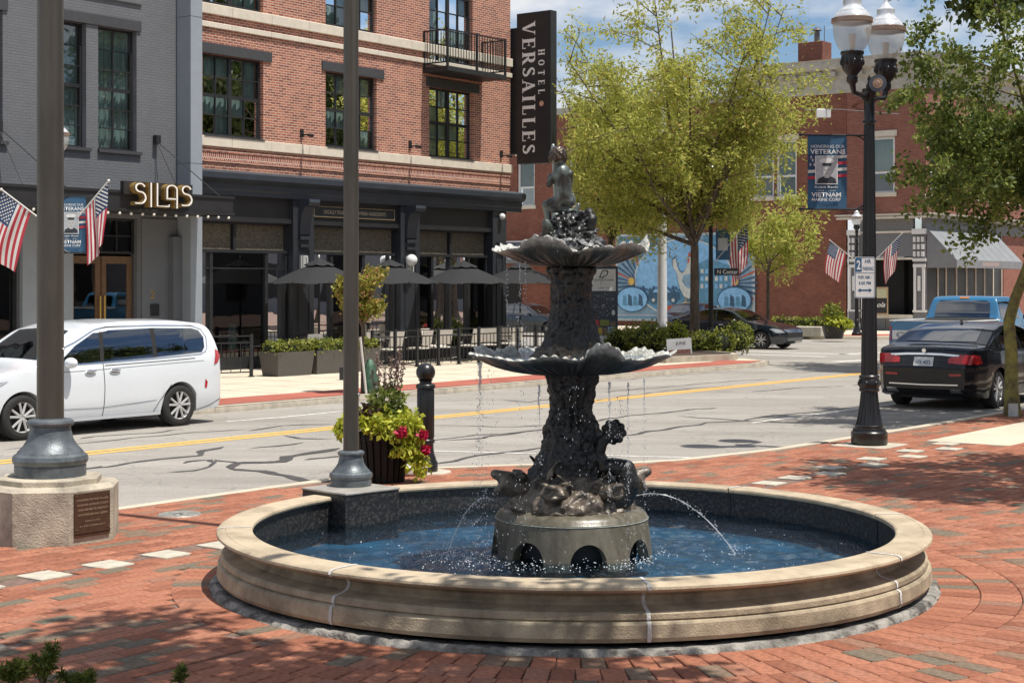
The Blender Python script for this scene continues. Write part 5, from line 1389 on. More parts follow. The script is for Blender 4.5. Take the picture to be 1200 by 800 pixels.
for a, b in ((mx_(34.0), mx_(33.36)), (mx_(30.70), mx_(30.06))):
    p = thing('cast_iron_column', None, None); p.parent = mbd
    w = b-a; mb = MB(); mb.box(a, b, -.14, .1, 0, .35); mb.box(a, b, -.12, .1, .9, 1.0); mb.box(a+.05, a+.17, -.12, .1, 1.0, 3.0); mb.box(b-.17, b-.05, -.12, .1, 1.0, 3.0)
    mb.box(a+.02, b-.02, -.12, .1, 3.0, 3.15); mb.box(a+w/2-.07, a+w/2+.07, -.13, .0, 1.9, 2.6)
    for r in range(3):
        for c in range(3): mb.box(a+.04+c*.2, a+.16+c*.2, -.16, .0, 3.5+r*.34, 3.74+r*.34)
    mb.box(a-.02, b+.02, -.17, .1, 4.55, 4.8); mb.box(a, b, -.13, .1, 3.28, 3.42)
    mb.build('white_casting', WSH, p, smooth=False)
    mb = MB(); mb.box(a+.02, b-.02, -.06, .1, .35, .9); mb.box(a+.02, b-.02, -.04, .1, 1.0, 4.7); mb.build('grey_ground', GREYSH, p, smooth=False)
mb = MB(); mb.add([(mx_(33.4), .8, .6), (mx_(30.7), .8, .6), (mx_(30.7), .8, 3.5), (mx_(33.4), .8, 3.5)], [(0,1,2,3)]); mb.add([(.3, 1.2, 0), (30, 1.2, 0), (30, 1.2, 4.8), (.3, 1.2, 4.8)], [(0,1,2,3)], M=Mf); mb.build('shop_interior', UNDER, mbd, smooth=False)
mb = MB(); mb.box(.1, 3.9, .1, .16, .0, .7, M=Mf)
for x in (.15, 1.6, 2.6, 3.9, 5.2, 6.4, 7.6, 8.8, 10): mb.box(x, x+.1, .06, .18, .7, 4.7, M=Mf)
mb.build('window_mullion', OFFWHITE, mbd, smooth=False)
mb = MB(); mb.add([(.1, .1, .7), (10, .1, .7), (10, .1, 4.7), (.1, .1, 4.7)], [(0,1,2,3)], M=Mf); mb.build('shop_window', mat('dim_shop_glass', (.05, .052, .055), .35, scale=.8, col2=(.012, .012, .013), spec=.2), mbd, smooth=False)
mb = MB(); mb.box(10.1, 30, 0, .2, 0, 4.7, M=Mf); mb.build('far_shopfront', BRICK_NEW, mbd, smooth=False)
# grey striped awning
aw = street_thing('shop_awning', 'grey canvas awning over the corner shop window', 'awning', 72.0, 30.05, 0)
AWM = mat('grey_awning_canvas', (.21, .22, .23), .85, var=.08, scale=2)
mb = MB(); mb.add([(.02, 0, 4.84), (8.6, 0, 4.84), (8.6, -1.45, 3.33), (.02, -1.45, 3.33), (.02, -1.45, 2.97), (8.6, -1.45, 2.97), (.02, 0, 2.97), (8.6, 0, 2.97)], [(0,1,2,3),(3,2,5,4),(0,3,4,6),(1,7,5,2)]); mb.build('canvas', AWM, aw, smooth=False)
for k in range(1, 9):
    mb = MB(); x = k*.955; mb.tube([(x, 0, 4.845), (x, -1.452, 3.335), (x, -1.454, 2.97)], .012, 4); mb.build('seam', mat('pale_seam', (.38, .38, .38), .8), aw, smooth=False)
text_obj('awning_lettering', 'ANTIQUES  GIFTS', .16, mat('faded_orange', (.50, .20, .12), .8), aw, face_M(4.6, -1.456, 3.15), width=2.2) if False else None
mb = MB(); mb.box(3.2, 5.4, -1.456, -1.452, 3.06, 3.26); mb.build('faded_lettering', mat('faded_orange', (.38, .24, .20), .8, scale=6, col2=(.30, .30, .31)), aw, smooth=False)
# ground floor of the left part: dark metal roofed shopfront
mb = MB(); mb.add([(mx_(57), -.05, 4.5), (mx_(48.9), -.05, 4.5), (mx_(48.9), -1.5, 3.55), (mx_(57), -1.5, 3.55), (mx_(57), -1.5, 3.35), (mx_(48.9), -1.5, 3.35), (mx_(57), -.05, 3.35), (mx_(48.9), -.05, 3.35)], [(0,1,2,3),(3,2,5,4),(1,7,5,2),(0,3,4,6),(4,5,7,6)]); mb.build('metal_awning', DKGREY, mbd, smooth=False)
for k in range(18):
    x = mx_(57)+.4+k*.44; mb = MB(); mb.box(0, .02, -.02, .02, 0, 1); mb = MB(); mb.tube([(x, -.05, 4.52), (x, -1.5, 3.57)], .018, 4); mb.build('roof_seam', DKGREY, mbd, smooth=False)
mb = MB(); mb.box(mx_(55.3), mx_(53.6), -.05, .1, 0, 3.0); mb.build('doorway', UNDER, mbd, smooth=False)
mb = MB(); mb.box(mx_(51.6), mx_(49.9), -.05, .1, .9, 2.8); mb.build('dark_window', UNDER, mbd, smooth=False)
mb = MB(); mb.box(mx_(57), mx_(48.9), -.03, .02, 4.52, 4.60); mb.build('white_trim', WSH, mbd, smooth=False)

# ---- the mural: a flat painted panel
mu = street_thing('hen_mural', 'blue painted mural of a hen with oval vignettes on the brick side wall', 'mural', 71.93, 43.15, 2.56, R(-90))
def flat(m, col, z=.0): return mat(m, col, .75, var=.18, scale=5, detail=8)
MBL = flat('mural_pale_blue', (.20, .32, .44)); MSKY = flat('mural_sky', (.20, .42, .68)); MDK = flat('mural_dark_blue', (.035, .095, .17)); MMD = flat('mural_mid_blue', (.09, .24, .38)); MGD = flat('mural_gold', (.50, .33, .12)); MWH = flat('mural_white', (.50, .53, .52)); MRED = flat('mural_red', (.45, .10, .05)); MYE = flat('mural_straw', (.60, .45, .08)); MFR = flat('mural_frame', (.42, .47, .50))
hw, hh = 4.15, 2.28
mb = MB(); mb.bbox(-hw, hw, -.03, .0, -hh, hh, .006); mb.build('panel', MBL, mu, smooth=False)
lay = [0]
def shape(poly, m, name='painted_shape', grp=None):
    lay[0] += 1
    mb = MB(); y = -.031-.0012*lay[0]
    mb.add([(p[0], y, p[1]) for p in poly], [tuple(range(len(poly)))]); return mb.build(name, m, mu, smooth=False)
def ell(cx, cz, rx, rz, n=40, a0=0, a1=360): return [(cx+rx*math.cos(R(a0+(a1-a0)*k/n)), cz+rz*math.sin(R(a0+(a1-a0)*k/n))) for k in range(n)]
for k in range(4):   # border
    q_ = [(-hw, hh, hw, hh-.12), (-hw, -hh+.35, hw, -hh), (-hw, hh, -hw+.14, -hh), (hw-.14, hh, hw, -hh)][k]
    shape([(q_[0], q_[1]), (q_[2], q_[1]), (q_[2], q_[3]), (q_[0], q_[3])], MFR)
for (x0_, x1_) in ((-hw+.2, -1.2), (1.2, hw-.2)): shape([(x0_, hh-.15), (x1_, hh-.15), (x1_, 1.0), (x0_, 1.0)], MMD)
for sx in (-1, 1):
    for k in range(15):
        a = R(100+k*11); 
        p = [(-2.55, -.35), (-2.55+1.75*math.cos(a-.035), -.35+1.5*math.sin(a-.035)), (-2.55+1.75*math.cos(a+.035), -.35+1.5*math.sin(a+.035))]
        shape([(sx*x, z) for x, z in p], MDK if k % 5 else MRED)
shape(ell(0, -.05, 2.95, 2.05), MWH); shape(ell(0, -.05, 2.88, 1.98), MSKY)
def clip(x, z, rx=2.86, rz=1.96):
    v = math.hypot(x/rx, (z+.05)/rz); 
    return (x/v, (z+.05)/v-.05) if v > 1 else (x, z)
ga = [clip(x, z) for x, z in [(-2.8, -.85), (-2.0, -.75), (2.9, -.7), (2.6, -1.1), (2.2, -1.4), (1.5, -1.8), (.8, -2.0), (0, -2.1), (-.8, -2.0), (-1.6, -1.75), (-2.2, -1.4)]]
shape(ga, MMD)
shape([(.9, .70), (1.6, .95), (2.75, .6), (2.8, -.7), (.9, -.75)], MMD)          # town buildings
for r_ in range(3):
    for c_ in range(6): shape([(1.05+c_*.28, .42-r_*.38), (1.22+c_*.28, .42-r_*.38), (1.22+c_*.28, .20-r_*.38), (1.05+c_*.28, .20-r_*.38)], MSKY if (r_+c_) % 2 else MWH)
shape([(-1.25, -.55), (-1.17, .6), (-1.13, 1.55), (-1.09, .6), (-1.0, -.55)], MMD)  # tower
for z in (.0, .55): shape([(-1.27, z), (-.99, z), (-.99, z+.06), (-1.27, z+.06)], MMD)
for k in range(13): shape([(-2.7+k*.2, -.72+.12*math.sin(k*1.3)+.08), (-2.55+k*.2, -.5+.10*math.sin(k*2)), (-2.42+k*.2, -.78)], MDK)
shape([(-2.1, -1.0), (-2.0, -.75), (-1.7, -.55), (-.9, -.5), (-.55, -.75), (-.2, -.8), (-.15, -1.15), (-2.05, -1.2)], MDK)   # old car
shape([(-1.65, -.6), (-.95, -.56), (-.7, -.78), (-1.8, -.78)], MSKY)
for cx in (-1.75, -.55): shape(ell(cx, -1.18, .2, .2, 16), MDK); shape(ell(cx, -1.18, .1, .1, 12), MWH)
hen = [(-.35, .95), (-.28, .55), (-.15, .3), (0, .2), (.15, .35), (.3, .75), (.38, 1.05), (.52, 1.12), (.62, 1.0), (.72, .6), (.82, .1), (.80, -.4), (.60, -.85), (.35, -1.05), (.1, -.95), (-.1, -.6), (-.22, -.2), (-.3, .2), (-.5, .5), (-.52, .85)]
hen = [(x*1.12, z*1.05) for x, z in hen]; shape([(x*1.07, z*1.07) for x, z in hen], MDK); shape(hen, MWH)
shape([(.05, .1), (.45, .2), (.62, -.2), (.4, -.6), (.1, -.4)], MBL)
shape([(.05, .15), (.0, -.2), (.25, -.55), (.22, -.5), (.06, -.15)], MMD)
shape([(.36, 1.05), (.34, 1.30), (.44, 1.2), (.48, 1.34), (.56, 1.2), (.66, 1.28), (.66, 1.02)], MRED); shape([(.32, 1.05), (.18, .96), (.34, .93)], MGD); shape([(.34, .95), (.30, .72), (.42, .75), (.44, .95)], MRED)
shape(ell(.42, 1.06, .03, .03, 8), MDK)
for x in (.2, .48): shape([(x, -.98), (x+.05, -.98), (x+.05, -1.35), (x, -1.35)], MGD)
shape([(-.15, -1.45), (.1, -1.25), (.9, -1.3), (1.1, -1.5), (.8, -1.8), (.1, -1.85)], MYE)
for k in range(9): shape([(-.2+k*.16, -1.7), (-.1+k*.15, -1.25-.06*(k % 3)), (-.08+k*.16, -1.72)], MYE if k % 2 else MGD)
shape([(-.95, -1.5), (-.4, -1.4), (-.1, -1.6), (-.2, -1.75), (-.9, -1.72)], MRED)
for sx in (-1, 1):
    shape(ell(sx*3.05, -1.15, .98, .68, 32), MDK); shape(ell(sx*3.05, -1.15, .92, .62, 32), MSKY)
    for k in range(4): shape([(sx*3.05-.6+k*.33, -1.45), (sx*3.05-.55+k*.33, -.95+.1*(k % 2)), (sx*3.05-.35+k*.33, -1.0), (sx*3.05-.3+k*.33, -1.5)], MDK if k % 2 else MMD)
    for z in (-.2, 1.15): shape(ell(sx*3.1, z, .2, .22, 14), MGD); shape(ell(sx*3.1+.02, z, .1, .12, 10), MYE)
for sx in (-1, 1):
    for k in range(5): shape(ell(sx*(2.2+.35*k), 1.75-.12*k, .25, .14, 10), MWH if k % 2 else MSKY)
shape([(-hw+.25, -hh+.24), (-.3, -hh+.24), (-.3, -hh+.14), (-hw+.25, -hh+.14)], MMD)

# ================================================================== STREET FURNITURE
def star_poly(cx, cy, r): 
    return [(cx+(r if k % 2 == 0 else r*.4)*math.sin(k*PI/5), cy+(r if k % 2 == 0 else r*.4)*math.cos(k*PI/5)) for k in range(10)]
# ---- flags: cloth hanging from an angled staff
def us_flag(name, label, loc, staff_dir, L, hoist, fly, drape, group='american flags', seed=0, staff_mat=None):
    t = thing(name, label, 'flag', loc, 0, group)
    d = Vector(staff_dir).normalized()
    mb = MB(); mb.tube([(0,0,0), d*L], .014, 8); mb.ball(d*(L+.02), .028, 10, 8); mb.build('staff', staff_mat or FLAGWHITE, t)
    top = d*(L-.02); side = Vector((d.x, d.y, 0)).normalized(); 
    nu, nv = 39, 26; rr = random.Random(seed); ph = rr.uniform(0, 6)
    def P(u, v):   # u along fly 0..1, v along hoist 0 top
        base = top - d*(hoist*v)
        # cloth falls mostly down with folds
        x = base + Vector((0, 0, -1))*fly*u*(.96-.05*v) + side*(fly*u*drape*(1-.4*v))
        k = .05*u**.6
        perp = Vector((-side.y, side.x, 0))
        gath = (1-.40*u**.7)
        c = base*0 + (top - d*(hoist*.5)); 
        horiz = (x - c); hs = horiz.dot(side); x = x - side*hs*(1-gath)*.8*u
        return x + perp*(math.sin(v*9+ph+u*2)*k + math.sin(v*17+u*5+ph)*k*.4) + side*math.sin(v*6+u*3+ph)*k*.5
    vs = [P(i/nu, j/nv) for i in range(nu+1) for j in range(nv+1)]; fs = []; ms = []
    for i in range(nu):
        for j in range(nv):
            fs.append((i*(nv+1)+j, (i+1)*(nv+1)+j, (i+1)*(nv+1)+j+1, i*(nv+1)+j+1))
            ms.append(2 if (i < nu*.4 and j < 14) else (0 if (j//2) % 2 == 0 else 1))
    mb = MB(); mb.v = [tuple(p) for p in vs]; mb.f = fs; mb.m = ms
    c = mb.build('cloth', [FLAGRED, FLAGWHITE, FLAGBLUE], t, ang=80)
    mb = MB()
    for row in range(9):
        for col in range(6 if row % 2 == 0 else 5):
            u = (.033+ col*.065 + (0 if row % 2 == 0 else .032)); v = (row+.7)/9.6*.52
            p = P(u, v); a = P(u+.02, v)-p; b = P(u, v+.03)-p; n_ = a.cross(b).normalized(); a.normalize(); b = n_.cross(a)
            for sg in (-1, 1):
                mb.add([p + n_*.004*sg + (a*math.sin(k*PI/2.5*1)+b*math.cos(k*PI/2.5))*(.017) for k in range(5)], [(0,1,2,3,4)])
    mb.build('stars', FLAGWHITE, c, smooth=False)['kind'] = 'stuff'
    return t

# ---- double acorn street lamp
def acorn(mbw, mbg, mbr, mbb, x, y, z, s=1.0):
    M = Matrix.Translation((x, y, z)) @ Matrix.Scale(s, 4)
    mbb.lathe([(.0, 0), (.075, 0), (.08, .03), (.07, .05), (.085, .08), (.13, .13), (.155, .22), (.16, .30), (.15, .34), (.165, .36), (.165, .39), (.0, .39)], 20, M=M)
    for k in range(8):
        a = k*PI/4; mbb.ball((.148*math.cos(a), .148*math.sin(a), .24), (.03, .03, .05), 8, 6, M=M)
    mbg.lathe([(.14, .39), (.18, .43), (.225, .51), (.255, .61), (.27, .71), (.272, .80)], 28, M=M)
    mbr.lathe([(.272, .79), (.292, .80), (.292, .86), (.272, .87)], 28, M=M)
    mbw.lathe([(.27, .85), (.262, .88), (.23, .93), (.215, .95), (.21, .965), (.19, .975), (.165, 1.0), (.135, 1.03), (.128, 1.06), (.13, 1.12), (.11, 1.14), (.075, 1.17), (.05, 1.21), (.03, 1.24), (.03, 1.27), (.02, 1.30), (.0, 1.33)], 28, M=M)
def lamp_globe_mats():
    m, nt, b = newmat('clear_ribbed_globe'); nt.nodes.remove(b)
    tr = nt.nodes.new('ShaderNodeBsdfTransparent'); tr.inputs['Color'].default_value = (.88, .88, .86, 1)
    df = nt.nodes.new('ShaderNodeBsdfPrincipled'); df.inputs['Base Color'].default_value = (.80, .80, .76, 1); df.inputs['Roughness'].default_value = .12
    ms = nt.nodes.new('ShaderNodeMixShader'); ms.inputs[0].default_value = .42
    nt.links.new(tr.outputs[0], ms.inputs[1]); nt.links.new(df.outputs[0], ms.inputs[2]); nt.links.new(ms.outputs[0], nt.nodes['Material Output'].inputs['Surface']); return m
GLOBE = lamp_globe_mats()
TOPW = mat('silver_white_lamp_top', (.66, .67, .68), .22, metal=.35, var=.08)
BANDB = mat('brown_lamp_band', (.30, .21, .16), .4, metal=.4, var=.2)
def post(mb, H, r0, r1, base=True, s=1.0):
    if base:
        mb.lathe([(0, 0), (.235*s, 0), (.252*s, .02*s), (.252*s, .17*s), (.235*s, .185*s), (.225*s, .20*s), (.225*s, .225*s), (.20*s, .235*s), (.20*s, .265*s), (.185*s, .275*s)], 40); mb.lathe([(.185*s, .27*s), (.168*s, .32*s), (.148*s, .42*s), (r0*1.18, .54*s), (r0*1.08, .64*s)], 90, fn=lambda r, z, a: (r*(1+.04*math.cos(a*18)), z))
    n = 18
    def fl(r, z, a): return (r*(1+.045*math.cos(a*n/1.0)), z)
    mb.lathe([(r0*1.08, .64*s), (r0, .74*s)], 90, fn=fl)
    mb.lathe([(r0, .73*s), (r0*1.2, .74*s), (r0*1.28, .76*s), (r0*1.18, .785*s), (r0*1.28, .80*s), (r0*1.3, .90*s), (r0*1.18, .915*s), (r0*1.28, .935*s), (r0*1.22, .955*s), (r0*1.05, .97*s)], 32)
    mb.lathe([(r0*.98, .965*s), (r1, H-.5*s)], 90, fn=fl)
    mb.lathe([(r1, H-.5*s), (r1*1.3, H-.48*s), (r1*1.3, H-.44*s), (r1*1.05, H-.42*s), (r1*1.1, H-.1*s), (r1*1.4, H-.06*s), (r1*1.4, H), (0, H)], 24)
lp = thing('street_lamp', 'tall black fluted street lamp with twin clear acorn globes beside the kerb', 'street lamp', (LPx, LPy, .008), 0); LIFT = -.07
mb = MB(); post(mb, 4.95, .112, .07); 
for k in range(6): a = k*PI/3; mb.ball((.135*math.cos(a), .135*math.sin(a), .85), (.03, .03, .04), 10, 8)
mb.build('post', BL, lp, ang=45)
la = R(51); ux, uy = math.cos(la), math.sin(la)
mb = MB()
for sg in (-1, 1):
    mb.tube([(0,0,4.98), (sg*ux*.20, sg*uy*.20, 4.90), (sg*ux*.46, sg*uy*.46, 4.93), (sg*ux*.51, sg*uy*.51, 5.06)], [.04, .035, .035, .045], 10); mb.ball((sg*ux*.13, sg*uy*.13, 4.88), .045, 10, 8)
    mb.lathe([(.05, 5.04), (.075, 5.07), (.075, 5.12), (0, 5.12)], 16, c=(sg*ux*.51, sg*uy*.51, 0))
mb.lathe([(.03, 5.0), (.05, 5.05), (.02, 5.12), (.03, 5.16), (0, 5.22)], 12); mb.build('cross_arm', BL, lp, ang=50).location = (0, 0, LIFT)
for i, (sg, dz) in enumerate(((-1, 0.0), (1, -.0))):
    h = thing('lantern', None, None); h.parent = lp; h.location = (0, 0, LIFT)
    w_, g_, r_, b_ = MB(), MB(), MB(), MB(); acorn(w_, g_, r_, b_, sg*ux*.51, sg*uy*.51, 5.10, .97)
    b_.build('lamp_holder', BL, h, ang=50); g_.build('globe', GLOBE, h); r_.build('band', BANDB, h); w_.build('finial_cap', TOPW, h, ang=40)
    mb = MB(); mb.tube([(sg*ux*.51, sg*uy*.51, 5.5), (sg*ux*.51, sg*uy*.51, 5.72)], [.035, .05], 10); mb.build('light_bulb', mat('cream_bulb', (.7, .68, .6), .4), h)
sp = thing('loudspeaker', 'small round grey loudspeaker fixed under the lamp globes', 'loudspeaker', (LPx+.10, LPy-.16, 5.0), R(-20))
mb = MB(); mb.tube([(0, .05, 0), (0, -.14, 0)], [.09, .12], 20); mb.build('housing', mat('blue_grey_housing', (.09, .11, .14), .4), sp)
mb = MB(); mb.tube([(0, -.141, 0), (0, -.15, 0)], [.07, .068], 18); mb.tube([(0, -.15, 0), (0, -.16, 0)], [.035, .03], 12); mb.build('cone', mat('tan_cone', (.42, .28, .20), .5, var=.3, scale=40), sp)

# banner on two brackets
def banner(name, label, px, py, pz, width, height, dirv, seed=0, bkt=.17, blank=False):
    t = thing(name, label, 'banner', (px, py, pz), math.atan2(dirv[1], dirv[0]))
    # local x points away from the post; cloth from x=bkt to bkt+width
    x0, x1 = bkt, bkt+width
    for z in (0, height):
        mb = MB(); mb.tube([(.05, 0, z), (x1+.09, 0, z)], .013, 8); mb.ball((x1+.10, 0, z), .025, 8, 6); mb.tube([(.05, 0, z-.09 if z else -.0+.09), (.12, 0, z-.03 if z else .03), (.2, 0, z)], .012, 6); mb.build('bracket_arm', BL, t)
    lean = -.02
    n = 14; mb = MB(); vs = []; fs = []
    def cz(u, v): return .012*math.sin(u*5+v*3)*math.sin(v*PI)
    for sg in (0, 1):
        for i in range(n+1):
            for j in range(n+1): vs.append((x0+(x1-x0)*i/n+lean*0, cz(i/n, j/n)+(.0035 if sg else -.0035), height*j/n))
    m = (n+1)**2
    for sg in (0, 1):
        for i in range(n):
            for j in range(n): fs.append((sg*m+i*(n+1)+j, sg*m+(i+1)*(n+1)+j, sg*m+(i+1)*(n+1)+j+1, sg*m+i*(n+1)+j+1))
    mb.add(vs, fs); cl = mb.build('cloth', BANNERBLUE, t, ang=80)
    return t, cl, x0, x1
GREYPH = mat('grey_photo_print', (.42, .44, .45), .7, var=.15, scale=30); DKPH = mat('dark_photo_print', (.03, .035, .045), .7); SKPH = mat('grey_face_print', (.50, .50, .48), .7, var=.1, scale=60); LTPH = mat('pale_photo_print', (.68, .68, .66), .7)
def banner_print(t, cl, x0, x1, H, mirror=False, yo=-.019):
    # flat print: cloth seen with its first edge on the viewer's right when mirror is set
    w = x1-x0; k_ = [0]
    def X(u): return x1-u*w if mirror else x0+u*w
    M = (lambda x, z, d=.0: Matrix.Translation((x, (-yo+d) if mirror else (yo-d), z)) @ (Matrix.Rotation(PI, 4, 'Z') if mirror else Matrix.Identity(4)) @ Matrix.Rotation(R(90), 4, 'X'))
    def pg(pts, m):
        k_[0] += 1; d = .0006*k_[0]; mb = MB(); y = (-yo+d) if mirror else (yo-d)
        mb.add([(X(u), y, v*H) for u, v in pts], [tuple(range(len(pts)))]); mb.build('print', m, cl, smooth=False)
    def E(cx, cy, rx, ry, n=20): return [(cx+rx*math.cos(2*PI*k/n), cy+ry*math.sin(2*PI*k/n)) for k in range(n)]
    for k in range(4): pg([(0, .40+k*.085), (1, .44+k*.085), (1, .48+k*.085), (0, .44+k*.085)], FLAGRED if k % 2 == 0 else FLAGWHITE)
    pg([(0, .56), (.3, .57), (.3, .74), (0, .73)], FLAGBLUE)
    for a, b in ((.06, .60), (.12, .66), (.08, .70), (.16, .60)): pg(star_poly(a, b, .03), FLAGWHITE)
    pg([(.18, .335), (.76, .335), (.76, .72), (.18, .72)], LTPH); pg([(.20, .345), (.74, .345), (.74, .71), (.20, .71)], GREYPH)
    pg([(.22, .348), (.26, .41), (.38, .44), (.60, .44), (.70, .41), (.73, .348)], DKPH); pg([(.42, .44), (.56, .44), (.58, .37), (.49, .348), (.42, .37)], DKPH)
    pg(E(.48, .52, .105, .075), SKPH); pg([(.40, .46), (.56, .46), (.54, .42), (.43, .42)], SKPH)
    pg(E(.48, .650, .19, .036), LTPH); pg([(.36, .622), (.60, .622), (.59, .596), (.37, .596)], DKPH); pg(E(.48, .592, .12, .010, 12), DKPH)
    for ex in (.44, .53): pg(E(ex, .53, .016, .006, 8), DKPH)
    pg([(.45, .485), (.52, .485), (.51, .48), (.46, .48)], DKPH)
    d = .016
    text_obj('print_lettering', 'HONORING OUR', .042, LETW, cl, M(X(.5), H*.845, d), width=w*.86)
    text_obj('print_lettering', 'VETERANS', .066, LETW, cl, M(X(.5), H*.775, d), width=w*.9, bold=.02)
    text_obj('print_lettering', 'Ralph Rauh', .036, LETW, cl, M(X(.46), H*.295, d), width=w*.58, bold=.01)
    text_obj('print_lettering', '1966 - 1970', .014, LETW, cl, M(X(.46), H*.25, d), width=w*.48)
    text_obj('print_lettering', 'VIETNAM', .062, LETW, cl, M(X(.46), H*.195, d), width=w*.76, bold=.02)
    text_obj('print_lettering', 'MARINE CORP', .042, LETW, cl, M(X(.46), H*.13, d), width=w*.74, bold=.01)
bt, bc, bx0_, bx1_ = banner('veterans_banner', 'blue veterans banner hung from the tall street lamp', LPx, LPy, 3.28, .55, 1.03, (-1, -.06), bkt=.32)
banner_print(bt, bc, bx0_, bx1_, 1.03, mirror=True)
# parking sign on the lamp
ps = thing('parking_sign', 'white two hour parking sign strapped to the tall street lamp', 'sign', (LPx-.10, LPy-.17, 2.33), R(4))
mb = MB()
def rrect(w, h, r, n=5):
    out = []
    for cx, cy, a0 in ((w-r, h-r, 0), (-w+r, h-r, 90), (-w+r, -h+r, 180), (w-r, -h+r, 270)):
        for k in range(n+1): a = R(a0+90*k/n); out.append((cx+r*math.cos(a), cy+r*math.sin(a)))
    return out
mb.prism(rrect(.145, .285, .03), 0, -.004, 'y'); mb.build('sign_plate', WHITE, ps, ang=20)
SBL = mat('sign_blue', (.02, .10, .20), .5); 
mb = MB()
a_ = rrect(.138, .278, .026); b_ = rrect(.131, .271, .022); n = len(a_)
mb.add([(p[0], -.0055, p[1]) for p in a_]+[(p[0], -.0055, p[1]) for p in b_], [(i, (i+1)%n, (i+1)%n+n, i+n) for i in range(n)]); mb.build('border', SBL, ps, smooth=False)
mb = MB(); mb.add([(-.13, -.0052, .08), (-.045, -.0052, .08), (-.045, -.0052, .27), (-.13, -.0052, .27)], [(0,1,2,3)]); mb.build('blue_field', SBL, ps, smooth=False)
mb = MB(); mb.box(-.13, .13, -.0056, -.004, .062, .067); mb.build('divider', SBL, ps, smooth=False)
text_obj('lettering', '2', .13, WHITE, ps, face_M(-.088, -.0062, .175), width=.055, bold=.03)
for s_, h_, z_, w_, x_ in (('HR', .052, .225, .085, .045), ('PARKING', .05, .125, .15, .045), ('9:00 AM -', .045, .005, .19, 0), ('5:00 PM', .045, -.075, .17, 0)):
    text_obj('lettering', s_, h_, SBL, ps, face_M(x_, -.006, z_), width=w_, bold=.012)
mb = MB(); mb.add([(p[0], -.006, p[1]) for p in [(-.10, -.175), (-.06, -.145), (-.06, -.165), (.06, -.165), (.06, -.145), (.10, -.175), (.06, -.205), (.06, -.185), (-.06, -.185), (-.06, -.205)]], [tuple(range(10))]); mb.build('arrow', SBL, ps, smooth=False)
mb = MB(); mb.box(-.10, .10, -.003, .20, .20, .22) ; mb.box(-.1, .1, -.003, .2, -.22, -.20); mb.build('strap', BL, ps, smooth=False)

# bollard
bo = thing('bollard', 'black fluted bollard with a ball top beside the flower planter', 'bollard', (-1.03, 19.34, 0), 0)
mb = MB(); mb.lathe([(0, 0), (.142, 0), (.145, .02), (.145, .12), (.13, .14), (.12, .18), (.105, .22), (.096, .28), (.094, .34), (.105, .35), (.112, .37), (.105, .39), (.09, .40)], 36); mb.lathe([(.09, .40), (.10, .42), (.10, .98), (.09, 1.0)], 120, fn=lambda r, z, a: (r*(1+.035*math.cos(a*20)), z)); mb.lathe([(.09, .99), (.115, 1.0), (.118, 1.03), (.105, 1.05), (.075, 1.06), (.072, 1.08), (.09, 1.10), (0, 1.1)], 36); mb.build('shaft', BL, bo, ang=45)
mb = MB(); mb.ball((0, 0, 1.19), .115, 28, 18); mb.build('ball_top', BL, bo)
mb = MB(); mb.lathe([(0, -.01), (0, .012), (.30, .012), (.31, -.01)], 32, fn=lambda r, z, a: (r*(1+.06*noise.noise(Vector((math.cos(a)*2, math.sin(a)*2, 0)))), z)); mb.build('concrete_collar', CONC, bo)
rk = thing('stone_block', 'small pale stone block at the foot of the bollard', 'stone', (-1.12, 19.02, 0), R(20))
mb = MB(); mb.bbox(-.16, .12, -.09, .09, 0, .13, .03); mb.build('block', MORTAR, rk, ang=20)
ed = thing('iron_stub', 'short round black iron stub beside the bollard', 'stub', (-1.28, 19.25, 0), 0)
mb = MB(); mb.lathe([(0, .16), (.09, .16), (.10, .14), (.10, 0)], 20); mb.lathe([(0, .2), (.05, .2), (.06, .16)], 16); mb.build('cap', BL, ed)

# ---- vegetation helpers
def leaf_mat(name, stops, tr=.35): return attr_mat(name, stops, rough=.55, bump=0, transl=tr, grain=.15, gscale=3, spec=.35)
L_LOCUST = leaf_mat('yellow_green_locust_leaf', [(0, (.24, .28, .05)), (.4, (.40, .43, .09)), (.75, (.52, .52, .12)), (.93, (.60, .56, .15)), (1, (.5, .34, .10))], .52)
L_DARK = leaf_mat('dark_green_leaf', [(0, (.05, .08, .018)), (.5, (.13, .18, .035)), (.85, (.24, .28, .055)), (1, (.32, .33, .09))], .40)
L_BOX = leaf_mat('box_hedge_leaf', [(0, (.08, .11, .015)), (.5, (.18, .21, .03)), (.9, (.28, .29, .045)), (1, (.34, .31, .07))], .25)
L_LIME = leaf_mat('lime_vine_leaf', [(0, (.20, .26, .02)), (.5, (.38, .42, .04)), (.9, (.55, .55, .07)), (1, (.60, .58, .12))], .35)
L_MAPLE = leaf_mat('pink_tinged_leaf', [(0, (.13, .15, .02)), (.5, (.27, .27, .04)), (.8, (.42, .33, .07)), (1, (.45, .16, .11))], .35)
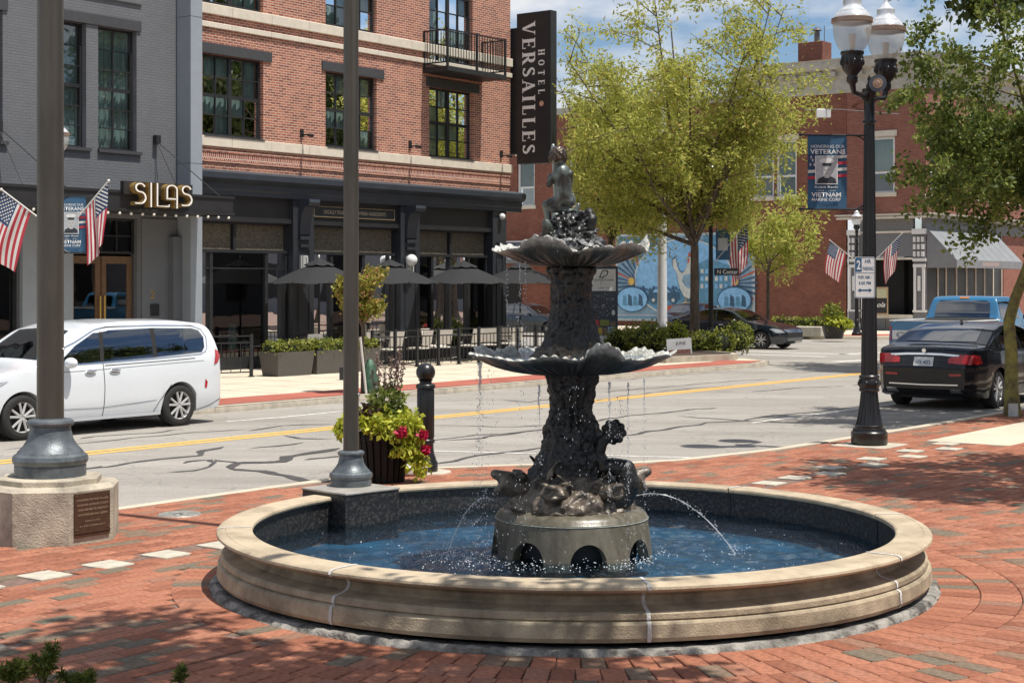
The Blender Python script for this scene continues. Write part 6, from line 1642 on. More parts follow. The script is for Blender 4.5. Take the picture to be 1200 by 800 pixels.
def leaves(name, centers, nper, spread, size, m, parent, seed=0, aspect=.5, flat_=.0, droop=.3, tonefn=None, norm_out=None):
    rg = np.random.default_rng(seed)
    c = np.repeat(np.asarray(centers, float), nper, axis=0); N = len(c)
    c = c + rg.normal(0, 1, (N, 3))*np.asarray(spread)
    a = rg.normal(0, 1, (N, 3)); a[:, 2] = a[:, 2]*(1-flat_) - droop; a /= np.linalg.norm(a, axis=1)[:, None]
    b = rg.normal(0, 1, (N, 3)); b -= a*(a*b).sum(1)[:, None]; b /= np.linalg.norm(b, axis=1)[:, None]
    nn = np.cross(a, b)
    L_ = size*rg.uniform(.6, 1.3, N)[:, None]; w = L_*aspect
    v = np.stack([c, c+a*L_*.45+b*w*.5+nn*L_*.06, c+a*L_, c+a*L_*.45-b*w*.5+nn*L_*.06], 1).reshape(-1, 3)
    idx = np.arange(N)[:, None]*4
    f = np.concatenate([idx+[0, 1, 2], idx+[0, 2, 3]], 1).reshape(-1, 3)
    tn = rg.random(N)*.75 if tonefn is None else tonefn(c, rg)
    tb = np.repeat(rg.random(len(centers)), nper)*.35 if tonefn is None else 0
    o = raw(name, v, f, m, parent, np.clip(np.repeat(tn+tb, 4), 0, 1)); o['kind'] = 'stuff'; return o
def tree(name, label, loc, H, r0, fork, crown, leafm, seed, nlimb=7, nsub=7, ntw=6, leaf_n=9, leaf_s=.13, spread=.16, bark=BARK, lean=(0,0), aspect=.4, group=None, up=.5, inner=.25, trunk_pts=None, cl=5, xmin=-99):
    t = thing(name, label, 'tree', loc, 0, group)
    rr = random.Random(seed); cc = Vector(crown[0]); cr_ = Vector(crown[1])
    tp = trunk_pts or [(0,0,-.05), (lean[0]*.3, lean[1]*.3, fork*.35), (lean[0]*.7, lean[1]*.7, fork*.7), (lean[0], lean[1], fork)]
    tp = [Vector(p) for p in tp]; mb = MB(); rads = [r0*1.35, r0, r0*.92, r0*.85]
    while len(rads) < len(tp): rads.append(rads[-1]*.92)
    mb.tube(tp, rads[:len(tp)], 14)
    leader = [tp[-1], tp[-1].lerp(cc, .5)+Vector((rr.uniform(-.2, .2), rr.uniform(-.2, .2), 0)), cc+Vector((0, 0, cr_.z*.55))]
    mb.tube(leader, [r0*.8, r0*.5, r0*.12], 9)
    pts = []
    for i in range(nlimb):
        a = 2*PI*(i+rr.uniform(-.3, .3))/nlimb; f = .0 + .9*(i % 4)/4
        st = leader[0].lerp(leader[1], f*.9); 
        tgt = cc + Vector((math.cos(a)*cr_.x*.82, math.sin(a)*cr_.y*.82, cr_.z*rr.uniform(-.55, .75)))
        mid = st.lerp(tgt, .5) + Vector((0, 0, -cr_.z*.10 + up*.1)) + Vector((rr.uniform(-.2, .2), rr.uniform(-.2, .2), rr.uniform(-.1, .3)))
        limb = [st, st.lerp(mid, .5)+Vector((0, 0, .05)), mid, mid.lerp(tgt, .55), tgt]
        mb.tube(limb, [r0*.5, r0*.38, r0*.28, r0*.18, r0*.07], 8, caps=False)
        for j in range(nsub):
            f2 = .28+.72*(j+.5)/nsub; seg = f2*4; k = min(3, int(seg)); p = limb[k].lerp(limb[k+1], seg-k)
            d = Vector((rr.gauss(0, 1), rr.gauss(0, 1), rr.gauss(.25, .7))).normalized()
            L_ = cr_.x*rr.uniform(.28, .5)
            e = p + Vector((d.x*L_, d.y*L_, d.z*L_*.8))
            m_ = p.lerp(e, .5)+Vector((0, 0, .06))
            mb.tube([p, m_, e], [r0*.14, r0*.09, r0*.04], 5, caps=False)
            for k2 in range(ntw):
                q0 = p.lerp(m_, rr.random()) if k2 % 3 == 0 else m_.lerp(e, rr.random()); d2 = Vector((rr.gauss(0, 1), rr.gauss(0, 1), rr.gauss(0, .55))).normalized(); L2 = cr_.x*rr.uniform(.10, .24)
                e2 = q0 + d2*L2
                if e2.x < xmin: continue
                mb.tube([q0, e2], [r0*.04, r0*.015], 3, caps=False)
                v = ((e2-cc).x/cr_.x)**2+((e2-cc).y/cr_.y)**2+((e2-cc).z/cr_.z)**2
                if v > 1.5: continue
                for c_ in range(cl): pts.append(q0.lerp(e2, (c_+.6)/cl))
    mb.build('trunk', bark, t, ang=60)
    leaves('crown', pts, leaf_n, spread, leaf_s, leafm, t, seed, aspect=aspect)
    return t
def hedge_pts(x0, x1, y0, y1, z0, z1, n, r, shell=True, rnd_=.1):
    out = []
    while len(out) < n:
        x, y, z = r.uniform(x0, x1), r.uniform(y0, y1), r.uniform(z0, z1)
        e = min(x-x0, x1-x, y-y0, y1-y, z1-z)
        if e < .10 or r.random() < .15: out.append((x, y, z))
    return out
def ball_pts(c, rad, n, r):
    out = []
    while len(out) < n:
        v = Vector((r.gauss(0, 1), r.gauss(0, 1), r.gauss(0, 1))).normalized()*(r.uniform(.72, 1.0))
        out.append((c[0]+v.x*rad[0], c[1]+v.y*rad[1], c[2]+v.z*rad[2]))
    return out

# ---- flower planter by the bollard
BLACKSLAT = mat('matt_black_slat', (.008, .008, .008), .6, spec=.25)
fpn = thing('flower_planter', 'black slatted planter overflowing with lime green vines and red flowers', 'planter', (-1.47, 18.45, 0), 0)
for k in range(22):
    a = 2*PI*k/22; M_ = Matrix.Rotation(a, 4, 'Z'); mb = MB(); mb.add([(.225,-.026,.0),(.225,.026,.0),(.245,.026,.0),(.245,-.026,.0),(.295,-.032,.56),(.295,.032,.56),(.315,.032,.56),(.315,-.032,.56)], [(0,3,2,1),(4,5,6,7),(0,1,5,4),(1,2,6,5),(2,3,7,6),(3,0,4,7)], M=M_); mb.build('slat', BLACKSLAT, fpn, smooth=False)
mb = MB()
for z, r in ((.05, .235), (.5, .30)): mb.lathe([(r-.012, z-.02), (r-.0, z-.02), (r-.0, z+.02), (r-.012, z+.02)], 32)
mb.lathe([(0, .02), (.215, .02), (.28, .52), (0, .52)], 24); mb.build('liner', UNDER, fpn)
r3 = random.Random(3); cs = []
for k in range(150):
    a = r3.uniform(0, 2*PI); rr_ = .40*math.sqrt(r3.random()); cs.append((rr_*math.cos(a), rr_*math.sin(a), .62+.14*r3.random()+.06*math.cos(rr_*3)))
for (a0, n, dz, rx) in ((R(-15), 120, .60, .38), (R(-42), 50, .34, .34), (R(185), 26, .14, .44), (R(-90), 34, .10, .30), (R(-65), 26, .12, .31)):
    for k in range(n):
        f = r3.random(); a = a0+r3.gauss(0, .22); r_ = rx+.08*f; cs.append((r_*math.cos(a), r_*math.sin(a), .68-dz*f**1.2))
leaves('vine_leaves', cs, 7, .03, .07, L_LIME, fpn, 4, aspect=.75, droop=.8)
cs = ball_pts((.05, .02, .92), (.20, .2, .16), 90, r3); leaves('green_leaves', cs, 8, .03, .06, L_DARK, fpn, 5, aspect=.6)
cs = ball_pts((-.12, -.1, .78), (.14, .14, .10), 30, r3)
leaves('dark_leaves', cs, 6, .03, .07, leaf_mat('purple_brown_leaf', [(0, (.03, .015, .012)), (1, (.09, .045, .02))]), fpn, 6, aspect=.7)
spk = []
mb = MB()
for x, y, h in ((-.06, .05, 1.46), (.03, -.02, 1.30), (.10, .06, 1.42), (.20, .02, 1.52), (.25, -.04, 1.38), (-.13, .1, 1.26), (.16, .1, 1.34)):
    mb.tube([(x*.7, y*.7, .85), (x, y, h)], [.006, .004], 5)
    for k in range(26): spk.append((x*(.7+.3*(k/26)), y, h-.34+.34*k/26))
mb.build('flower_stems', mat('stem_green', (.12, .14, .05), .8), fpn)
leaves('dried_flower_spikes', spk, 4, .012, .035, leaf_mat('purple_brown_flower', [(0, (.16, .09, .09)), (1, (.34, .24, .22))]), fpn, 8, aspect=.6)
RFL = leaf_mat('red_petal', [(0, (.34, .006, .035)), (1, (.52, .015, .07))], .2)
for (x, y, z, s) in ((.24, -.38, .60, 1.0), (.47, -.24, .56, .75), (.50, -.2, .38, .7)):
    o = leaves('red_flower', ball_pts((x, y, z), (.045*s, .045*s, .045*s), 34, r3), 4, .008, .042, RFL, fpn, 9, aspect=.9); del o['kind']
# yew sprigs in the foreground
for i, (x, y, h, lab) in enumerate(((-2.60, 8.98, .25, 'tall dark yew sprig at the lower left edge'), (-2.36, 8.95, .10, 'low pale tipped yew sprig beside the tall one'), (-1.85, 8.96, .125, 'single yew tip standing alone near the lower left edge'), (-2.76, 8.97, .16, 'yew sprig at the very lower left corner'))):
    t = thing('yew_shrub', lab, 'shrub', (x, y, 0), 0, 'yew sprigs in the foreground'); rr_ = random.Random(i+4); mb = MB(); pts = []
    for k in range(1 if i == 2 else 5):
        a = rr_.uniform(0, 6.28); e = Vector((.16*math.cos(a)*rr_.random(), .1*math.sin(a), h*rr_.uniform(.75, 1))) if k else Vector((.03, 0, h))
        mb.tube([(0,0,0), e*.6, e], [.006, .005, .003], 5)
        for q_ in range(20): pts.append(e*(.45+.55*q_/20))
    mb.build('stem', BARK, t)
    leaves('needles', pts, 9, .010, .045, leaf_mat('yew_needle', [(0, (.05, .085, .015)), (.6, (.12, .16, .03)), (1, (.28, .30, .05))]) if i == 0 else bpy.data.materials['yew_needle'], t, i, aspect=.22, droop=-.5)

# ---- trees
def at(px, Y): return ((px-600)/1900*Y, Y)
x, y = at(814, 51.0)
tree('honey_locust', 'large yellow green locust with a straight brown trunk in front of the mural', (x, y, .15), 11, .145, 3.3, ((-.75, 0, 7.7), (4.4, 3.6, 4.6)), L_LOCUST, 5, xmin=-4.0, nlimb=18, nsub=10, ntw=9, leaf_n=7, leaf_s=.16, spread=.15, aspect=.36, group='yellow green street trees', cl=5)
x, y = at(704, 57.5)
tree('honey_locust', 'yellow green locust with a slanting trunk behind the information kiosk', (x, y, .1), 10, .12, 3.6, ((.75, 0, 7.6), (2.9, 2.6, 4.4)), L_LOCUST, 8, xmin=-1.35, nlimb=13, nsub=9, ntw=8, leaf_n=5, leaf_s=.17, spread=.15, lean=(.35, 0), aspect=.36, group='yellow green street trees')
x, y = at(900, 61.0)
tree('honey_locust', 'small thin yellow green locust against the brick wall right of the mural', (x, y, 0), 8, .07, 2.6, ((.3, 0, 4.6), (2.1, 2.0, 2.3)), L_LOCUST, 12, nlimb=7, nsub=5, ntw=5, leaf_n=7, leaf_s=.2, spread=.15, aspect=.36, group='yellow green street trees', cl=4)
tree('street_tree', 'dark green tree with a mossy leaning trunk beside the black sedan', (8.52, 27.6, 0), 7, .115, 2.3, ((.85, -.2, 5.25), (3.1, 2.5, 2.6)), L_DARK, 21, nlimb=17, nsub=10, ntw=8, leaf_n=7, leaf_s=.10, spread=.065, bark=BARK_MOSS, aspect=.62, trunk_pts=[(0,0,-.05), (-.02,0,.5), (-.02,0,1.1), (-.06,0,1.6), (.05,0,2.0), (.28,0,2.6), (.5, 0, 3.2)])
mb = MB(); mb.box(8.40, 8.56, 27.42, 27.44, 0, .22); 
tg = mb.build('trunk_guard', mat('white_guard', (.5, .5, .48), .6), None, smooth=False); tag(tg, 'pale guard strip at the foot of the mossy tree trunk', 'tree guard')
x, y = at(425, 33.0)
st_ = tree('young_tree', 'small pink tinged tree with a green watering bag on the far pavement', (x, y, .02), 3, .035, 1.35, ((0, 0, 2.12), (.50, .5, .82)), L_MAPLE, 31, nlimb=9, nsub=6, ntw=5, leaf_n=6, leaf_s=.075, spread=.05, aspect=.7, cl=3)
wbg = thing('watering_bag', 'green watering bag wrapped round the young tree on the far pavement', 'watering bag', (x+.16, y-.1, .02), 0)
mb = MB(); mb.lathe([(0, 0), (.13, 0), (.16, .05), (.15, .3), (.10, .55), (.05, .68), (0, .7)], 24, fn=lambda r, z, a: (r*(1+.12*math.sin(a*5+z*6)), z)); mb.build('bag', mat('green_plastic', (.05, .12, .07), .5, var=.4, scale=8, bump=.5), wbg, ang=70)
sk = thing('tree_stake', 'pale wooden stake leaning beside the young tree', 'stake', (x+.02, y-.3, .02), 0)
mb = MB(); mb.tube([(.08, 0, 0), (-.04, 0, 1.15)], .025, 6); mb.build('stake', CREAM, sk)
lb = thing('low_post', 'short dark post beside the slim flagpole on the far pavement', 'post', (*at(403, 37.5), .02), 0)
mb = MB(); mb.bbox(-.10, .10, -.06, .06, 0, .30, .01); mb.build('post', BLK_MATTE, lb)
# offscreen trees that shade the plaza and stand in the glass reflections
off = tree('shade_tree', 'broad green shade tree standing out of view behind the camera', (2.7, 5.0, 0), 8, .2, 3.4, ((-2.7, 2.0, 6.8), (3.6, 2.1, 1.8)), leaf_mat('shade_tree_leaf', [(0, (.03, .05, .015)), (.6, (.07, .105, .025)), (1, (.13, .16, .04))], .25), 41, nlimb=12, nsub=8, ntw=7, leaf_n=10, leaf_s=.19, spread=.16, aspect=.6, group='shade trees on the near side')
off2 = copy_tree(off, 'broad green shade tree out of view to the right of the plaza', (11.5, 15.3, 0), 0)
for i, (s_, t_) in enumerate(((44, 7.5), (56, 7.0), (68, 6.0), (40, -2), (52, -5), (70, -6), (85, 5), (86, -8), (31, -3), (22, -6))):
    copy_tree(off, 'green shade tree number along the near pavement, out of view to the right'.replace('number ', ''), W(s_, t_), i*1.3).scale = (1.5, 1.5, 1.8)

# ---- unseen opposite block, added to darken what the windows mirror
ob = street_thing('added_opposite_block', 'unseen dark grey block across the square, added for the window reflections', 'building', 14, -26, 0)
mb = MB(); mb.box(0, 100, -10, 0, 0, 9); mb.build('wall', DKGREY, ob, smooth=False)
for k in range(22):
    for z in (1.0, 5.4): 
        mb = MB(); mb.box(2+k*4.4, 4.2+k*4.4, -.05, .03, z, z+2.6); mb.build('window', PALEGL if False else UNDER, ob, smooth=False)

# hedges in the corner bed
def shrub(name, label, s_, t_, rad, m, seed, n=130, per=9, size=.09, z=.15, group=None, cat='shrub', box=None):
    t = thing(name, label, cat, W(s_, t_, z), ROT, group); rr_ = random.Random(seed)
    pts = hedge_pts(*box, n, rr_) if box else ball_pts((0, 0, rad[2]*.8), rad, n, rr_)
    pts = [p for p in pts if p[2] > 0]
    leaves('foliage', pts, per, .045, size, m, t, seed, aspect=.6)
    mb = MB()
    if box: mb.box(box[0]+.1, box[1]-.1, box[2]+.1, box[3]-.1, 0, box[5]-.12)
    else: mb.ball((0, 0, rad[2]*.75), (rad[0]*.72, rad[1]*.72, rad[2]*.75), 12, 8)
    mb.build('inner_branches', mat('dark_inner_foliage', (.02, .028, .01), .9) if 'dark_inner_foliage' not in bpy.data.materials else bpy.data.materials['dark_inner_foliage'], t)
    return t
def shr(px, Y, *a, **k):
    x, y = at(px, Y); return shrub(k.pop('name'), k.pop('label'), x*SA+y*CA, -x*CA+y*SA, *a, **k)
G1 = 'round shrubs in the corner bed'
shr(757, 50.5, (.78, .7, .52), L_BOX, 1, name='shrub', label='big rounded green shrub left of the white announcement board', n=260, group=G1)
shr(790, 52.0, (.45, .45, .50), L_LIME, 2, name='shrub', label='yellow leaved shrub behind the white announcement board', n=130, group=G1)
shr(823, 50.0, (.42, .42, .36), L_BOX, 3, name='shrub', label='low green shrub just right of the white board', n=120, group=G1)
shr(846, 49.6, (.42, .42, .40), L_BOX, 4, name='shrub', label='low green shrub in the middle of the corner bed', n=120, group=G1)
shr(865, 50.2, (.50, .50, .50), L_BOX, 5, name='shrub', label='rightmost yellowish green shrub in the corner bed', n=150, group=G1)
shr(727, 51.5, (.6, .5, .42), L_BOX, 6, name='shrub', label='low green shrub at the foot of the kiosk', n=140, group=G1)
shr(943, 71.5, None, L_BOX, 7, name='hedge', label='low clipped hedge against the brick wall beyond the street', n=240, cat='hedge', box=(-.35, .35, -1.6, 1.6, 0, .72), z=.02, size=.12)
x, y = at(977, 65.5)
pf = thing('corner_planter', 'dark planter with lime foliage on the far street corner', 'planter', (x, y, .02), 0)
mb = MB(); mb.lathe([(0, 0), (.36, 0), (.48, .5), (.45, .52), (0, .45)], 20); mb.build('pot', BL, pf)
r4 = random.Random(9); leaves('lime_foliage', ball_pts((.15, -.2, .62), (.5, .4, .28), 110, r4), 7, .04, .16, L_LIME, pf, 3, aspect=.7); leaves('green_foliage', ball_pts((-.05, 0, .98), (.42, .4, .42), 110, r4), 7, .05, .13, L_BOX, pf, 4)
x, y = at(905, 66.5)
mb = MB(); mb.bbox(-1.2, 1.2, -.25, .25, 0, .42, .03); o = mb.build('low_wall', CONC, None, smooth=False); o.location = (*at(935, 68.5), .02); o.rotation_euler = (0, 0, R(-37)); tag(o, 'low concrete wall in front of the clipped hedge on the far corner', 'low wall')

hs = thing('hanging_box', 'small white box hanging on a thin wire left of the tall twin lamp', 'sign', (*at(965, 34.0), 0), 0)
hz_ = 2.25+199/1900*34.0
mb = MB(); mb.bbox(-.15, .15, -.03, .03, hz_-.09, hz_+.09, .01); mb.build('box', WHITE, hs, smooth=False)
mb = MB(); mb.tube([(-.35, .3, hz_+.10), (0, 0, hz_+.09), (.35, -.2, hz_+.06), (1.35, -1.0, hz_-.12)], .008, 5); mb.build('wire', mat('grey_wire', (.2, .2, .19), .6), hs)
# ---- kiosk, board, poles, street name sign
x, y = at(708, 53.5)
ki = thing('information_kiosk', 'tall dark kiosk panel with a white header, map and coloured tiles', 'kiosk', (x, y, 0), R(-4))
KNV = mat('kiosk_navy', (.02, .035, .06), .4, scale=30, col2=(.016, .03, .05)); 
mb = MB(); mb.bbox(-.45, .45, -.08, .08, 0, 2.82, .01); mb.build('panel', KNV, ki, smooth=False)
mb = MB(); mb.box(-.40, .38, -.092, -.081, 2.0, 2.72); hd = mb.build('header_board', WHITE, ki, smooth=False)
text_obj('lettering', 'D', .26, BLK_MATTE, hd, face_M(-.02, -.095, 2.56), shear=.5); text_obj('lettering', 'DOWNTOWN', .07, BLK_MATTE, hd, face_M(-.01, -.095, 2.36), width=.66); text_obj('lettering', 'DIRECTORY', .04, BLK_MATTE, hd, face_M(0, -.095, 2.1), width=.4)
mb = MB(); mb.tube([(-.12, -.095, 2.2), (.02, -.095, 2.62)], .008, 4); mb.build('pen_stroke', BLK_MATTE, hd)
rk_ = random.Random(2)
for k in range(60):
    mb = MB(); a, b = rk_.uniform(-.36, .34), rk_.uniform(1.12, 1.9); mb.box(a, a+rk_.uniform(.015, .05), -.0845, -.081, b, b+rk_.uniform(.01, .03)); mb.build('map_mark', GREYPH, ki, smooth=False)
tc_ = [('tile_red', (.48, .05, .05)), ('tile_green', (.22, .25, .05)), ('tile_brown', (.20, .13, .10)), ('tile_yellow', (.55, .40, .05)), ('tile_blue', (.30, .42, .52)), ('tile_grey', (.3, .3, .28))]
for k, (a, b, c, d, ci) in enumerate([(-.38, -.16, .78, 1.05, 0), (-.13, .17, .85, 1.05, 1), (.2, .38, .85, 1.0, 2), (-.26, -.06, .57, .80, 3), (-.04, .10, .57, .80, 2), (.12, .38, .57, .82, 4), (-.38, -.28, .57, .75, 5)]):
    mb = MB(); mb.box(a, b, -.086, -.081, c, d); mb.build('colour_tile', bpy.data.materials.get(tc_[ci][0]) or mat(*tc_[ci], .5, var=.05), ki, smooth=False)
mb = MB(); mb.box(-.38, .38, -.086, -.081, .05, .54); mb.build('notice', WHITE, ki, smooth=False)
mb = MB(); mb.ball((.30, -.12, 1.28), (.06, .03, .09), 12, 8); mb.build('box_lamp', WHITE, ki)
wp = thing('white_pole', 'plain white utility pole between the kiosk and the locust trunk', 'pole', (*at(776, 56.0), 0), 0)
mb = MB(); mb.lathe([(.19, 0), (.175, .6), (.115, 9.3), (0, 9.35)], 20); mb.build('pole', GALV, wp)
def small_lamp(label, x, y, H=4.4, group='small black street lamps'):
    t = thing('small_street_lamp', label, 'street lamp', (x, y, 0), 0, group)
    mb = MB(); post(mb, H, .085, .055, s=.85); mb.build('post', BL, t, ang=45)
    w_, g_, r_, b_ = MB(), MB(), MB(), MB(); acorn(w_, g_, r_, b_, 0, 0, H, .85)
    h = thing('lantern', None, None); h.parent = t
    b_.build('lamp_holder', BL, h, ang=50); g_.build('globe', GLOBE, h); r_.build('band', BANDB, h); w_.build('finial_cap', TOPW, h, ang=40)
    return t
l1 = small_lamp('slim black street lamp with a street name sign in front of the dark sedan', *at(833, 52.0), H=5.2)
l2 = copy_tree(l1, 'slim black street lamp mostly hidden behind the tall twin lamp', (*at(1004, 69.5), 0), 0); l2.scale = (1, 1, .86)
l3 = copy_tree(l1, 'slim black street lamp hidden behind the thick flagpole', (*at(66, 29.5), 0), 0); l3.scale = (1, 1, .84)
x, y = at(833, 52.0)
sn = thing('street_name_sign', 'small black street name blade on the slim lamp', 'sign', (x+.10, y-.06, 2.62), R(-8))
mb = MB(); mb.bbox(0, .86, -.01, .01, -.11, .11, .003); mb.build('blade', BLK_MATTE, sn, smooth=False); text_obj('lettering', 'N Center', .13, LETW, sn, face_M(.43, -.012, 0), width=.66)
nb = thing('small_lamp_banner', 'small dark banner on the slim lamp above the street name sign', 'banner', (x+.15, y-.06, 3.0), R(-8))
mb = MB(); mb.box(0, .45, -.005, .005, 0, 1.0); mb.build('cloth', BANNERBLUE, nb, smooth=False); mb = MB(); mb.box(.07, .38, -.009, -.005, .3, .7); mb.build('print', GREYPH, nb, smooth=False)
us_flag('flag', 'american flag on the slim lamp in front of the mural', (x+.1, y-.05, 2.9), (.62, -.1, .78), 1.7, .95, 1.45, .06, seed=2)
# welcome board
x, y = at(797, 48.6)
wb = thing('announcement_board', 'small tilted white board with a brown lower band by the corner bed', 'sign', (x, y, .0), R(-8))
M_ = Matrix.Rotation(R(-4), 4, 'Y')
mb = MB(); mb.box(-.37, .37, -.03, .0, .06, .60, M=M_); mb.build('board', WHITE, wb, smooth=False)
mb = MB(); mb.box(-.31, .33, -.035, -.029, .09, .27, M=M_); mb.build('brown_band', mat('brown_print', (.20, .06, .045), .6, scale=12, col2=(.32, .2, .15)), wb, smooth=False)
text_obj('lettering', 'JUNE', .12, BLK_MATTE, wb, M_ @ face_M(.05, -.036, .45), width=.3)
for sx in (-.3, .3):
    mb = MB(); mb.tube([(sx, 0, .1), (sx, .02, 0)], .012, 6); mb.build('leg', WHITE, wb)
# A-board in the shop doorway
p_ = W(71.35, 32.1, .02)
ab = thing('shop_a_board', 'pavement sign with a pale top and white script on black by the shop', 'sign', p_ + Vector((0, 0, .75)), ROT-R(90))
mb = MB(); mb.bbox(-.42, .42, -.03, .02, 0, 1.3, .01); mb.build('frame', WOOD, ab, smooth=False); mb = MB(); mb.box(-.37, .37, -.036, -.029, .80, 1.22); mb.build('upper_print', mat('lime_print', (.48, .50, .22), .6, scale=14, col2=(.5, .48, .42)), ab, smooth=False)
mb = MB(); mb.box(-.37, .37, -.036, -.029, .08, .78); mb.build('lower_print', BLK_MATTE, ab, smooth=False); text_obj('lettering', 'Lola', .24, LETW, ab, face_M(0, -.04, .48), width=.6, shear=.4, bold=.01)
# flags on the corner lamp and at the far left
x, y = at(1004, 69.0)
us_flag('flag', 'small american flag left of the tall twin lamp, pointing left', (x-.1, y, 3.25), (-.80, -.1, .62), 1.35, .85, 1.4, .35, seed=5)
us_flag('flag', 'american flag right of the tall twin lamp in front of the corner shop', (x+.55, y, 3.0), (.70, -.1, .72), 1.9, 1.0, 1.6, -.15, seed=6)
x, y = at(70, 29.4)
us_flag('flag', 'large american flag on an angled staff right of the thick flagpole', (x+.35, y-.05, 3.45), (.66, -.1, .75), .85, .62, 1.15, .0, seed=8)
us_flag('flag', 'large american flag left of the thick flagpole', (x-.25, y-.05, 3.35), (-.80, -.1, .62), .95, .62, 1.2, .45, seed=9)
b2, c2_, a2, a3 = banner('veterans_banner', 'blue veterans banner half hidden behind the thick flagpole', x, y-.02, 2.8, .50, 1.03, (1, -.02), bkt=-.02)
banner_print(b2, c2_, a2, a3, 1.03, mirror=False)

# ================================================================== PATIO
FT = 28.15
def rail(name, label, s0, s1, t0, t1, n, H=1.02, group='black patio railings', dense=0):
    p0 = W(s0, t0); p1 = W(s1, t1); L_ = (p1-p0).length
    t = thing(name, label, 'railing', p0+Vector((0, 0, .02)), math.atan2((p1-p0).y, (p1-p0).x), group)
    for k in range(n+1):
        x = L_*k/n; mb = MB(); mb.box(x-.035, x+.035, -.035, .035, 0, H); mb.box(x-.06, x+.06, -.06, .06, 0, .02); mb.build('post', BLK_MATTE, t, smooth=False)
    for z in (.10, H-.22, H-.06):
        mb = MB(); mb.box(.03, L_-.03, -.015, .015, z, z+.03); mb.build('rail', BLK_MATTE, t, smooth=False)
    for k in range(n):
        a = L_*k/n+.035; b = L_*(k+1)/n-.035
        m = dense or 4
        for j in range(m):
            x = a+(b-a)*(j+1)/(m+1) if not dense else a+(b-a)*(j+.5)/m
            mb = MB(); mb.box(x-.008, x+.008, -.008, .008, .13, H-.22 if (not dense) else H-.06); mb.build('baluster', BLK_MATTE, t, smooth=False)
        if not dense:
            mb = MB(); mb.box(a+.12, b-.12, -.009, .009, .45, .462); mb.build('rail', BLK_MATTE, t, smooth=False)
    return t
rail('patio_railing', 'long black railing in front of the umbrella tables', 31.35, 36.7, FT, FT, 6)
rail('patio_railing', 'black railing end section near the hotel corner', 36.75, 39.4, FT, FT, 3, dense=5)
rail('patio_railing', 'short black railing beside the planter boxes and the minivan', 27.2, 26.0, 28.3, 28.75, 1)
for i, (s0, s1) in enumerate(((27.52, 28.78), (28.86, 30.04), (30.12, 31.2))):
    t = street_thing('planter_box', ['leftmost grey tapered planter box with a clipped hedge', 'middle grey tapered planter box with a clipped hedge', 'rightmost grey planter box partly behind the slim flagpole'][i], 'planter', (s0+s1)/2, 28.05, .02, 0, 'grey planter boxes')
    h = (s1-s0)/2; mb = MB(); mb.add([(-h*.9,-.26,0),(h*.9,-.26,0),(h*.9,.26,0),(-h*.9,.26,0),(-h,-.33,.58),(h,-.33,.58),(h,.33,.58),(-h,.33,.58)], [(0,3,2,1),(4,5,6,7),(0,1,5,4),(1,2,6,5),(2,3,7,6),(3,0,4,7)]); mb.build('box', mat('brown_grey_planter', (.085, .078, .07), .6, var=.06), t, smooth=False)
    rr_ = random.Random(i); leaves('hedge', hedge_pts(-h*.95, h*.95, -.3, .3, .55, .82, 210, rr_), 9, .03, .065, L_BOX, t, i+50, aspect=.65)
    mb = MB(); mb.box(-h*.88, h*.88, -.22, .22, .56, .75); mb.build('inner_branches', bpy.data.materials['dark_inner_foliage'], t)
def umbrella(label, s_, t_, rz, src=None):
    if src: return copy_tree(src, label, W(s_, t_, .02), ROT+rz)
    t = street_thing('patio_umbrella', label, 'umbrella', s_, t_, .02, rz, 'charcoal patio umbrellas')
    mb = MB(); mb.lathe([(.028, 0), (.028, 2.75)], 12); mb.lathe([(0, 0), (.28, 0), (.28, .06), (.05, .10)], 20); mb.build('pole', BL, t)
    # canopy: eight gores
    n = 8; rim = 1.38; mb = MB(); K = 5; vs = []
    for i in range(n*4):
        a = 2*PI*i/(n*4); sc_ = math.cos(PI/n)/math.cos(((a+PI/n) % (2*PI/n))-PI/n); 
        for k in range(K+1):
            f = .16+.84*k/K; r = rim*f*sc_; z = 2.80-(2.80-2.24)*f + .02*math.sin(f*PI)-.03*(f**2)*(1-abs(math.cos(a*n/2)))
            vs.append((r*math.cos(a), r*math.sin(a), z))
    m = n*4; fs = [(i*(K+1)+k, ((i+1)%m)*(K+1)+k, ((i+1)%m)*(K+1)+k+1, i*(K+1)+k+1) for i in range(m) for k in range(K)]
    mb.add(vs, fs); c = mb.build('canopy', UMB, t, ang=18)
    mb = MB(); vs = []; fs = []
    for i in range(m):
        a = 2*PI*i/m; vs += [(.40*math.cos(a), .40*math.sin(a), 2.72-.035*(abs(math.cos(a*n/2)))), (.03*math.cos(a), .03*math.sin(a), 2.88)]
    for i in range(m): fs.append((2*i, 2*((i+1)%m), 2*((i+1)%m)+1, 2*i+1))
    mb.add(vs, fs); mb.build('vent_cap', UMB, c, ang=18); mb = MB(); mb.ball((0, 0, 2.93), (.025, .025, .05), 10, 8); mb.build('finial', WHITE, t)
    for i in range(n):
        a = 2*PI*i/n; mb = MB(); mb.tube([(0, 0, 2.72), (rim*math.cos(a), rim*math.sin(a), 2.21)], .008, 4); mb.build('rib', BL, t)
    return t
u1 = umbrella('leftmost charcoal umbrella over the patio, beside the shopfront pilaster', 30.88, 29.6, .2)
umbrella('charcoal patio umbrella right behind the slim flagpole', 33.69, 29.6, .35, u1)
umbrella('charcoal patio umbrella in front of the right hand shop window', 36.95, 29.6, .1, u1)
umbrella('rightmost charcoal umbrella, partly behind the fountain bowl', 39.7, 29.6, .3, u1)
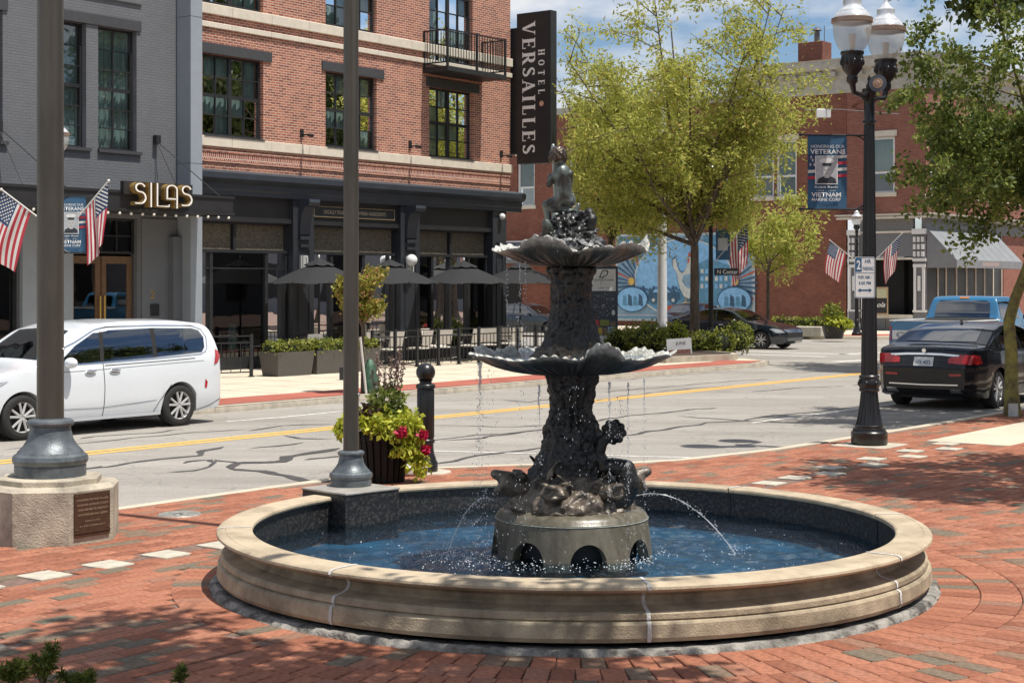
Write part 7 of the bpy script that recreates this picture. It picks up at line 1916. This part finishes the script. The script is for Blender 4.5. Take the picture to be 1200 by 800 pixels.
def chair(label, s_, t_, rz, src=None, m=CREAM, name='patio_chair', group='cream patio chairs', wing=False):
    if src: return copy_tree(src, label, W(s_, t_, .04), ROT+rz, group)
    t = street_thing(name, label, 'chair', s_, t_, .04, rz, group)
    mb = MB(); mb.bbox(-.25, .25, -.24, .24, .42, .46, .01); mb.build('seat', m, t, smooth=False)
    mb = MB(); 
    if wing: mb.prism([(-.26, .40), (-.30, .9), (-.22, 1.12), (.22, 1.12), (.30, .9), (.26, .40)], .22, .29, 'y')
    else: mb.add([(-.24,.22,.52),(.24,.22,.52),(.24,.25,.52),(-.24,.25,.52),(-.26,.30,.92),(.26,.30,.92),(.26,.33,.92),(-.26,.33,.92)], [(0,3,2,1),(4,5,6,7),(0,1,5,4),(1,2,6,5),(2,3,7,6),(3,0,4,7)])
    mb.build('backrest', m, t, ang=30)
    for sx in (-1, 1):
        for sy in (-1, 1): mb = MB(); mb.tube([(sx*.22, sy*.21, .42), (sx*.25, sy*.24, 0)], .014, 6); mb.build('leg', BL, t)
        mb = MB(); mb.tube([(sx*.26, .24, .66), (sx*.27, -.18, .66), (sx*.26, -.2, .44)], .014, 6); mb.build('armrest', BL if not wing else m, t)
    return t
def table(label, s_, t_, src=None):
    if src: return copy_tree(src, label, W(s_, t_, .03), ROT)
    t = street_thing('patio_table', label, 'table', s_, t_, .03, 0, 'pale topped patio tables')
    mb = MB(); mb.bbox(-.42, .42, -.42, .42, .72, .76, .008); mb.build('tabletop', OFFWHITE, t, smooth=False); mb = MB(); mb.tube([(0,0,0), (0,0,.72)], .035, 10); mb.box(-.28, .28, -.03, .03, 0, .03); mb.box(-.03, .03, -.28, .28, .001, .031); mb.build('pedestal', BL, t); return t
c0 = chair('cream patio chair nearest the planter boxes', 29.9, 29.1, R(180))
tb0 = table('pale patio table under the leftmost umbrella', 30.9, 29.55)
cdefs = [(31.9, 29.1, 200, 'cream patio chair right of the leftmost umbrella table'), (32.75, 28.8, 175, 'cream patio chair behind the first railing panel'), (33.9, 28.75, 190, 'cream patio chair turned slightly, behind the second railing panel'), (34.9, 28.85, 160, 'cream patio chair behind the third railing panel'), (35.5, 29.5, 10, 'cream patio chair facing the street by the middle umbrella'), (36.2, 28.8, 185, 'cream patio chair below the third umbrella'), (37.1, 28.9, 150, 'cream patio chair turned aside below the third umbrella'), (38.1, 28.8, 180, 'cream patio chair near the hotel corner'), (38.9, 29.4, 90, 'last cream patio chair at the hotel corner')]
for s_, t_, rz, lab in cdefs: chair(lab, s_, t_, R(rz), c0)
for s_, t_, lab in ((33.4, 29.5, 'pale patio table under the umbrella behind the slim flagpole'), (36.6, 29.55, 'pale patio table under the third umbrella'), (39.5, 29.5, 'pale patio table under the rightmost umbrella')): table(lab, s_, t_, tb0)
m0 = chair('mint green chair inside the left shop window', 30.3, 31.9, R(60), None, MINT, 'dining_chair', 'mint green chairs behind the glass', True)
for s_, t_, rz, lab in ((32.2, 31.75, 0, 'mint green chair right of the first pilaster inside'), (34.8, 31.75, 20, 'mint green chair behind the glass near the second pilaster'), (36.8, 31.7, -30, 'mint green chair in front of the brick column inside'), (38.3, 31.8, 40, 'mint green chair beside the seated person')): chair(lab, s_, t_, R(rz), m0, group='mint green chairs behind the glass')
bt_ = street_thing('high_table', 'long pale high table with metal legs behind the minivan', 'table', 25.9, 29.6, .02)
mb = MB(); mb.bbox(-.9, .9, -.3, .3, 1.02, 1.09, .01); mb.build('tabletop', OFFWHITE, bt_, smooth=False)
for sx in (-.8, .8):
    mb = MB(); mb.box(sx-.03, sx+.03, -.2, .2, 0, 1.02); mb.build('leg', BLK_MATTE, bt_, smooth=False)
# seated diner in a red top
pe = street_thing('person', 'person in a red top with dark hair seated at a table by the glass', 'person', 37.75, 31.75, .04, R(200))
mb = MB()
for c in [((0,0,.50), (0,.02,.72), .13, .14), ((0,.02,.72), (0,.02,.92), .14, .10), ((0,.02,.92), (0,0,1.03), .05, .045), ((.09,0,.5), (.10,-.40,.48), .08, .06), ((-.09,0,.5), (-.10,-.40,.48), .08, .06), ((.10,-.40,.48), (.10,-.38,.08), .055, .04), ((-.10,-.40,.48), (-.10,-.38,.08), .055, .04), ((.10,-.38,.05), (.10,-.52,.04), .04, .03), ((-.10,-.38,.05), (-.10,-.52,.04), .04, .03),
          ((.17,.02,.90), (.22,-.08,.68), .048, .04), ((.22,-.08,.68), (.10,-.32,.76), .038, .028), ((-.17,.02,.90), (-.22,-.08,.68), .048, .04), ((-.22,-.08,.68), (-.10,-.32,.76), .038, .028)]: capsule(mb, *c)
mb.ball((0, -.01, 1.15), (.078, .095, .115), 16, 12); mb.ball((0, -.105, 1.14), (.014, .02, .02), 8, 6)
for sx in (-1, 1):
    mb.ball((sx*.08, 0, 1.14), (.012, .02, .03), 8, 6)
    mb.ball((sx*.10, -.36, .77), (.035, .05, .02), 8, 6)
    for k in range(4): capsule(mb, (sx*.10-.026+k*.017, -.38, .765), (sx*.10-.03+k*.019, -.45-.01*(k in (1, 2)), .755), .009, .007, 6)
    capsule(mb, (sx*.07, -.36, .765), (sx*.045, -.41, .76), .01, .008, 6)
o = mb.build('body', mat('skin', (.42, .25, .18), .5, var=.05), pe); remesh(o, .012, 2)
mb = MB()
for c in [((0,0,.50), (0,.02,.72), .145, .155), ((0,.02,.72), (0,.02,.90), .155, .12), ((.15,.02,.90), (.215,-.06,.72), .062, .055), ((-.15,.02,.90), (-.215,-.06,.72), .062, .055)]: capsule(mb, *c)
o = mb.build('red_top', mat('red_cloth', (.55, .03, .05), .8), pe); remesh(o, .014, 1)
mb = MB(); mb.ball((0, .02, 1.17), (.092, .10, .115), 14, 10); mb.ball((0, .08, 1.08), (.07, .05, .12), 12, 8); mb.build('hair', mat('dark_hair', (.03, .02, .015), .6), pe)

# ================================================================== VEHICLES
def interp(tab, x):
    if x <= tab[0][0]: return tab[0][1]
    for (a, b), (c, d) in zip(tab[:-1], tab[1:]):
        if a <= x <= c:
            f = (x-a)/(c-a) if c > a else 0
            return b+(d-b)*f
    return tab[-1][1]
def smooth_tab(tab, x, w=.05):
    return sum(interp(tab, x+w*k) for k in (-1, -.5, 0, .5, 1))/5
def vehicle(name, label, cat, L, top, plan, belt, base, wheels, rw, paint, tumble=.34, crown=.05, group=None, loc=(0,0,0), rz=0, bed=None, arch=1.14, flare=.0, roofr=.10, track=None, spokes=5, tyw=.23):
    # local x from nose (0) to tail (L); y across; z up
    t = thing(name, label, cat, loc, rz, group)
    n = 110; vs = []; fs = []; ring = 0
    xs = [L*(0.5-0.5*math.cos(PI*(i/n))) if False else L*i/n for i in range(n+1)]
    xs = sorted(set([round(v, 4) for v in xs] + [0.005, .02, .04, L-.005, L-.02, L-.04]))
    def bot(x):
        z = interp(base, x)
        for wx in wheels:
            d = abs(x-wx); ra = rw*arch
            if d < ra: z = max(z, rw+math.sqrt(ra*ra-d*d)*.99)
        return z
    rings = []
    for x in xs:
        zt = smooth_tab(top, x, .07); w = smooth_tab(plan, x, .04); zb = bot(x); bl = interp(belt, x); zmin = interp(base, x)
        sideTop = zt - roofr*min(1, max(.25, (zt-.5)))
        P = []
        for f in (0, .5, .9): P.append((w*f*.96, zb if f > .6 else min(zb, zmin+.02+.4*(zb-zmin))))
        bz = min(bl, sideTop)
        m = 8
        for k in range(m+1):
            z = zb + (bz-zb)*k/m; h = (z-.25)/max(.1, bl-.25)
            y = w*(1 - .055*(1-min(1, max(0, h/.35)))**2 - .028*max(0, (h-.62)/.38)**1.5 )
            y += flare*math.exp(-((z-rw-.33)/.12)**2)
            P.append((y, z))
        yb = P[-1][0]; m2 = 7
        for k in range(1, m2+1):
            z = bz + (sideTop-bz)*k/m2; u = (z-bz); P.append((yb-.012 - u*tumble*(.75+.5*u), z))
        ye = P[-1][0]; zc = zt; r_ = zt - sideTop
        for k in range(1, 6):
            a = PI/2*k/5; P.append((ye - r_*1.1*(1-math.cos(a)) - .0, sideTop + (r_-crown*.5)*math.sin(a)))
        yl = P[-1][0]
        for f in (.72, .4, 0): P.append((yl*f, zt-crown*.5 + crown*.5*(1-f*f)))
        rings.append([(x, y, z) for y, z in P])
    m = len(rings[0])
    for rg in rings:
        for p in rg: vs.append(p)
        for p in rg: vs.append((p[0], -p[1], p[2]))
    K = 2*m
    for i in range(len(rings)-1):
        for k in range(m-1):
            fs.append((i*K+k, (i+1)*K+k, (i+1)*K+k+1, i*K+k+1)); fs.append((i*K+m+k, i*K+m+k+1, (i+1)*K+m+k+1, (i+1)*K+m+k))
    for i in (0, len(rings)-1):
        for k in range(m-1): fs.append((i*K+k, i*K+k+1, i*K+m+k+1, i*K+m+k))
    me_v = vs
    mb = MB(); mb.add(vs, fs)
    body = mb.build('body', paint, t, ang=38)
    bm = bmesh.new(); bm.from_mesh(body.data); bmesh.ops.remove_doubles(bm, verts=bm.verts, dist=.0005); bmesh.ops.recalc_face_normals(bm, faces=bm.faces); bm.to_mesh(body.data); bm.free(); body.data.set_sharp_from_angle(angle=R(38))
    bvh = BVHTree.FromPolygons([v.co.copy() for v in body.data.vertices], [tuple(p.vertices) for p in body.data.polygons])
    def clip_grid(poly, side, m_, nm, off=.006, res=.05, parent=None, solid=False):
        # polygon in side view (x,z) for side +1/-1, top view (x,y) 't', rear (y,z) 'r', front 'f'
        bm = bmesh.new(); vs_ = [bm.verts.new((p[0], p[1], 0)) for p in poly]; f = bm.faces.new(vs_)
        for axis in (0, 1):
            lo = min(p[axis] for p in poly); hi = max(p[axis] for p in poly); c = lo+res
            while c < hi:
                co = [0, 0, 0]; co[axis] = c; no = [0, 0, 0]; no[axis] = 1
                bmesh.ops.bisect_plane(bm, geom=bm.verts[:]+bm.edges[:]+bm.faces[:], plane_co=co, plane_no=no); c += res
        pts = []; bm.verts.ensure_lookup_table(); bm.verts.index_update()
        for v in bm.verts:
            a, b = v.co.x, v.co.y
            if side in (1, -1): o, d = Vector((a, side*3, b)), Vector((0, -side, 0))
            elif side == 't': o, d = Vector((a, b, 4)), Vector((0, 0, -1))
            elif side == 'r': o, d = Vector((L+3, a, b)), Vector((-1, 0, 0))
            else: o, d = Vector((-3, a, b)), Vector((1, 0, 0))
            h = bvh.ray_cast(o, d)
            if h[0] is None:
                h = bvh.find_nearest(o + d*2.0)
            nrm = h[1] if h[1].dot(d) < 0 else -h[1]
            pts.append(h[0] + nrm*off)
        fs_ = [tuple(v.index for v in f.verts) for f in bm.faces]; bm.free()
        q_ = MB(); q_.add(pts, fs_); return q_.build(nm, m_, parent or t, ang=50)
    # wheels
    tr = track if track else max(p[1] for p in plan)-.13
    for wx in wheels:
        for sg in (-1, 1):
            wt = thing('wheel', None, None, (wx, sg*tr, rw)); wt.parent = t
            mb = MB(); hw = tyw/2
            prof = [(rw*.66, -hw*.92), (rw*.80, -hw*1.02), (rw*.93, -hw*.95), (rw, -hw*.72), (rw, hw*.72), (rw*.93, hw*.95), (rw*.80, hw*1.02), (rw*.66, hw*.92)]
            M_ = Matrix.Rotation(R(90), 4, 'X'); mb.lathe(prof, 40, M=M_); mb.build('tyre', TYRE, wt, ang=40)
            mb = MB(); so = -sg   # outside face along z' -> rotate
            z_ = -sg*hw*.80
            mb.lathe([(rw*.67, -hw*.9), (rw*.64, -hw*.7), (rw*.62, hw*.7), (rw*.67, hw*.9)], 36, M=M_)
            mb.lathe([(0, z_*1.02), (rw*.13, z_*1.02), (rw*.15, z_*.9)], 16, M=M_)
            for k in range(spokes):
                a = 2*PI*k/spokes+.3
                for da in (-.16, .16):
                    c0_, s0_ = math.cos(a+da*.4), math.sin(a+da*.4); c1_, s1_ = math.cos(a+da*1.6), math.sin(a+da*1.6)
                    mb.tube([(rw*.10*c0_, rw*.10*s0_, z_*.95), (rw*.66*c1_, rw*.66*s1_, z_*1.0)], [rw*.06, rw*.055], 6, M=M_)
            mb.build('rim', RIM, wt, ang=40)
            mb = MB(); mb.lathe([(0, z_*.45), (rw*.6, z_*.45)], 24, M=M_); mb.build('brake_disc', UNDER, wt)
    mb = MB(); mb.box(.3, L-.3, -.55, .55, interp(base, L/2)-.02, interp(base, L/2)+.08)
    for wx in wheels: mb.box(wx-rw*1.1, wx+rw*1.1, -tr+.02, tr-.02, rw*.9, rw*1.9) if False else mb.box(wx-rw*1.05, wx+rw*1.05, -(tr-.13), tr-.13, rw*.6, rw*1.95)
    mb.build('underbody', UNDER, t, smooth=False)
    return t, clip_grid, body
SEAM = mat('panel_gap', (.02, .02, .022), .7)
def strip(pts, w):   # thin polygon along a polyline, in 2-d
    L_, R_ = stroke_path(pts, w); return L_ + R_[::-1]
# ---- white minivan
WP = mat('white_pearl_paint', (.70, .73, .76), .25, var=.015, scale=2, coat=.8)
VL = 5.16
top = [(0, .62), (.06, .86), (.35, .98), (1.15, 1.10), (1.35, 1.15), (2.1, 1.63), (2.5, 1.735), (3.2, 1.77), (4.2, 1.755), (4.75, 1.70), (4.93, 1.60), (5.02, 1.28), (5.12, 1.02), (5.16, .72)]
plan = [(0, .62), (.12, .82), (.4, .94), (.9, .99), (1.5, 1.0), (4.2, 1.0), (4.8, .96), (5.05, .88), (5.16, .74)]
belt = [(0, .80), (1.0, 1.02), (2.5, 1.06), (4.2, 1.13), (5.16, 1.16)]
base = [(0, .32), (.15, .22), (.8, .22), (4.4, .22), (5.0, .26), (5.16, .40)]
ang_v = ROT
van, cg, vb = vehicle('minivan', 'white minivan parked at the far kerb, facing left', 'minivan', VL, top, plan, belt, base, (.99, 4.06), .345, WP, loc=W(13.98, 21.42, -.1), rz=ang_v, tumble=.30, track=.87)
for sd in (-1, 1):
    cg([(2.52, 1.12), (2.60, 1.56), (2.72, 1.605), (3.55, 1.62), (3.52, 1.15)], sd, CARGLASS, 'side_window')
    cg([(3.60, 1.155), (3.64, 1.62), (4.45, 1.60), (4.60, 1.56), (4.68, 1.45), (4.66, 1.28), (4.58, 1.20)], sd, CARGLASS, 'side_window')
    cg([(2.44, 1.115), (2.50, 1.57), (2.74, 1.6), (2.64, 1.125)], sd, UNDER, 'pillar_cover', .005); cg([(3.50, 1.15), (3.53, 1.62), (3.66, 1.62), (3.62, 1.155)], sd, UNDER, 'pillar_cover', .005)
    cg(strip([(1.62, 1.30), (2.02, 1.43), (2.45, 1.62), (2.7, 1.66), (3.6, 1.665), (4.45, 1.645), (4.66, 1.58), (4.74, 1.45), (4.72, 1.28), (4.66, 1.19)], .014), sd, CHROME, 'window_trim', .008)
    cg(strip([(1.3, .98), (2.4, 1.0), (3.7, 1.04), (4.6, 1.06)], .010), sd, GREYPAINT, 'crease_shading', .003); cg(strip([(1.55, .42), (2.4, .40), (3.55, .46)], .012), sd, GREYPAINT, 'crease_shading', .003); cg(strip([(4.42, .24), (4.72, .30), (5.1, .42)], .012), sd, SEAM, 'bumper_gap', .003)  # creases drawn flat, their shading put into grey strips
    cg([(1.62, 1.10), (2.02, 1.38), (2.42, 1.57), (2.52, 1.57), (2.45, 1.115)], sd, CARGLASS, 'side_window')
    cg([(1.38, 1.09), (1.46, 1.17), (1.62, 1.27), (1.58, 1.09)], sd, CARGLASS, 'quarter_window')
    cg(strip([(1.50, .30), (1.50, .75), (1.56, 1.08)], .012), sd, SEAM, 'door_gap', .004); cg(strip([(2.48, .26), (2.50, .7), (2.49, 1.10), (2.56, 1.6)], .012), sd, SEAM, 'door_gap', .004)
    cg(strip([(3.86, .70), (3.62, .45), (3.50, .26)], .010), sd, SEAM, 'door_gap', .004); cg(strip([(2.52, 1.06), (3.6, 1.085), (4.4, 1.11)], .010), sd, SEAM, 'door_gap', .004)
    cg(strip([(1.45, .25), (3.65, .25)], .05), sd, WP, 'sill_trim', .02)
    cg(strip([(1.55, 1.085), (2.5, 1.105), (3.6, 1.135), (4.55, 1.17), (4.68, 1.22)], .018), sd, CHROME, 'window_trim', .008)
    for hx_ in (2.18, 2.66):
        mb = MB(); mb.ball((0, 0, 0), (.11, .02, .022), 14, 8); h = mb.build('door_handle', CHROME, van); h.location = (hx_+.05, sd*1.005, .98)
        cg([(hx_+.05+.07*math.cos(a*.52), .975+.035*math.sin(a*.52)) for a in range(12)], sd, GREYPAINT, 'cup_shading', .004)  # recess shade behind the handle painted as a flat grey oval
    cg([(4.84, .98), (4.96, 1.02), (5.03, 1.10), (5.0, 1.20), (4.93, 1.24)], sd, REDLENS, 'tail_light', .012)
    cg([(4.60, .62), (4.65, .60), (4.67, .70), (4.62, .76)], sd, REDLENS, 'side_reflector', .008)
    cg([(.10, .70), (.55, .80), (.75, .90), (.40, .86), (.12, .78)], sd, CLEARLENS, 'headlight', .01)
    mb = MB(); mb.ball((0, 0, 0), (.09, .12, .085), 16, 10); mb.tube([(0, -sd*.05, -.03), (.02, -sd*.16, -.05)], .03, 8); h = mb.build('wing_mirror', WP, van); h.location = (1.78, sd*1.09, 1.13)
cg([(1.42, -.72), (1.42, .72), (2.10, .62), (2.16, 0), (2.10, -.62)], 't', CARGLASS, 'windscreen', .008, .06)
cg([(-.62, 1.18), (.62, 1.18), (.55, 1.58), (-.55, 1.58)], 'r', CARGLASS, 'rear_window', .008)
cg([(-.6, .45), (.6, .45), (.62, .62), (-.62, .62)], 'f', UNDER, 'grille', .006)
# ---- black sedan seen from behind
BP = mat('black_gloss_paint', (.008, .009, .012), .10, var=.1, scale=1, coat=.25, spec=.3)
SL = 5.02
stop = [(0, .58), (.08, .72), (.5, .86), (1.35, .98), (1.5, 1.01), (2.15, 1.38), (2.6, 1.47), (3.2, 1.46), (3.7, 1.36), (4.35, 1.11), (4.6, 1.09), (4.88, 1.075), (4.95, .98), (5.0, .80), (5.02, .62)]
splan = [(0, .55), (.12, .78), (.4, .90), (1.0, .945), (3.9, .95), (4.5, .92), (4.85, .85), (5.02, .70)]
sbelt = [(0, .70), (1.4, .93), (3.5, .99), (4.4, 1.02), (5.02, 1.02)]
sbase = [(0, .30), (.15, .20), (4.5, .20), (4.85, .26), (5.02, .36)]
def sedan(label, loc, rz, paint, group=None, glass=None, plate=True):
    gl = glass or CARGLASS
    t, cg, b = vehicle('sedan', label, 'car', SL, stop, splan, sbelt, sbase, (.90, 3.95), .335, paint, loc=loc, rz=rz, tumble=.42, roofr=.09, group=group, track=.80)
    for sd in (-1, 1):
        cg([(1.72, .99), (2.05, 1.22), (2.35, 1.36), (2.72, 1.385), (2.70, 1.01)], sd, gl, 'side_window'); cg([(2.78, 1.01), (2.80, 1.385), (3.25, 1.37), (3.60, 1.27), (3.80, 1.15), (3.72, 1.04)], sd, gl, 'side_window')
        cg(strip([(1.66, .30), (1.62, .7), (1.68, .96)], .01), sd, SEAM, 'door_gap', .004); cg(strip([(2.75, .28), (2.76, 1.36)], .01), sd, SEAM, 'door_gap', .004); cg(strip([(3.45, .55), (3.66, .85), (3.70, 1.0)], .01), sd, SEAM, 'door_gap', .004)
        for hx_ in (2.5, 3.5): mb = MB(); mb.ball((0, 0, 0), (.10, .018, .018), 12, 8); h = mb.build('door_handle', CHROME, t); h.location = (hx_, sd*.948, .86)
        mb = MB(); mb.ball((0, 0, 0), (.07, .10, .06), 14, 10); mb.tube([(0, -sd*.04, -.02), (.02, -sd*.14, -.03)], .02, 8); h = mb.build('wing_mirror', paint, t); h.location = (1.9, sd*1.0, 1.02)
        cg([(4.66, .80), (4.85, .78), (4.92, .84), (4.90, .95), (4.72, .93)], sd, REDLENS, 'tail_light', .010)
        cg([(.06, .60), (.30, .60), (.55, .72), (.45, .76), (.15, .70)], sd, CLEARLENS, 'headlight', .01)
        s_ = sd
        cg([(s_*.42, .80), (s_*.80, .78), (s_*.83, .94), (s_*.62, .95), (s_*.42, .88)], 'r', REDLENS, 'tail_light', .012)
        cg([(s_*.45, .585), (s_*.66, .59), (s_*.66, .63), (s_*.45, .625)], 'r', REDLENS, 'rear_reflector', .008)
        cg([(s_*.45, .30), (s_*.66, .31), (s_*.64, .37), (s_*.47, .365)], 'r', CHROME, 'exhaust_tip', .012)
    cg([(1.52, -.66), (1.52, .66), (2.14, .56), (2.2, 0), (2.14, -.56)], 't', gl, 'windscreen', .008, .06)
    cg([(3.55, -.52), (3.52, 0), (3.55, .52), (4.22, .62), (4.27, 0), (4.22, -.62)], 't', gl, 'rear_window', .008, .06)
    cg(strip([(-.60, .925), (-.3, .945), (0, .95), (.3, .945), (.60, .925)], .035), 'r', CHROME, 'boot_trim', .012)
    cg(strip([(-.72, .70), (0, .715), (.72, .70)], .008), 'r', SEAM, 'boot_gap', .004)
    cg(strip([(-.6, .44), (0, .43), (.6, .44)], .02), 'r', CHROME, 'bumper_trim', .006)
    cg([(-.55, .42), (.55, .42), (.58, .60), (-.58, .60)], 'f', UNDER, 'grille', .006)
    if plate:
        p = cg([(-.17, .745), (.17, .745), (.17, .895), (-.17, .895)], 'r', WHITE, 'number_plate', .016)
        text_obj('plate_lettering', 'HZK 4072', .065, SBL, p, Matrix.Translation((SL+.022, 0, .815)) @ Matrix.Rotation(R(90), 4, 'Z') @ Matrix.Rotation(R(90), 4, 'X'), width=.27, bold=.015)
    mb = MB(); mb.tube([(SL-.045, 0, 1.01), (SL-.035, 0, 1.01)], [.036, .034], 20); h = mb.build('round_badge', CHROME, t)
    mb = MB(); mb.prism([(-.02, 0), (.0, .04), (.03, .05), (.10, 0)], -.012, .012, 'y'); h = mb.build('roof_aerial', paint, t); h.location = (3.2, 0, 1.46)
    return t, cg
s1, _ = sedan('black sedan parked at the near kerb, seen from behind', W(28.7+SL*1.05, 12.05, -.1), ROT+PI, BP); s1.scale = (1.05, 1.12, 1.09)
DP = mat('dark_blue_black_paint', (.012, .018, .026), .15, var=.1, scale=1, coat=1.0)
s2, _ = sedan('dark sedan waiting in the side street in front of the mural', W(52.3, 26.75, -.1), ROT+R(90), DP, plate=False)
s3 = copy_tree(s2, 'dark parked car glimpsed through the patio behind the fountain pillar', W(58.5, 40.5, -.1), ROT+R(95)); s3['category'] = 'car'
s4 = copy_tree(s2, 'dark car just right of the kiosk, mostly hidden by it', W(62.0, 37.6, -.1), ROT+R(15))
# ---- blue pickup
BLUE = mat('mid_blue_paint', (.025, .15, .30), .25, var=.06, scale=2, coat=.7)
PL_ = 5.5
ptop = [(0, .85), (.08, 1.08), (1.25, 1.20), (1.4, 1.24), (1.95, 1.86), (2.3, 1.96), (3.1, 1.97), (3.30, 1.93), (3.42, 1.42), (3.5, 1.40), (5.42, 1.40), (5.5, 1.38)]
pplan = [(0, .80), (.1, .93), (.5, .98), (5.4, .98), (5.5, .96)]
pbelt = [(0, 1.1), (5.5, 1.32)]
pbase = [(0, .5), (5.5, .55)]
pk, cg, pb_ = vehicle('pickup_truck', 'blue pickup truck seen from behind beyond the black sedan', 'pickup truck', PL_, ptop, pplan, pbelt, pbase, (.95, 4.45), .40, BLUE, loc=W(35.9+PL_, 14.95, -.02), rz=ROT+PI, tumble=.20, roofr=.07, crown=.03, track=.84)
cg([(-.88, .96), (.88, .96), (.88, 1.17), (-.88, 1.17)], 'r', mat('silver_band', (.62, .63, .64), .4, metal=.1, var=.05), 'tailgate_band', .010)
text_obj('tailgate_lettering', 'CHEVROLET', .13, mat('grey_letters', (.20, .21, .22), .5), pk, Matrix.Translation((PL_+.022, 0, 1.065)) @ Matrix.Rotation(R(90), 4, 'Z') @ Matrix.Rotation(R(90), 4, 'X'), width=1.55, bold=.02)
for s_ in (-1, 1):
    cg([(s_*.90, .92), (s_*.965, .92), (s_*.965, 1.26), (s_*.90, 1.26)], 'r', REDLENS, 'tail_light', .014); cg([(5.32, .92), (5.46, .92), (5.46, 1.26), (5.32, 1.26)], s_, REDLENS, 'tail_light', .012)
    cg([(2.0, 1.42), (2.25, 1.80), (2.7, 1.83), (3.25, 1.82), (3.25, 1.42)], s_, CARGLASS, 'side_window')
    cg(strip([(1.8, .6), (1.82, 1.4)], .012), s_, SEAM, 'door_gap', .004); cg(strip([(3.32, .6), (3.32, 1.4)], .012), s_, SEAM, 'door_gap', .004)
    mb = MB(); mb.ball((0, 0, 0), (.08, .13, .12), 12, 8); h = mb.build('wing_mirror', BL, pk); h.location = (2.0, s_*1.12, 1.45)
cg([(-.70, 1.46), (.70, 1.46), (.66, 1.80), (.58, 1.85), (-.58, 1.85), (-.66, 1.80)], 'r', CARGLASS, 'rear_window', .012)
cg([(-.12, 1.90), (.12, 1.90), (.12, 1.93), (-.12, 1.93)], 'r', AMBER, 'cab_light', .012)
cg([(3.45, -.84), (3.45, .84), (5.42, .84), (5.42, -.84)], 't', UNDER, 'truck_bed', .004, .3)
mb = MB(); mb.bbox(PL_-.02, PL_+.14, -.96, .96, .52, .72, .02); mb.build('bumper', BL, pk, smooth=False)
mb = MB(); mb.box(3.46, 5.5, -.965, -.90, 1.385, 1.41); mb.box(3.46, 5.5, .90, .965, 1.385, 1.41); mb.box(5.44, 5.505, -.899, .899, 1.384, 1.409); mb.build('bed_rail', WHITE, pk, smooth=False)
cg([(1.42, -.72), (1.42, .72), (1.90, .66), (1.90, -.66)], 't', CARGLASS, 'windscreen', .008, .08)
